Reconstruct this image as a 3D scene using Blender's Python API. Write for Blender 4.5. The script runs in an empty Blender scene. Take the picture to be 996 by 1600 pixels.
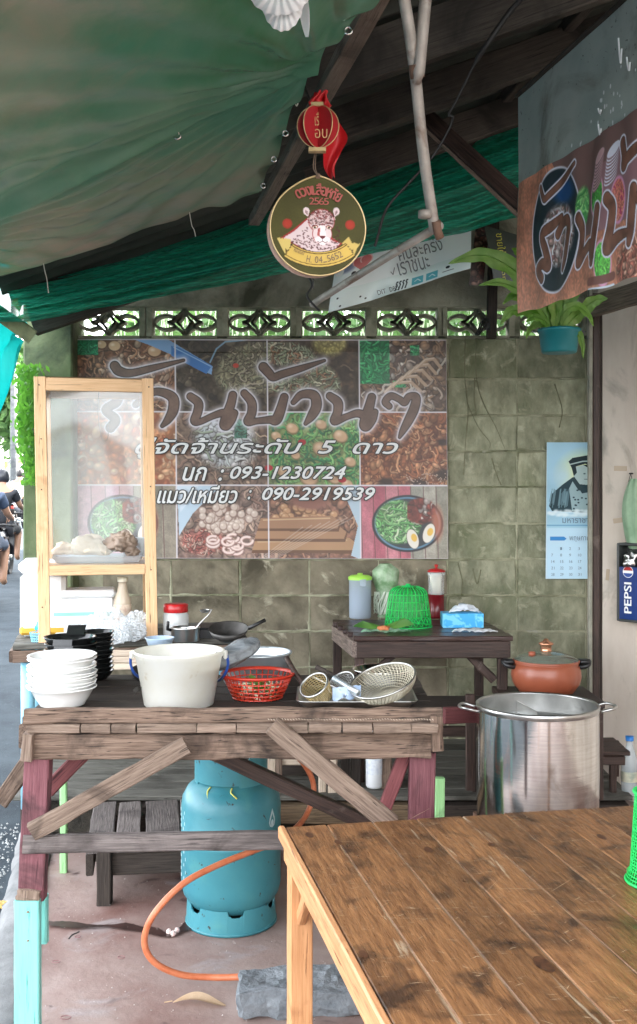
import bpy, math, random
import numpy as np
from mathutils import Vector, Matrix, noise
R = math.radians
random.seed(7); rng = np.random.default_rng(5)
sc = bpy.context.scene
COL = sc.collection
# ------------------------------------------------------------------ camera
F, CX, HY, CH = 1650.0, 498.0, 770.0, 1.6      # focal length in photo pixels, principal column, horizon row, eye height
def P(x, y, Y):
    return Vector(((x-CX)/F*Y, Y, CH-(y-HY)/F*Y))
cam = bpy.data.cameras.new('camera'); camo = bpy.data.objects.new('camera', cam); COL.objects.link(camo)
camo.location = (0, 0, CH); camo.rotation_euler = (R(90), 0, 0)
cam.sensor_fit = 'VERTICAL'; cam.sensor_height = 24; cam.lens = 24*F/1600; cam.shift_y = -30/1600
cam.clip_start = .05; cam.clip_end = 2000
sc.camera = camo
# ------------------------------------------------------------------ world, sun, exposure
SUN_EL, SUN_AZ = 38, 60          # azimuth measured from +Y (away from the camera), negative = left
w = bpy.data.worlds.new('World'); sc.world = w; w.use_nodes = True
nt = w.node_tree; nt.nodes.clear()
sky = nt.nodes.new('ShaderNodeTexSky'); sky.sky_type = 'NISHITA'; sky.sun_disc = False
sky.sun_elevation = R(SUN_EL); sky.sun_rotation = R(SUN_AZ); sky.dust_density = 2.5; sky.air_density = 1.0
bg = nt.nodes.new('ShaderNodeBackground'); bg.inputs[1].default_value = .15
out = nt.nodes.new('ShaderNodeOutputWorld'); hs = nt.nodes.new('ShaderNodeHueSaturation'); hs.inputs['Saturation'].default_value = .18; nt.links.new(sky.outputs[0], hs.inputs['Color']); nt.links.new(hs.outputs[0], bg.inputs[0]); nt.links.new(bg.outputs[0], out.inputs[0])
sl = bpy.data.lights.new('sun', 'SUN'); sl.energy = 3.5; sl.angle = R(.6); sl.color = (1, .95, .87)
so = bpy.data.objects.new('sun', sl); COL.objects.link(so)
sdir = Vector((math.sin(R(SUN_AZ))*math.cos(R(SUN_EL)), math.cos(R(SUN_AZ))*math.cos(R(SUN_EL)), math.sin(R(SUN_EL))))
so.rotation_euler = sdir.to_track_quat('Z', 'Y').to_euler(); so.location = (0, 0, 20)
sc.view_settings.view_transform = 'Standard'; sc.view_settings.look = 'None'; sc.view_settings.gamma = 1
sc.view_settings.exposure = 3.9
try:
    sc.cycles.max_bounces = 8; sc.cycles.diffuse_bounces = 5; sc.cycles.transparent_max_bounces = 16
    sc.cycles.caustics_reflective = False; sc.cycles.caustics_refractive = False
    sc.cycles.sample_clamp_indirect = 6
except Exception: pass
# ------------------------------------------------------------------ helpers
WM = {}
def wm(o): return WM.get(o.name, Matrix.Identity(4)) if o else Matrix.Identity(4)
def thing(name, label, cat, loc, group=None):
    o = bpy.data.objects.new(name, None); COL.objects.link(o); o.empty_display_size = .05
    o.location = loc; o['label'] = label; o['category'] = cat
    if group: o['group'] = group
    WM[o.name] = Matrix.Translation(Vector(loc)); return o
def tag(o, label, cat, group=None):
    o['label'] = label; o['category'] = cat
    if group: o['group'] = group
    return o
def stuff(o, label=None, cat=None):
    o['kind'] = 'stuff'
    if label: o['label'] = label
    if cat: o['category'] = cat
    return o
def struct(o): o['kind'] = 'structure'; return o
def link(name, me, mat, parent=None, M=None, smooth=False):
    if mat and not me.materials: me.materials.append(mat)
    if smooth: me.polygons.foreach_set('use_smooth', [True]*len(me.polygons))
    o = bpy.data.objects.new(name, me); COL.objects.link(o)
    M = M or Matrix.Identity(4)
    if parent:
        o.parent = parent; o.matrix_local = wm(parent).inverted() @ M
    else: o.matrix_world = M
    WM[o.name] = M.copy(); return o
def dup(o, M, parent=None):                       # copy a thing with its parts; M = world matrix of the copy
    c = o.copy(); COL.objects.link(c)
    old = wm(o); WM[c.name] = M.copy()
    if parent: c.parent = parent; c.matrix_local = wm(parent).inverted() @ M
    else: c.matrix_world = M
    for ch in list(o.children): dup(ch, M @ old.inverted() @ wm(ch), c)
    return c
class MB:
    def __init__(s): s.v = []; s.f = []
    def add(s, vs, fs):
        n = len(s.v); s.v += [tuple(v) for v in vs]; s.f += [[i+n for i in f] for f in fs]; return s
    def box(s, c, d, rot=None, bev=0):
        c = Vector(c); x, y, z = d[0]/2, d[1]/2, d[2]/2
        if bev:
            b = min(bev, x*.9, y*.9, z*.9); vs = []
            for sx in (-1, 1):
                for sy in (-1, 1):
                    for sz in (-1, 1):
                        vs += [(sx*x, sy*(y-b), sz*(z-b)), (sx*(x-b), sy*y, sz*(z-b)), (sx*(x-b), sy*(y-b), sz*z)]
            def i(sx, sy, sz, k): return ((sx > 0)*4+(sy > 0)*2+(sz > 0))*3+k
            fs = []
            for sx in (-1, 1): fs.append([i(sx, -1, -1, 0), i(sx, 1, -1, 0), i(sx, 1, 1, 0), i(sx, -1, 1, 0)][::sx])
            for sy in (-1, 1): fs.append([i(-1, sy, -1, 1), i(-1, sy, 1, 1), i(1, sy, 1, 1), i(1, sy, -1, 1)][::sy])
            for sz in (-1, 1): fs.append([i(-1, -1, sz, 2), i(1, -1, sz, 2), i(1, 1, sz, 2), i(-1, 1, sz, 2)][::sz])
            for sy in (-1, 1):
                for sz in (-1, 1): fs.append([i(-1, sy, sz, 1), i(1, sy, sz, 1), i(1, sy, sz, 2), i(-1, sy, sz, 2)][::-sy*sz])
            for sx in (-1, 1):
                for sz in (-1, 1): fs.append([i(sx, -1, sz, 0), i(sx, 1, sz, 0), i(sx, 1, sz, 2), i(sx, -1, sz, 2)][::sx*sz])
            for sx in (-1, 1):
                for sy in (-1, 1): fs.append([i(sx, sy, -1, 0), i(sx, sy, 1, 0), i(sx, sy, 1, 1), i(sx, sy, -1, 1)][::-sx*sy])
            for sx in (-1, 1):
                for sy in (-1, 1):
                    for sz in (-1, 1): fs.append([i(sx, sy, sz, 0), i(sx, sy, sz, 1), i(sx, sy, sz, 2)][::sx*sy*sz])
        else:
            vs = [(sx*x, sy*y, sz*z) for sx in (-1, 1) for sy in (-1, 1) for sz in (-1, 1)]
            fs = [[0, 1, 3, 2], [4, 6, 7, 5], [0, 4, 5, 1], [2, 3, 7, 6], [0, 2, 6, 4], [1, 5, 7, 3]]
        vs = [Vector(v) for v in vs]
        if rot: vs = [rot @ v for v in vs]
        return s.add([c+v for v in vs], fs)
    def tube(s, pts, r, seg=8, closed=False, caps=True):
        pts = [Vector(p) for p in pts]; n = len(pts)
        rr = r if isinstance(r, (list, tuple)) else [r]*n
        up = None; vs = []; fs = []
        for i, p in enumerate(pts):
            if closed: t = (pts[(i+1) % n]-pts[i-1]).normalized()
            else: t = (pts[min(i+1, n-1)]-pts[max(i-1, 0)]).normalized()
            if up is None: up = t.orthogonal().normalized()
            else:
                up = (up - t*up.dot(t)); up = up.normalized() if up.length > 1e-6 else t.orthogonal().normalized()
            b = t.cross(up)
            for k in range(seg):
                a = 2*math.pi*k/seg; vs.append(p+(up*math.cos(a)+b*math.sin(a))*rr[i])
        m = n if closed else n-1
        for i in range(m):
            j = (i+1) % n
            for k in range(seg): fs.append([i*seg+k, i*seg+(k+1) % seg, j*seg+(k+1) % seg, j*seg+k])
        if caps and not closed: fs += [list(range(seg))[::-1], [(n-1)*seg+k for k in range(seg)]]
        return s.add(vs, fs)
    def lathe(s, prof, c, seg=32, fn=None, a0=0, a1=2*math.pi):
        c = Vector(c); full = abs(a1-a0-2*math.pi) < 1e-6; m = seg if full else seg+1; vs = []; fs = []
        for (r, z) in prof:
            for k in range(m):
                a = a0+(a1-a0)*k/seg; q = r*(fn(a, z) if fn else 1); vs.append(c+Vector((q*math.cos(a), q*math.sin(a), z)))
        for i in range(len(prof)-1):
            for k in range(seg):
                k2 = (k+1) % m
                fs.append([i*m+k, i*m+k2, (i+1)*m+k2, (i+1)*m+k])
        return s.add(vs, fs)
    def sheet(s, fn, nu, nv):
        vs = [fn(i/nu, j/nv) for j in range(nv+1) for i in range(nu+1)]
        fs = [[j*(nu+1)+i, j*(nu+1)+i+1, (j+1)*(nu+1)+i+1, (j+1)*(nu+1)+i] for j in range(nv) for i in range(nu)]
        return s.add(vs, fs)
    def build(s, name, mat, parent=None, smooth=False, org=None):
        vs = [Vector(v) for v in s.v]
        if org is None:
            if parent: org = wm(parent).translation.copy()
            else:
                xs = [v.x for v in vs]; ys = [v.y for v in vs]; zs = [v.z for v in vs]
                org = Vector(((min(xs)+max(xs))/2, (min(ys)+max(ys))/2, min(zs)))
        org = Vector(org)
        me = bpy.data.meshes.new(name); me.from_pydata([v-org for v in vs], [], s.f); me.update()
        return link(name, me, mat, parent, Matrix.Translation(org), smooth)
def spline(pts, n=8):
    pts = [Vector(p) for p in pts]; q = [pts[0]*2-pts[1]]+pts+[pts[-1]*2-pts[-2]]; o = []
    for i in range(1, len(q)-2):
        a, b, c, d = q[i-1], q[i], q[i+1], q[i+2]
        for k in range(n):
            t = k/n; o.append(.5*((2*b)+(c-a)*t+(2*a-5*b+4*c-d)*t*t+(3*b-a-3*c+d)*t**3))
    o.append(pts[-1]); return o
def plank(name, p1, p2, w_, t_, mat, parent=None, up=(0, 0, 1), seg=4, jit=.0012, cham=.004, jw=0):
    p1 = Vector(p1); p2 = Vector(p2); X = (p2-p1); L = X.length; X.normalize()
    Z = Vector(up); Z = (Z-X*Z.dot(X)).normalized(); Y = Z.cross(X)
    c = min(cham, w_*.3, t_*.3); a, b = w_/2, t_/2
    sec = [(-a+c, -b), (a-c, -b), (a, -b+c), (a, b-c), (a-c, b), (-a+c, b), (-a, b-c), (-a, -b+c)]
    vs = []; fs = []
    for i in range(seg+1):
        x = L*(i/seg-.5); dj = random.uniform(-1, 1)*jw; k = 1
        if i in (0, seg): x += random.uniform(-1, 1)*jit*2
        for (y, z) in sec: vs.append((x+random.uniform(-1, 1)*jit, y+dj+random.uniform(-1, 1)*jit, z+random.uniform(-1, 1)*jit*.6))
    for i in range(seg):
        for k in range(8): fs.append([i*8+k, (i+1)*8+k, (i+1)*8+(k+1) % 8, i*8+(k+1) % 8])
    fs += [list(range(8)), [seg*8+k for k in range(8)][::-1]]
    fs = [f[::-1] for f in fs]
    me = bpy.data.meshes.new(name); me.from_pydata(vs, [], fs); me.update()
    M = Matrix((X, Y, Z)).transposed().to_4x4(); M.translation = (p1+p2)/2
    return link(name, me, mat, parent, M)
# ------------------------------------------------------------------ materials
def lin(c): return tuple(((v/12.92) if v <= .04045 else ((v+.055)/1.055)**2.4) for v in c[:3])+(1,)
def mat(name, c1, c2=None, scale=4, detail=6, rough=.6, metal=0, bump=0, bscale=60, stretch=(1, 1, 1), stain=None, spec=.5,
        rand=0, transl=0, alpha=1, mixlo=.35, mixhi=.65, distort=0, coat=0, stain2=None, trans=0, tcol=None, emis=None, rmap=0):
    m = bpy.data.materials.new(name); m.use_nodes = True; n = m.node_tree.nodes; l = m.node_tree.links
    b = n['Principled BSDF']; ou = n['Material Output']
    b.inputs['Roughness'].default_value = rough; b.inputs['Metallic'].default_value = metal
    b.inputs['Specular IOR Level'].default_value = spec; b.inputs['Coat Weight'].default_value = coat
    b.inputs['Transmission Weight'].default_value = trans
    tc = n.new('ShaderNodeTexCoord'); mp = n.new('ShaderNodeMapping'); mp.inputs['Scale'].default_value = stretch
    vec = tc.outputs['Object']; oi = n.new('ShaderNodeObjectInfo')
    ad = n.new('ShaderNodeVectorMath'); ad.operation = 'ADD'; l.new(vec, ad.inputs[0])
    ms = n.new('ShaderNodeMath'); ms.operation = 'MULTIPLY'; ms.inputs[1].default_value = 37.; l.new(oi.outputs['Random'], ms.inputs[0])
    l.new(ms.outputs[0], ad.inputs[1]); vec = ad.outputs[0]; l.new(vec, mp.inputs['Vector'])
    def noi(s, d, v, di=0):
        t = n.new('ShaderNodeTexNoise'); t.inputs['Scale'].default_value = s; t.inputs['Detail'].default_value = d
        t.inputs['Roughness'].default_value = .6; t.inputs['Distortion'].default_value = di; l.new(v, t.inputs['Vector']); return t.outputs['Fac']
    def ramp(f, lo, hi):
        r = n.new('ShaderNodeMapRange'); r.inputs['From Min'].default_value = lo; r.inputs['From Max'].default_value = hi; l.new(f, r.inputs['Value']); return r.outputs[0]
    def mix(f, a, c):
        x = n.new('ShaderNodeMix'); x.data_type = 'RGBA'; l.new(f, x.inputs[0])
        for k, q in ((6, a), (7, c)):
            if isinstance(q, tuple): x.inputs[k].default_value = q
            else: l.new(q, x.inputs[k])
        return x.outputs[2]
    col = (*c1, 1) if len(c1) == 3 else c1; fac = None
    if c2:
        fac = noi(scale, detail, mp.outputs[0], distort); col = mix(ramp(fac, mixlo, mixhi), (*c1, 1), (*c2, 1))
    for st in (stain, stain2):
        if st:
            sc_, s_, lo, hi = st[0], st[1], st[2], st[3]
            v2 = mp.outputs[0] if len(st) > 4 and st[4] else vec
            col = mix(ramp(noi(s_, 7, v2, .6), lo, hi), col, (*sc_, 1))
    if rand:
        h = n.new('ShaderNodeHueSaturation'); r = ramp(oi.outputs['Random'], 0, 1)
        mr = n.new('ShaderNodeMapRange'); mr.inputs['To Min'].default_value = 1-rand; mr.inputs['To Max'].default_value = 1+rand
        l.new(oi.outputs['Random'], mr.inputs['Value']); l.new(mr.outputs[0], h.inputs['Value'])
        if isinstance(col, tuple): h.inputs['Color'].default_value = col
        else: l.new(col, h.inputs['Color'])
        col = h.outputs[0]
    if isinstance(col, tuple): b.inputs['Base Color'].default_value = col
    else: l.new(col, b.inputs['Base Color'])
    if rmap:
        mr = n.new('ShaderNodeMapRange'); mr.inputs['To Min'].default_value = rough-rmap; mr.inputs['To Max'].default_value = rough+rmap
        mr.inputs['From Min'].default_value = .35; mr.inputs['From Max'].default_value = .65
        l.new(noi(scale*2.3, 6, mp.outputs[0]), mr.inputs['Value']); l.new(mr.outputs[0], b.inputs['Roughness'])
    if bump:
        bp = n.new('ShaderNodeBump'); bp.inputs['Strength'].default_value = 1; bp.inputs['Distance'].default_value = bump
        l.new(noi(bscale, 8, mp.outputs[0], distort*.5), bp.inputs['Height']); l.new(bp.outputs[0], b.inputs['Normal'])
    if emis: b.inputs['Emission Color'].default_value = (*emis[:3], 1); b.inputs['Emission Strength'].default_value = emis[3]
    sh = b.outputs[0]
    if transl:
        tr = n.new('ShaderNodeBsdfTranslucent'); mx = n.new('ShaderNodeMixShader'); mx.inputs[0].default_value = transl
        if tcol: tr.inputs[0].default_value = (*tcol, 1)
        elif isinstance(col, tuple): tr.inputs[0].default_value = col
        else: l.new(col, tr.inputs[0])
        l.new(sh, mx.inputs[1]); l.new(tr.outputs[0], mx.inputs[2]); sh = mx.outputs[0]
    if alpha < 1:
        tp = n.new('ShaderNodeBsdfTransparent'); mx = n.new('ShaderNodeMixShader'); mx.inputs[0].default_value = alpha
        l.new(tp.outputs[0], mx.inputs[1]); l.new(sh, mx.inputs[2]); sh = mx.outputs[0]
    l.new(sh, ou.inputs[0]); return m
def wood(name, c1, c2, rough=.75, stain=None, rand=.15, bump=.002, spec=.3, g=1., stain2=None, rmap=0, coat=0, st=26):
    s2 = stain2 or (tuple(v*.45 for v in c1), 5.5*g, .60, .66, True)
    return mat(name, c1, c2, scale=6*g, detail=12, rough=rough, bump=bump, bscale=9*g, stretch=(1.2, st, st), stain=stain, rand=rand,
               distort=.25, mixlo=.30, mixhi=.70, spec=spec, stain2=s2, rmap=rmap, coat=coat)
W_grey = wood('weathered_wood', (.085, .052, .036), (.26, .18, .135), stain=((.035, .024, .018), 5, .50, .66), bump=.004)
W_grey2 = wood('weathered_wood_light', (.12, .08, .058), (.30, .22, .17), stain=((.06, .04, .03), 5, .54, .7), bump=.004)
W_dark = wood('dark_wood', (.018, .012, .010), (.075, .045, .036), rough=.5, stain=((.13, .10, .085), 6, .62, .72))
W_blk = wood('sooty_wood', (.016, .012, .010), (.055, .042, .034))  # near-black brown wood
W_rail = wood('grey_rail_wood', (.06, .05, .048), (.20, .17, .16), stain=((.035, .028, .026), 4, .52, .68), bump=.004)
W_purple = wood('purple_painted_wood', (.10, .030, .038), (.19, .075, .085), stain=((.05, .022, .024), 6, .52, .68), rough=.7, bump=.003)
W_red = wood('maroon_wood', (.11, .03, .035), (.19, .06, .06), rough=.65)
W_teal = wood('teal_painted_wood', (.18, .52, .47), (.23, .60, .54), stain=((.10, .30, .28), 5, .66, .75), rough=.5, rand=.03, bump=.0006)
W_lime = wood('lime_painted_wood', (.26, .50, .22), (.32, .60, .28), stain=((.1, .2, .1), 5, .62, .75), rough=.55, rand=.05, bump=.0006)
W_pine = wood('pine_wood', (.62, .37, .19), (.78, .53, .31), rough=.55, rand=.06, bump=.0008, stain=((.42, .22, .10), 3, .62, .75))
W_orange = wood('varnished_pine', (.42, .19, .08), (.62, .33, .16), rough=.45, rand=.08, bump=.0008, stain=((.30, .12, .05), 4, .6, .75))
W_top = wood('worn_table_wood', (.105, .043, .017), (.29, .138, .056), rough=.40, rand=.26, bump=.0020, spec=.38, st=11, g=1.5,
             stain=((.045, .022, .012), 6.5, .50, .66), stain2=((.36, .27, .18), 2.4, .635, .70, True), rmap=.14)
W_deck = wood('deck_wood', (.055, .052, .044), (.17, .165, .145), stain=((.03, .028, .024), 3, .50, .68))
W_crate = wood('pale_crate_wood', (.42, .33, .25), (.6, .5, .4), rand=.1)
W_beam = wood('roof_beam_wood', (.026, .021, .017), (.062, .052, .042), stain=((.012, .010, .008), 3, .5, .68), rand=.1)
W_eave = wood('eave_beam_wood', (.10, .078, .058), (.20, .165, .13), stain=((.04, .032, .025), 5, .50, .68), g=1.3)
CONC = mat('concrete_block', (.18, .185, .12), (.37, .365, .255), scale=9, detail=14, rough=.9, bump=.012, bscale=22, rand=.20, stretch=(1.3, 1, .7),
           stain=((.10, .115, .055), 2.2, .50, .72), stain2=((.43, .415, .30), 12, .56, .72))  # olive tint: moss plus green tarp light put into the colour
MORT = mat('mortar', (.25, .245, .16), (.42, .405, .29), scale=9, detail=12, rough=.95, bump=.014, bscale=26, stain=((.14, .15, .08), 2.4, .50, .64),
           stain2=((.45, .44, .36), 9, .60, .70))
CONC_B = mat('brown_render', (.13, .11, .075), (.30, .26, .185), scale=4, detail=12, rough=.9, bump=.010, bscale=22, rand=.06, stain=((.065, .055, .035), 2.4, .48, .66), stain2=((.52, .48, .36), 5, .60, .70))
VENTM = mat('vent_concrete', (.20, .20, .14), (.38, .37, .28), scale=9, detail=9, rough=.9, bump=.004, stain=((.08, .09, .05), 4, .54, .7))
CONC_D = mat('moss_concrete', (.085, .12, .05), (.18, .20, .11), scale=4, detail=9, rough=.9, bump=.006, bscale=25, stain=((.04, .05, .03), 3, .52, .68))  # green light on the wall's street end is put into this colour
CREAM = mat('cream_plaster', (.44, .37, .31), (.60, .53, .46), scale=3, detail=9, rough=.85, bump=.002, bscale=40, stretch=(1, 1, .35),
            stain=((.20, .17, .13), 5, .56, .72, True), stain2=((.12, .12, .10), 2.2, .60, .8))
FLOOR = mat('red_grey_screed', (.17, .085, .070), (.38, .30, .27), scale=.9, detail=10, rough=.62, bump=.0025, bscale=35, mixlo=.38, mixhi=.6,
            stain=((.34, .31, .31), 3.4, .56, .74), stain2=((.07, .035, .032), 7, .60, .72), rmap=.12)
ASPH = mat('asphalt', (.022, .032, .042), (.045, .060, .072), scale=3, detail=10, rough=.9, bump=.006, bscale=90, stain=((.09, .105, .12), 40, .64, .7), spec=.2)
KERB = mat('kerb_concrete', (.10, .105, .108), (.20, .205, .208), scale=6, detail=9, rough=.85, bump=.004, bscale=40, stain=((.15, .15, .15), 5, .6, .7))
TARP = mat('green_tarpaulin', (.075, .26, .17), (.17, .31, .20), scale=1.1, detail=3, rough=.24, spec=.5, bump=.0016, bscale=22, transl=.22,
           stain=((.34, .26, .19), 1.0, .53, .72), stain2=((.03, .19, .09), 1.3, .47, .66), distort=.4)  # beige blotches: stains together with light mottling put into the colour
NET = mat('green_shade_net', (.0, .17, .10), (.03, .50, .33), scale=10, detail=9, rough=.45, bump=.008, bscale=12, stretch=(.35, 6, 16), transl=.45, spec=.4, alpha=.88)
TURQ = mat('turquoise_tarp', (.0, .42, .40), (.02, .58, .54), scale=3, rough=.5, transl=.55, bump=.004, bscale=8, stretch=(3, 3, .5))
ROOFM = mat('roof_sheet', (.030, .034, .028), (.06, .064, .052), scale=3, rough=.9, bump=.003, bscale=20)
ZINC = mat('weathered_zinc', (.30, .35, .32), (.46, .49, .44), scale=2.5, detail=9, rough=.5, metal=.1, bump=.001, bscale=20,
           stain=((.15, .13, .10), 2.5, .54, .7), stain2=((.05, .05, .04), 45, .655, .69))
STEEL = mat('brushed_steel', (.62, .61, .59), (.74, .73, .70), scale=4, rough=.13, metal=1, bump=.0002, bscale=5, stretch=(1, 1, 30), stain=((.42, .38, .34), 5, .60, .72))
STEELD = mat('used_steel', (.42, .42, .41), (.62, .62, .6), scale=6, rough=.3, metal=1, bump=.0003)
ALU = mat('dull_aluminium', (.46, .52, .56), (.62, .67, .70), scale=4, rough=.42, metal=.75, stain=((.25, .27, .28), 8, .6, .7))
PIPE = mat('galvanised_pipe', (.34, .30, .26), (.52, .47, .42), scale=12, detail=8, rough=.6, metal=.25, stain=((.22, .15, .11), 9, .56, .68))
RUST = mat('rusty_metal', (.12, .06, .04), (.25, .15, .1), scale=12, rough=.8)
BLUEP = mat('light_blue_paint', (.20, .47, .62), (.27, .56, .70), scale=7, rough=.45, stain=((.12, .25, .32), 8, .63, .72))
GAS = mat('cylinder_paint', (.030, .175, .225), (.055, .235, .275), scale=3, rough=.40, bump=.0010, bscale=30, stain=((.07, .25, .26), 6, .54, .72), stain2=((.035, .030, .022), 26, .645, .69), spec=.45, rmap=.10)
WHITE = mat('white_melamine', (.84, .84, .83), (.78, .78, .76), scale=9, rough=.22, stain=((.62, .60, .55), 30, .68, .76))
BLACK = mat('black_melamine', (.012, .013, .013), rough=.16)
BUCK = mat('milky_plastic', (.82, .82, .79), (.76, .74, .66), scale=6, rough=.35, transl=.45, stain=((.62, .57, .46), 14, .64, .76), bump=.0006)
CREAMF = mat('noodle_cream', (.72, .62, .42), (.82, .76, .62), scale=14, rough=.5, bump=.01, bscale=30)
BLUEPL = mat('blue_plastic', (.02, .07, .30), rough=.35)
REDPL = mat('red_plastic', (.48, .025, .012), (.56, .05, .02), scale=3, rough=.33, transl=.2)
REDLID = mat('red_lid_plastic', (.42, .012, .014), rough=.3)
GREENPL = mat('neon_green_plastic', (.03, .62, .15), rough=.4, transl=.35, tcol=(.04, .72, .2))
GREENL = mat('lime_lid_plastic', (.45, .85, .12), rough=.35, transl=.2)
CLEAR = mat('clear_plastic', (.80, .84, .86), rough=.12, alpha=.30)
T_dim = mat('lettering_offwhite', (.70, .70, .70), rough=.5)
MILKJ = mat('cloudy_plastic', (.62, .70, .80), rough=.22, alpha=.72, transl=.4)
PANE = mat('dusty_acrylic', (.82, .86, .90), (.70, .76, .84), scale=2.2, rough=.06, alpha=.17, spec=.6, transl=.35, stain=((.9, .93, .96), 26, .62, .70))
def _pane():
    n = PANE.node_tree.nodes; l = PANE.node_tree.links; ou = n['Material Output']; src = ou.inputs[0].links[0].from_socket
    g = n.new('ShaderNodeBsdfGlossy'); g.inputs['Roughness'].default_value = .05; fr = n.new('ShaderNodeFresnel'); fr.inputs[0].default_value = 1.5
    mr = n.new('ShaderNodeMath'); mr.operation = 'MULTIPLY'; mr.inputs[1].default_value = 1.9; l.new(fr.outputs[0], mr.inputs[0])
    mx = n.new('ShaderNodeMixShader'); l.new(mr.outputs[0], mx.inputs[0]); l.new(src, mx.inputs[1]); l.new(g.outputs[0], mx.inputs[2]); l.new(mx.outputs[0], ou.inputs[0])
_pane()
BAG = mat('crinkled_plastic_bag', (.80, .84, .86), rough=.15, alpha=.38, bump=.008, bscale=14)
GBAG = mat('grey_film_bundle', (.09, .10, .11), (.22, .24, .25), scale=9, rough=.25, bump=.006, bscale=16, stretch=(1, 5, 5))
CLAY = mat('terracotta_glaze', (.24, .062, .030), (.31, .085, .042), scale=5, rough=.35, stain=((.30, .06, .03), 7, .6, .75))
BRASS = mat('copper_knob', (.62, .30, .18), rough=.25, metal=.8)
LIDG = mat('smoked_glass_lid', (.16, .20, .16), rough=.06, alpha=.72, coat=.3)
BLKPL = mat('black_plastic', (.012, .012, .013), rough=.45)
HOSE = mat('orange_hose', (.48, .125, .05), (.58, .19, .09), scale=20, rough=.42)
CHICK = mat('poached_chicken', (.66, .52, .36), (.84, .74, .60), scale=9, rough=.42, bump=.006, bscale=20)
OFFAL = mat('boiled_offal', (.12, .085, .06), (.34, .25, .19), scale=12, rough=.45, bump=.012, bscale=22)
TRAYW = mat('grey_enamel_tray', (.50, .55, .60), rough=.3)
FOAM = mat('white_foam', (.86, .87, .88), rough=.6, bump=.0008, bscale=120)
YELL = mat('yellow_liquid', (.75, .42, .05), rough=.4)
SKIN = mat('skin', (.36, .20, .13), rough=.5)
HAIR = mat('black_hair', (.015, .012, .012), rough=.5)
NAVY = mat('navy_cloth', (.03, .05, .09), (.05, .075, .13), scale=20, rough=.85)
BLKC = mat('black_cloth', (.02, .022, .028), rough=.85)
WHC = mat('white_cloth', (.74, .76, .78), rough=.85)
SHORTS = mat('slate_denim', (.06, .08, .12), rough=.85)
RUBBER = mat('tyre_rubber', (.02, .02, .021), rough=.8)
BIKE = mat('motorcycle_paint', (.02, .022, .03), rough=.3)
REDLEN = mat('tail_light_red', (.5, .03, .02), rough=.3)
LEAF = mat('fern_leaf', (.10, .23, .04), (.27, .42, .10), scale=9, detail=8, stain=((.30, .24, .08), 9, .64, .74), rough=.45, bump=.002, transl=.45, rand=.15, tcol=(.25, .62, .06))
LEAFD = mat('tree_leaf', (.04, .11, .03), (.11, .20, .06), scale=2, rough=.6, transl=.35, tcol=(.18, .34, .10))
LEAFV = mat('vine_leaf', (.05, .15, .03), (.17, .33, .08), scale=9, rough=.5, transl=.4, tcol=(.2, .55, .06))
BARK = mat('bark', (.08, .06, .045), (.18, .14, .11), scale=8, rough=.9, bump=.01, bscale=20)
SOIL = mat('potting_soil', (.01, .009, .007), (.035, .025, .018), scale=30, rough=.95, bump=.01, bscale=60)
POTM = mat('teal_pot_plastic', (.005, .15, .17), (.01, .19, .21), scale=4, rough=.35)
PAPER = mat('tissue_paper', (.86, .88, .9), rough=.8, transl=.3)
BLUEB = mat('blue_tissue_carton', (.04, .36, .72), (.16, .55, .86), scale=9, detail=2, distort=2.5, rough=.4, mixlo=.47, mixhi=.53)
GREENF = mat('green_film', (.25, .55, .35), (.5, .75, .55), scale=14, rough=.3, transl=.4, alpha=.85)
VEG = mat('leafy_greens', (.16, .30, .14), (.46, .58, .42), scale=16, rough=.6, bump=.012, bscale=22)
STRAW = mat('cream_straws', (.80, .78, .62), rough=.5)
REDR = mat('red_ribbon', (.62, .02, .025), rough=.5, transl=.3)
GOLD = mat('gold_edge', (.55, .40, .20), rough=.35, metal=.4)
CARD = mat('red_card', (.36, .012, .018), (.44, .02, .025), scale=4, rough=.45)
SHELLM = mat('white_shell', (.82, .80, .80), (.9, .89, .89), scale=5, rough=.4, transl=.3)
STRING = mat('white_string', (.7, .68, .6), rough=.8)
WIRE = mat('black_cable', (.015, .015, .014), rough=.6)
BLKCONC = mat('grey_concrete_lump', (.11, .125, .14), (.23, .25, .27), scale=9, detail=9, rough=.95, bump=.012, bscale=30)
DRYLEAF = mat('dry_leaf', (.50, .34, .20), (.66, .50, .34), scale=12, rough=.7, transl=.3, bump=.002)
GREENC = mat('pale_green_cloth', (.25, .40, .25), (.42, .58, .40), scale=8, rough=.7, transl=.2)
TAPE = mat('brown_tape', (.36, .27, .18), rough=.4)
CASEP = mat('dark_case_plastic', (.045, .05, .048), rough=.5)
FARW = mat('far_wall_paint', (.62, .62, .60), (.72, .72, .7), scale=1, rough=.8)
FARR = mat('far_roof', (.42, .40, .40), (.55, .54, .54), scale=3, rough=.6)
GLASSW = mat('window_glass', (.05, .07, .09), rough=.08)
COVER = mat('water', (.5, .6, .65), rough=.1)
T_white = mat('lettering_white', (.85, .85, .84), rough=.4)
T_dark = mat('lettering_black', (.02, .018, .018), rough=.4)
T_yel = mat('lettering_yellow', (.85, .80, .12), rough=.4)
T_blue = mat('lettering_slate', (.035, .06, .09), rough=.4)
T_cal = mat('lettering_calendar', (.13, .20, .28), rough=.5)
T_red = mat('lettering_red', (.36, .055, .035), rough=.4)
T_brown = mat('lettering_brown', (.16, .09, .03), rough=.4)
T_gold = mat('lettering_gold', (.50, .28, .12), rough=.4)
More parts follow.
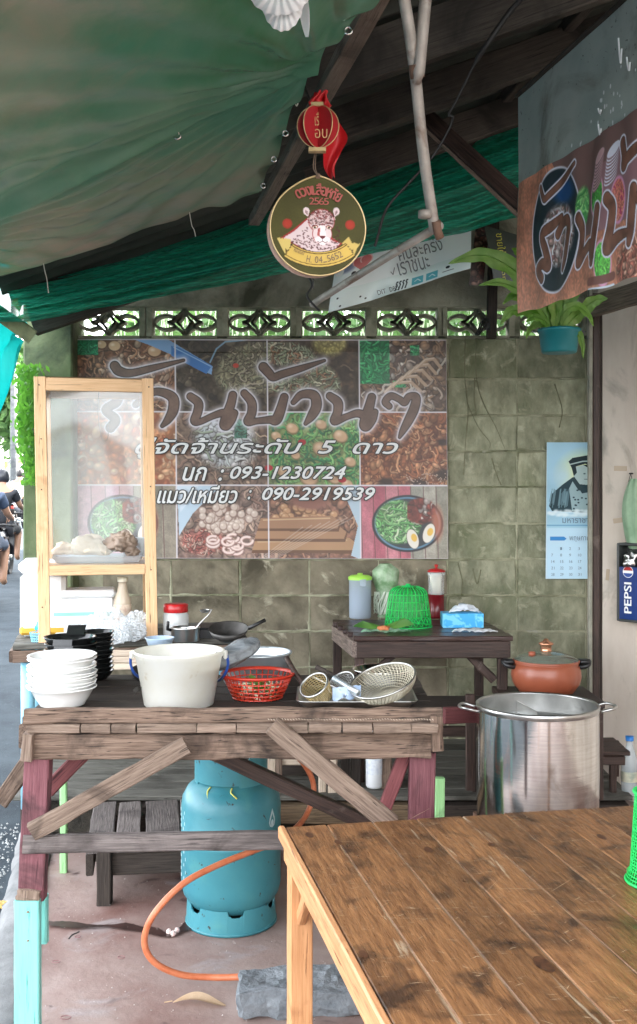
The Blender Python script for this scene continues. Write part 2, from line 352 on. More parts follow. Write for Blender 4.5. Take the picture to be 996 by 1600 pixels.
def printmat(name, rough=.4, spec=.4, transl=0):
    m = mat(name, (.5, .5, .5), rough=rough, spec=spec); n = m.node_tree.nodes; l = m.node_tree.links
    a = n.new('ShaderNodeAttribute'); a.attribute_name = 'print'; b = n['Principled BSDF']; l.new(a.outputs['Color'], b.inputs['Base Color']); return m
VINYL = printmat('printed_vinyl', .38, .35); CARDP = printmat('printed_card', .55, .15); PAPERP = printmat('printed_paper', .6, .3); CARTP = printmat('printed_plastic', .4)
# ------------------------------------------------------------------ print canvas (flat print only, numpy painted colours)
class Cv:
    def __init__(s, W, H, bg, x0=0, y0=0, k=1.):
        s.W, s.H, s.x0, s.y0, s.k = W, H, x0, y0, k; s.a = np.zeros((H, W, 3)); s.a[:] = np.array(bg)/255
        s.yy, s.xx = np.mgrid[0:H, 0:W]; s.xx = s.xx/k+x0; s.yy = s.yy/k+y0
    def _bb(s, x0, y0, x1, y1):
        i0 = int(max(0, (y0-s.y0)*s.k-2)); i1 = int(min(s.H, (y1-s.y0)*s.k+3)); j0 = int(max(0, (x0-s.x0)*s.k-2)); j1 = int(min(s.W, (x1-s.x0)*s.k+3))
        return (slice(i0, max(i0, i1)), slice(j0, max(j0, j1)))
    def put(s, b, m, col):
        if m.size: s.a[b] = s.a[b]*(1-m[..., None])+np.array(col)/255*m[..., None]
    def ell(s, cx, cy, rx, ry, col, rot=0, soft=.15, a=1):
        q = max(rx, ry); b = s._bb(cx-q, cy-q, cx+q, cy+q); x = s.xx[b]-cx; y = s.yy[b]-cy; c, n = math.cos(rot), math.sin(rot)
        d = np.sqrt(((x*c+y*n)/rx)**2+((-x*n+y*c)/ry)**2); s.put(b, np.clip((1-d)/soft, 0, 1)*a, col)
    def poly(s, pts, col, a=1):
        xs = [p[0] for p in pts]; ys = [p[1] for p in pts]; b = s._bb(min(xs), min(ys), max(xs), max(ys)); x = s.xx[b]; y = s.yy[b]
        m = np.zeros(x.shape, bool); n = len(pts)
        for i in range(n):
            xa, ya = pts[i][:2]; xb, yb = pts[(i+1) % n][:2]
            if ya == yb: continue
            m ^= ((ya > y) != (yb > y)) & (x < (xb-xa)*(y-ya)/(yb-ya)+xa)
        s.put(b, m.astype(float)*a, col)
    def sdf(s, strokes, pad=10, sp=6):
        d = np.full(s.xx.shape, 1e3)
        for st in strokes:
            pts = [tuple(p) for p in spline([Vector(p) for p in st], sp)] if len(st) > 2 else st
            for (xa, ya, ra), (xb, yb, rb) in zip(pts[:-1], pts[1:]):
                q = max(ra, rb)+pad; b = s._bb(min(xa, xb)-q, min(ya, yb)-q, max(xa, xb)+q, max(ya, yb)+q); x = s.xx[b]; y = s.yy[b]
                L = (xb-xa)**2+(yb-ya)**2+1e-9; t = np.clip(((x-xa)*(xb-xa)+(y-ya)*(yb-ya))/L, 0, 1)
                d[b] = np.minimum(d[b], np.hypot(x-xa-t*(xb-xa), y-ya-t*(yb-ya))-(ra+(rb-ra)*t))
        return d
    def stroke(s, pts, wd, col, a=1):
        st = [tuple(p[:2])+(wd/2,) for p in pts]; xs = [p[0] for p in pts]; ys = [p[1] for p in pts]; q = wd+3
        b = s._bb(min(xs)-q, min(ys)-q, max(xs)+q, max(ys)+q); x = s.xx[b]; y = s.yy[b]; d = np.full(x.shape, 1e3)
        for (xa, ya, ra), (xb, yb, rb) in zip(st[:-1], st[1:]):
            L = (xb-xa)**2+(yb-ya)**2+1e-9; t = np.clip(((x-xa)*(xb-xa)+(y-ya)*(yb-ya))/L, 0, 1)
            d = np.minimum(d, np.hypot(x-xa-t*(xb-xa), y-ya-t*(yb-ya)))
        s.put(b, np.clip((wd/2-d)*s.k+.5, 0, 1)*a, col)
    def layer(s, d, off, col, a=1, soft=1.): 
        m = np.clip((off-d)/soft+.5, 0, 1)*a; s.a = s.a*(1-m[..., None])+np.array(col)/255*m[..., None]
    def noise(s, cell, amp, x0=0, y0=0, x1=None, y1=None):
        gh, gw = int(s.H/cell)+3, int(s.W/cell)+3; g = rng.uniform(-1, 1, (gh, gw)); y = np.arange(s.H)/cell; x = np.arange(s.W)/cell
        yi = y.astype(int); xi = x.astype(int); fy = (y-yi)[:, None]; fx = (x-xi)[None]
        v = (g[yi][:, xi]*(1-fx)+g[yi][:, xi+1]*fx)*(1-fy)+(g[yi+1][:, xi]*(1-fx)+g[yi+1][:, xi+1]*fx)*fy
        s.a = np.clip(s.a*(1+amp*v[..., None]), 0, 1)
def printed(name, cv, fn, mt, parent=None, org=None, back=True):
    H, W = cv.H, cv.W; u = np.arange(W)/(W-1); v = np.arange(H)/(H-1)
    U, V = np.meshgrid(u, v); co = fn(U, V).reshape(-1, 3)
    org = Vector(org) if org is not None else (wm(parent).translation.copy() if parent else Vector(co.mean(0)))
    co = co-np.array(org)
    idx = np.arange(W*H).reshape(H, W); q = np.stack([idx[:-1, :-1], idx[1:, :-1], idx[1:, 1:], idx[:-1, 1:]], -1).reshape(-1, 4)
    me = bpy.data.meshes.new(name); me.vertices.add(W*H); me.vertices.foreach_set('co', co.ravel())
    me.loops.add(q.size); me.loops.foreach_set('vertex_index', q.ravel().astype(np.int32)); me.polygons.add(len(q))
    me.polygons.foreach_set('loop_start', (np.arange(len(q))*4).astype(np.int32)); me.polygons.foreach_set('loop_total', np.full(len(q), 4, np.int32))
    me.update(calc_edges=True); at = me.color_attributes.new('print', 'BYTE_COLOR', 'POINT')
    c = np.ones((W*H, 4)); c[:, :3] = np.clip(cv.a, 0, 1).reshape(-1, 3); at.data.foreach_set('color_srgb', c.ravel())
    me.validate()
    return link(name, me, mt, parent, Matrix.Translation(org), True)
def plane_fn(p0, ux, vy, bulge=None):
    p0, ux, vy = np.array(p0), np.array(ux), np.array(vy)
    def f(U, V):
        c = p0+U[..., None]*ux+V[..., None]*vy
        if bulge is not None: c = c+bulge(U, V)[..., None]*(np.cross(vy, ux)/np.linalg.norm(np.cross(vy, ux)))
        return c
    return f
def text(name, body, p0, xd, ud, width, height, mt, parent, shear=0, off=0, lift=0, fat=0):
    c = bpy.data.curves.new('t', 'FONT'); c.body = body; c.size = 1; c.shear = shear; c.offset = off; c.extrude = 0; c.resolution_u = 3
    t = bpy.data.objects.new('t', c); COL.objects.link(t); dg = bpy.context.evaluated_depsgraph_get()
    me = bpy.data.meshes.new_from_object(t.evaluated_get(dg)); bpy.data.objects.remove(t); bpy.data.curves.remove(c)
    n = len(me.vertices)
    if n == 0: return None
    co = np.zeros(n*3); me.vertices.foreach_get('co', co); co = co.reshape(-1, 3)
    lo, hi = co.min(0), co.max(0); co = (co-lo)/np.maximum(hi-lo, 1e-6)*np.array([width, height, 0])
    xd = np.array(Vector(xd).normalized()); ud = np.array(Vector(ud).normalized()); nn = np.cross(xd, ud)
    org = wm(parent).translation
    out = np.array(p0)+co[:, :1]*xd+co[:, 1:2]*ud+nn*lift-np.array(org); me.vertices.foreach_set('co', out.ravel()); me.materials.clear(); me.update()
    if fat:
        pv = [list(p.vertices) for p in me.polygons]; V_ = []; F_ = []; K_ = 8
        for k in range(K_+1):
            rr0 = fat if k < K_ else 0; a = k*2*math.pi/K_; V_ += [tuple(v+xd*rr0*math.cos(a)+ud*rr0*math.sin(a)+nn*.00004*k) for v in out]; F_ += [[i+k*n for i in f] for f in pv]
        me = bpy.data.meshes.new(name); me.from_pydata(V_, [], F_); me.update()
    return link(name, me, mt, parent, Matrix.Translation(org))
# ================================================================== SETTING
def smooth01(t): t = min(max(t, 0), 1); return t*t*(3-2*t)
def gz(Y): return 0 if Y < 6 else (Y-6)*.02 if Y < 60 else 1.08
# ground: one sheet to the horizon; asphalt road left, screed floor under the stall
b = MB(); ys = [-60, -20, -5, 0, 2, 4, 6, 8, 12, 20, 30, 45, 60, 120, 400]; xs = [-400, -60, -20, -9, -4, -1, 2, 8, 40, 400]
b.add([(x, y, -.03+gz(y)-.0) for y in ys for x in xs], [[j*len(xs)+i, j*len(xs)+i+1, (j+1)*len(xs)+i+1, (j+1)*len(xs)+i] for j in range(len(ys)-1) for i in range(len(xs)-1)])
struct(b.build('road', ASPH, org=(0, 0, 0)))
def kx(Y): return -.945-.205*(Y-3.18)
b = MB(); N = 40
def fl(u, v):
    Y = -2+8.4*v; X0 = kx(Y)+.06; return (X0+(4.2-X0)*u, Y, .012*noise.noise((X0*2+u*6, Y*1.5, 0))*.5)
b.sheet(fl, 60, 80); struct(b.build('floor', FLOOR, org=(0, 0, 0)))
b = MB()                                                   # kerb along the road edge
def kb(u, v):
    Y = -2+7.6*v; X = kx(Y); prof = [(-.10, -.10), (-.095, -.01), (-.06, .018), (.02, .022), (.062, .012), (.07, -.05)]
    i = min(int(u*5+.001), 5); dx, dz = prof[i]; n_ = noise.noise((X*9, Y*9, i))*.012
    return (X+dx+n_, Y, dz+noise.noise((Y*5, i*3., 1))*.008)
b.sheet(kb, 5, 150); struct(b.build('kerb', KERB, org=(0, 0, 0), smooth=True))
# gravel and litter along the kerb
b = MB()
for i in range(900):
    Y = random.uniform(2.9, 5.2); X = kx(Y)-.11-abs(random.gauss(0, .22)); r = random.uniform(.002, .010); z = -.03
    vs = [(X+r*random.uniform(.6, 1.2)*math.cos(a), Y+r*random.uniform(.6, 1.2)*math.sin(a), z) for a in (0, 1.57, 3.14, 4.71)]+[(X, Y, z+r*1.1)]
    b.add(vs, [[0, 1, 4], [1, 2, 4], [2, 3, 4], [3, 0, 4]])
stuff(b.build('gravel', mat('gravel_stone', (.16, .18, .19), (.42, .43, .42), scale=60, rough=.9)), 'loose grey gravel scattered on the asphalt beside the kerb', 'gravel')
# back wall
YW = 5.9
wall = thing('block_wall', 'mossy grey concrete block wall carrying the big food banner', 'wall', (0, YW, 0))
MB().box((-.05, YW+.045, 1.23), (3.12, .086, 2.46)).build('mortar_bed', MORT, wall)
zj = 1.028-.201*5; xj = .722-.386*5
blk = {}
for k in range(12):
    z0 = zj+.201*k; z1 = z0+.201
    if k == 11: z1 = 2.466; z0 = zj+.201*11
    for j in range(8):
        x0 = xj+.386*j; x1 = x0+.386
        if j == 7: x1 = 1.6
        g = .0045
        bb = MB(); bb.box((0, 0, 0), (x1-x0-2*g, .05, z1-z0-2*g), bev=.004)
        bb.v = [(v[0]+random.uniform(-1, 1)*.006, v[1]+random.uniform(-1, 1)*.003, v[2]+random.uniform(-1, 1)*.006) for v in bb.v]
        me = bpy.data.meshes.new('block'); me.from_pydata(bb.v, [], bb.f)
        link('block', me, CONC_D if x0 < -1.3 else CONC_B if (z1 < 1.27 and x1 < .75) else CONC, wall, Matrix.Translation(((x0+x1)/2, YW+.017+random.uniform(0, .004), (z0+z1)/2)))
# mortar smears standing proud of the joints
b = MB()
for k in range(12):
    z = zj+.201*k
    b.sheet(lambda u, v: (-1.55+3.12*u, YW-.009+.006*abs(v-.5)*2+.004*noise.noise((u*40, v*3, k)), z+(v-.5)*(.018+.034*noise.noise((u*25, k*7., 0)))+.004*noise.noise((u*60, 3, k))), 120, 4)
for j in range(1, 8):
    x = xj+.386*j
    b.sheet(lambda u, v: (x+(v-.5)*(.014+.030*noise.noise((u*25, j*7., 0))), YW-.0085+.006*abs(v-.5)*2+.003*noise.noise((u*40, v*3, j+.5)), .03+2.4*u), 90, 4)
o = b.build('mortar_smear', MORT, wall, smooth=False)
colp = tag(MB().box((-1.475, YW+.0, 1.6), (.27, .30, 3.2), bev=.01).build('corner_pillar', CONC_D), 'green stained concrete pillar at the street end of the block wall', 'pillar')
# openwork blocks: a row of cast vents
VX = [(118, 219), (237, 340), (355, 455), (471, 573), (588, 685), (698, 797), (812, 913)]
def vz(y): return CH-(y-HY)/F*YW
def vxx(x): return (x-CX)/F*YW
zt, zb = vz(480), vz(525)
lint = tag(MB().box((.0, YW+.05, (zt+3.85)/2), (3.22, .11, 3.85-zt), bev=.006).build('lintel_beam', mat('lintel_concrete', (.17, .17, .12), (.36, .35, .27), scale=4, detail=12, rough=.9, bump=.008, stain=((.06, .065, .04), 2.4, .50, .66))), 'stained concrete beam above the row of openwork vent blocks', 'beam')
vent0 = None
def vent(x0, x1):
    cx, hw, hh = (x0+x1)/2, (x1-x0)/2, (zt-zb)/2; cz = (zt+zb)/2
    t = thing('vent_block', '', 'vent block', (cx, YW+.05, zb), 'openwork vent blocks in the top course')
    fr = MB(); wf = .030
    fr.box((cx-hw-.012, YW+.05, cz), (.036, .10, 2*hh+.004), bev=.004); fr.box((cx+hw+.012, YW+.05, cz), (.036, .10, 2*hh+.004), bev=.004)
    fr.box((cx, YW+.05, zb-.006), (2*hw, .10, .018), bev=.003); fr.box((cx, YW+.05, zt+.001), (2*hw, .10, .012), bev=.003)
    fr.build('frame', VENTM, t)
    m = MB()
    def arc(pts, r=.0085):
        pts = spline([(cx+hw*a, 0, cz+hh*b_) for a, b_ in pts], 6); n = len(pts)
        for i in range(n-1):
            a, c = Vector(pts[i]), Vector(pts[i+1]); d = (c-a).normalized(); nn = Vector((-d.z, 0, d.x))*r
            a -= d*.002; c += d*.002
            m.add([a+nn+Vector((0, YW+.012, 0)), a-nn+Vector((0, YW+.012, 0)), a+nn+Vector((0, YW+.088, 0)), a-nn+Vector((0, YW+.088, 0)),
                   c+nn+Vector((0, YW+.012, 0)), c-nn+Vector((0, YW+.012, 0)), c+nn+Vector((0, YW+.088, 0)), c-nn+Vector((0, YW+.088, 0))],
                  [[0, 4, 5, 1], [2, 3, 7, 6], [0, 2, 6, 4], [1, 5, 7, 3], [0, 1, 3, 2], [4, 6, 7, 5]])
    for s in (-1, 1):
        for q in (-1, 1):
            arc([(s*.97, 0), (s*.82, q*.34), (s*.55, q*.50), (s*.30, q*.36), (s*.12, q*.62), (0, q*.98)], .0072)
            arc([(s*.24, 0), (s*.13, q*.22), (s*.02, q*.62)], .0062)
            arc([(s*.52, 0), (s*.38, q*.10), (s*.27, q*.30)], .0062)
    m.build('lattice', VENTM, t)
    return t
vl = ['leftmost openwork vent block, just above the banner beside the green pillar', 'openwork vent block second from the left, above the blue spoon on the banner',
      'openwork vent block third from the left, below the round leopard sign edge', 'openwork vent block under the lower end of the slanting pipe',
      'openwork vent block below the white vinyl sign logos', 'openwork vent block crossed by the upright dark post', 'rightmost openwork vent block behind the fern leaves']
for (a, c), lb in zip(VX, vl):
    t = vent(vxx(a), vxx(c)); t['label'] = lb
    t.name = 'vent_block' if t.name == 'vent_block' else t.name
# pier strips between vents
# low deck in front of the wall
deck = thing('wooden_deck', 'low deck of grey weathered boards along the foot of the block wall', 'deck', (-.1, 4.75, 0))
yy_ = 4.78
for i in range(9):
    wd = random.uniform(.115, .135)
    plank('board', (-1.42+random.uniform(-.02, .02), yy_+wd/2, .215), (1.42, yy_+wd/2+.0, .215), wd-.008, .022, W_deck, deck, seg=8, jit=.002); yy_ += wd
plank('fascia_beam', (-.82, 4.80, .150), (-.555, 4.80, .150), .08, .09, W_blk, deck, up=(0, 1, 0)); plank('fascia_beam', (-.54, 4.80, .150), (.52, 4.80, .150), .085, .09, wood('brown_sill', (.06, .04, .025), (.2, .14, .085)), deck, up=(0, 1, 0))
plank('fascia_beam', (.53, 4.80, .15), (1.4, 4.80, .15), .085, .09, W_blk, deck, up=(0, 1, 0))
for x in (-1.35, -.7, -.1, .5, 1.2): plank('support', (x, 4.95, 0), (x, 4.95, .20), .08, .06, W_blk, deck, up=(0, 1, 0), seg=2)
b = MB().box((-.02, 5.1, .08), (2.7, .3, .14)); b.build('rubble_fill', mat('dark_soil', (.02, .018, .014), (.05, .042, .032), scale=12, rough=.95, bump=.02), deck)
# cream house wall
A0w = Vector((1.50, 6.3, 0)); A = Vector((1.49, 5.62, 0)); Bq = Vector((2.7, 4.30, 0)); C3 = Vector((3.75, -.9, 0))
cw = MB(); 
def wallseg(m, a, c, z0, z1, th):
    d = (c-a).normalized(); n_ = Vector((d.y, -d.x, 0)); 
    if n_.x < 0 and n_.y > 0: n_ = -n_
    m.add([a+Vector((0, 0, z0)), c+Vector((0, 0, z0)), c+Vector((0, 0, z1)), a+Vector((0, 0, z1)), a+Vector((th, th, z0)), c+Vector((th, th, z0)), c+Vector((th, th, z1)), a+Vector((th, th, z1))],
          [[0, 1, 2, 3], [5, 4, 7, 6], [0, 3, 7, 4], [1, 5, 6, 2], [3, 2, 6, 7], [0, 4, 5, 1]])
cw.box((1.56, 5.99, 2.6), (.12, .74, 5.2)); wallseg(cw, A, Bq, 0, 5.2, .12); wallseg(cw, Bq, C3, 0, 5.2, .12)
tag(cw.build('plaster_wall', CREAM), 'stained cream plastered house wall right of the dark door post', 'wall')
dp = thing('door_post', 'dark wooden door post between the block wall and cream wall', 'post', (1.38, 5.30, 0))
plank('casing', (1.358, 5.28, 0), (1.358, 5.28, 2.62), .020, .03, mat('post_grey', (.14, .14, .11), (.26, .25, .2), scale=9, rough=.7), dp, up=(0, 1, 0), seg=10)
plank('jamb', (1.388, 5.30, 0), (1.388, 5.30, 2.60), .036, .05, W_dark, dp, up=(0, 1, 0), seg=10)
plank('stop_strip', (1.417, 5.33, 0), (1.417, 5.33, 2.60), .020, .05, W_blk, dp, up=(0, 1, 0), seg=10)
hb = plank('header_beam', P(922, 480, 5.2), P(1060, 439, 4.75), .10, .06, wood('carved_beam', (.05, .042, .034), (.22, .18, .14)), None, up=(0, 1, 0), seg=10)
tag(hb, 'dark timber header beam just under the right banner', 'beam')
# ------------------------------------------------------------------ roof
SL = .35
def rz(X): return 3.07+SL*(X-.085)
b = MB()
def rf(u, v):
    X = -1.5+5.0*u; return (X, .7+5.17*v, rz(X)+.045+.022*math.sin(v*5.17/.145*2*math.pi))
b.sheet(rf, 12, 290)
tag(b.build('corrugated_roof', ROOFM, smooth=True), 'dark corrugated roof sheet sloping down toward the street above the rafters', 'roof')
lbs = ['dark sloping rafter nearest the camera, crossed by the forked pipe', 'dark sloping rafter behind the red paper lantern', 'sloping rafter just above the green shade net', 'farthest sloping rafter, close to the block wall']
for i, (Y, lb) in enumerate(zip((3.45, 4.0, 4.6, 5.35), lbs)):
    xl = -.05 if Y < 5 else -1.45
    tag(plank('rafter', (xl, Y, rz(xl)-.075), (3.2, Y, rz(3.2)-.075), .13 if i else .16, .05, W_beam, None, up=(0, 1, 0), seg=14, jit=.002), lb, 'rafter', 'roof rafters')
for i, (X, lb) in enumerate([(.95, 'narrow purlin running back above the forked pipe'), (2.0, 'purlin running back above the zinc panel')]):
    tag(plank('purlin', (X+.3, 2.5, rz(X+.3)-.01), (X-.4, 5.85, rz(X-.4)-.01), .04, .05, W_beam, None, seg=8), lb, 'purlin')
eb = plank('eave_beam', (.28, 1.6, 2.70), P(398, 345, 4.15), .036, .045, W_eave, None, up=(1, 0, 0), seg=14, jit=.003)
tag(eb, 'weathered timber beam along the right edge of the green tarpaulin', 'beam')
br = thing('diagonal_brace', 'dark timber brace slanting down to the zinc panel with a pale edge', 'brace', P(670, 195, 4.3))
plank('timber', P(668, 186, 4.35), P(825, 330, 4.0), .065, .05, W_dark, br, up=(0, 1, 0), seg=6); plank('edge_strip', P(666, 203, 4.32), P(818, 345, 3.97), .012, .02, W_grey2, br, up=(0, 1, 0), seg=6)
bl = plank('eave_strut', P(-40, 462, 4.9), P(52, 527, 5.0), .07, .06, CONC_D, None, up=(0, 1, 0), seg=4)
tag(bl, 'dark green strut below the shade net at the left eave', 'strut')
# pipes
fp = thing('forked_pipe', 'forked galvanised roof pipe hanging down in front of the rafters', 'pipe', P(655, 120, 3.0))
MB().tube(spline([P(622, -60, 2.9), P(634, 10, 2.95), P(648, 105, 3.0), P(662, 240, 3.1), P(680, 362, 3.2)], 6), .0165, 14).build('main_pipe', PIPE, fp, True)
MB().tube([P(672, -60, 2.95), P(665, 0, 2.97), P(655, 112, 2.98), P(651, 130, 3.0)], [.0175, .0175, .017, .012], 14).build('branch_pipe', PIPE, fp, True)
MB().tube([P(650, 100, 2.985), P(653, 122, 3.0)], .021, 12).build('weld_collar', RUST, fp, True)
MB().lathe([(0.0, -.012), (.02, -.01), (.02, .01), (0, .012)], P(664, 335, 3.16), 16).build('end_plate', PIPE, fp, True)
ap = thing('slanting_pipe', 'thin slanting awning pipe running left below the white vinyl sign', 'pipe', P(590, 410, 3.5))
MB().tube([P(688, 352, 3.2), P(600, 405, 3.5), P(500, 468, 4.0), P(489, 476, 4.05)], .0135, 12).build('tube', PIPE, ap, True)
MB().tube([P(682, 346, 3.17), P(684, 362, 3.19), P(688, 372, 3.2)], .014, 10).build('bolt_lug', RUST, ap, True)
hk = MB().tube(spline([P(478, 425, 4.0), P(488, 445, 4.0), P(480, 462, 4.0), P(492, 478, 4.0), P(500, 486, 4.0)], 5), .004, 6).build('wire_tie', WIRE, None, True)
tag(hk, 'black wire tie hanging from the lower end of the slanting pipe', 'wire')
cb = MB().tube(spline([P(850, -40, 3.2), P(800, 15, 3.3), P(768, 60, 3.3), P(742, 100, 3.35), P(712, 160, 3.4), P(702, 178, 3.4), P(708, 184, 3.4), P(700, 205, 3.4), P(676, 245, 3.4), P(640, 285, 3.4), P(605, 325, 3.4), P(590, 372, 3.4), P(586, 385, 3.4)], 6),
               [.009]*18+[.0045]*(73-18), 7).build('cable', WIRE, None, True)
tag(cb, 'black twisted electric cable looping down past the forked pipe', 'cable')
# ------------------------------------------------------------------ tarpaulin
Yf = 3.85
edge = spline([P(405, 312, Yf), P(412, 292, 3.68), P(437, 240, 3.36), P(448, 200, 3.12), P(472, 158, 2.90), P(497, 100, 2.66), P(530, 62, 2.46), P(586, 0, 2.28), Vector((.20, 1.95, 2.66)), Vector((.26, 1.6, 2.64)), Vector((.3, 1.4, 2.62))], 12)
def re(v):
    f = v*(len(edge)-1); i = min(int(f), len(edge)-2); return edge[i].lerp(edge[i+1], f-i)
XL = -1.42
def tp(u, v):
    e = re(v); X = XL+(e.x-XL)*u; zr = e.z; z = zr-.313*(e.x-X)
    Y = e.y + .05*math.sin(u*math.pi)*v
    lam = (1-u)
    z -= .05*math.sin(u*math.pi)*math.sin(min(v*1.2, 1)*math.pi)*1.0
    ys = 2.66-.27*(X)/1.0+.03*math.sin(X*3)                # seam running across
    d = Y-ys
    ang = math.atan2(Y-2.70, max(e.x-X, 0)+.05)
    z += .011*math.sin(ang*34+2*noise.noise((X*1.5, Y*1.5, 0)))*math.exp(-((e.x-X)/.55))*smooth01((e.x-X)/.12)
    a2 = math.atan2(Y-2.98, (X+1.15)+.05)
    z += .018*math.sin(a2*26+1.)*math.exp(-max(X+1.15, 0)/.40)*math.exp(-(d/.6)**2)
    z += -.022*math.exp(-(d/.020)**2)+(.012 if d > 0 else 0)*smooth01(d/.03)
    z += .018*noise.noise((X*1.6, Y*1.3, 2.))+.007*noise.noise((X*5, Y*3+X*2, 5.))+.005*abs(noise.noise((X*9, Y*5-X*5, 5.)))+.0028*noise.noise((X*14, Y*7-X*6, 5.))
    z += .012*math.sin(v*60)*math.exp(-(1-u)/.04)*(1 if v < .75 else .3)
    if v < .03: z += .03*(v/.03-1)*-.3
    return (X, Y, z)
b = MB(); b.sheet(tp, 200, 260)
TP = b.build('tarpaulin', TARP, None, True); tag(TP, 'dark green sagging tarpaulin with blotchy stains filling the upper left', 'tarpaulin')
def tpx(px, py):                                          # nearest tarp point to a photo pixel
    best = None
    for i in range(0, 101):
        for j in range(0, 101):
            q = tp(i/100, j/100); X, Y, Z = q; dx = CX+F*X/Y-px; dy = HY-F*(Z-CH)/Y-py; d = dx*dx+dy*dy
            if best is None or d < best[0]: best = (d, Vector(q))
    return best[1]
eye0 = None
for (x, y) in [(447, 203), (428, 242), (415, 288), (541, 44), (280, 212), (72, 294)]:
    q = tpx(x, y)+Vector((0, -.006, -.008)); m = MB(); m.tube([q+Vector((.0085*math.cos(a), .002, .0085*math.sin(a))) for a in [k*math.pi/5 for k in range(10)]], .0028, 6, closed=True)
    m.build('eyelet', STEEL, TP, True)
for (x, y, dx, dy) in [(300, 352, 6, 18), (70, 422, 6, 36), (275, 196, 5, 14), (463, 165, 6, -14)]:
    q = tpx(x, y)+Vector((0, -.01, -.01)); Y = q.y-.03
    m = MB().tube(spline([P(x-4, y-22, Y), P(x, y, Y), P(x+dx*.6, y+dy*.4, Y), P(x+dx, y+dy, Y)], 5), .0016, 5).build('tie_string', STRING, TP, True)
# ------------------------------------------------------------------ shade net
tope = [(-80, 452), (0, 438), (110, 415), (200, 392), (320, 360), (430, 322), (560, 272), (700, 212), (860, 150), (1000, 90)]
bote = [(-80, 500), (0, 503), (45, 503), (110, 490), (200, 473), (400, 437), (560, 402), (720, 364), (860, 325), (1000, 285)]
def ip(t, x):
    for (a, ya), (c, yc) in zip(t[:-1], t[1:]):
        if a <= x <= c: return ya+(yc-ya)*(x-a)/(c-a)
    return t[-1][1]
def nf(u, v):
    x = -80+1080*u; y0, y1 = ip(tope, x), ip(bote, x); y = y0+(y1-y0)*v
    Yd = 5.30-.38*math.sin(v*math.pi*.62)-.12*v + .035*math.sin(v*34+3*noise.noise((u*5, v*2, 0)))+.018*math.sin(v*75+u*14)+.03*noise.noise((u*9, v*5, 0))
    y += 3*noise.noise((u*22, 0, 3))*v
    return P(x, y, Yd)
b = MB(); b.sheet(nf, 170, 110)
tag(b.build('shade_net', NET, None, True), 'bundled dark green shade net draped along the eave in long folds', 'shade net')
b = MB()
def nf2(u, v):                                            # bunched roll above the net
    x = 380+600*u; y0 = ip(tope, x)-30; return P(x, y0+(45*v), 5.33-.1*math.sin(v*3)+.02*math.sin(v*40+u*9))
# turquoise awning on the street side
def tq(u, v):
    X = -1.56-1.5*u; z = P(0, 508, 5.0).z-.05*u; y = 5.1
    return (-1.44-.03*v-1.7*u+.03*math.sin(v*9), 5.1-.02*u+.05*math.sin(u*40)*(.3+v)+.05*math.sin(u*17+1), 2.44-.05*u-v*(.12+.40*smooth01(u*11)+.2*u))
b = MB(); b.sheet(tq, 120, 24); tag(b.build('street_tarp', TURQ, None, True), 'bright turquoise tarp hanging over the street at the left edge', 'tarpaulin')
# ================================================================== WORKBENCH
HB = .94
bench = thing('work_bench', 'rough grey timber work bench with purple and teal legs holding the bowls and bucket', 'bench', (-.25, 3.1, 0))
L0, L1 = P(38, 1119, 3.06), P(690, 1115, 3.13)
plank('lip_plank', P(40, 1118, 3.06), P(690, 1117, 3.13), .042, .03, W_grey, bench, up=(0, 1, 0), seg=22, jit=.0022, jw=.0022)
x = 44
for wd in (84, 46, 38, 95, 60, 110, 52, 48, 60, 42):
    plank('edge_board_end', P(x, 1137.5, 3.066), P(x+wd-1.5, 1137.5, 3.066), .026, .03, W_grey2, bench, up=(0, 1, 0), seg=3, jit=.0015); x += wd+.8
plank('front_apron', P(56, 1165, 3.07), P(672, 1164, 3.135), .074, .034, W_grey, bench, up=(0, 1, 0), seg=20, jit=.002, jw=.003)
plank('end_block', P(47, 1146, 3.055), P(44, 1185, 3.055), .030, .05, W_grey2, bench, up=(0, 1, 0), seg=4, jit=.002)
plank('end_block', P(682, 1118, 3.11), P(683, 1172, 3.12), .034, .05, W_grey, bench, up=(0, 1, 0), seg=4, jit=.002)
for i in range(6):
    y = 3.115+.122*i
    plank('top_board', (-.875+.0*i, y+.055, HB-.013), (.355, y+.055, HB-.013), .118, .024, W_blk if i else W_grey, bench, seg=10, jit=.0015)
plank('back_apron', (-.86, 3.84, .89), (.35, 3.84, .89), .07, .03, W_blk, bench, up=(0, 1, 0), seg=8)
plank('side_apron', (-.865, 3.10, .885), (-.865, 3.84, .885), .07, .03, W_grey, bench, up=(1, 0, 0), seg=6)
plank('side_apron', (.352, 3.16, .885), (.352, 3.84, .885), .07, .03, W_grey, bench, up=(1, 0, 0), seg=6)
plank('upper_leg', P(61, 1184, 3.08), P(51, 1402, 3.06), .074, .05, W_purple, bench, up=(0, 1, 0), seg=8, jit=.0015)
plank('raw_end', P(46, 1392, 3.035), P(45, 1405, 3.035), .066, .035, W_grey2, bench, up=(0, 1, 0), seg=3, jit=.003)
l = P(44, 1405, 3.03); plank('painted_leg', l, (l.x+.0, 3.03, 0), .072, .034, W_teal, bench, up=(0, 1, 0), seg=8, jit=.0008)
for yy in (1426, 1471): 
    q = P(44, yy, 3.012); MB().lathe([(0, .0), (.0045, .001), (.004, .003), (0, .004)], q, 10).build('bolt_head', RUST, bench, True)
l = P(68, 1395, 3.13); plank('rear_splint', (l.x, 3.12, l.z), (l.x+.0, 3.12, .27), .03, .03, W_teal, bench, up=(0, 1, 0), seg=6)
plank('right_leg', P(660, 1172, 3.17), P(655, 1500, 3.17), .076, .05, W_purple, bench, up=(0, 1, 0), seg=8, jit=.0015)
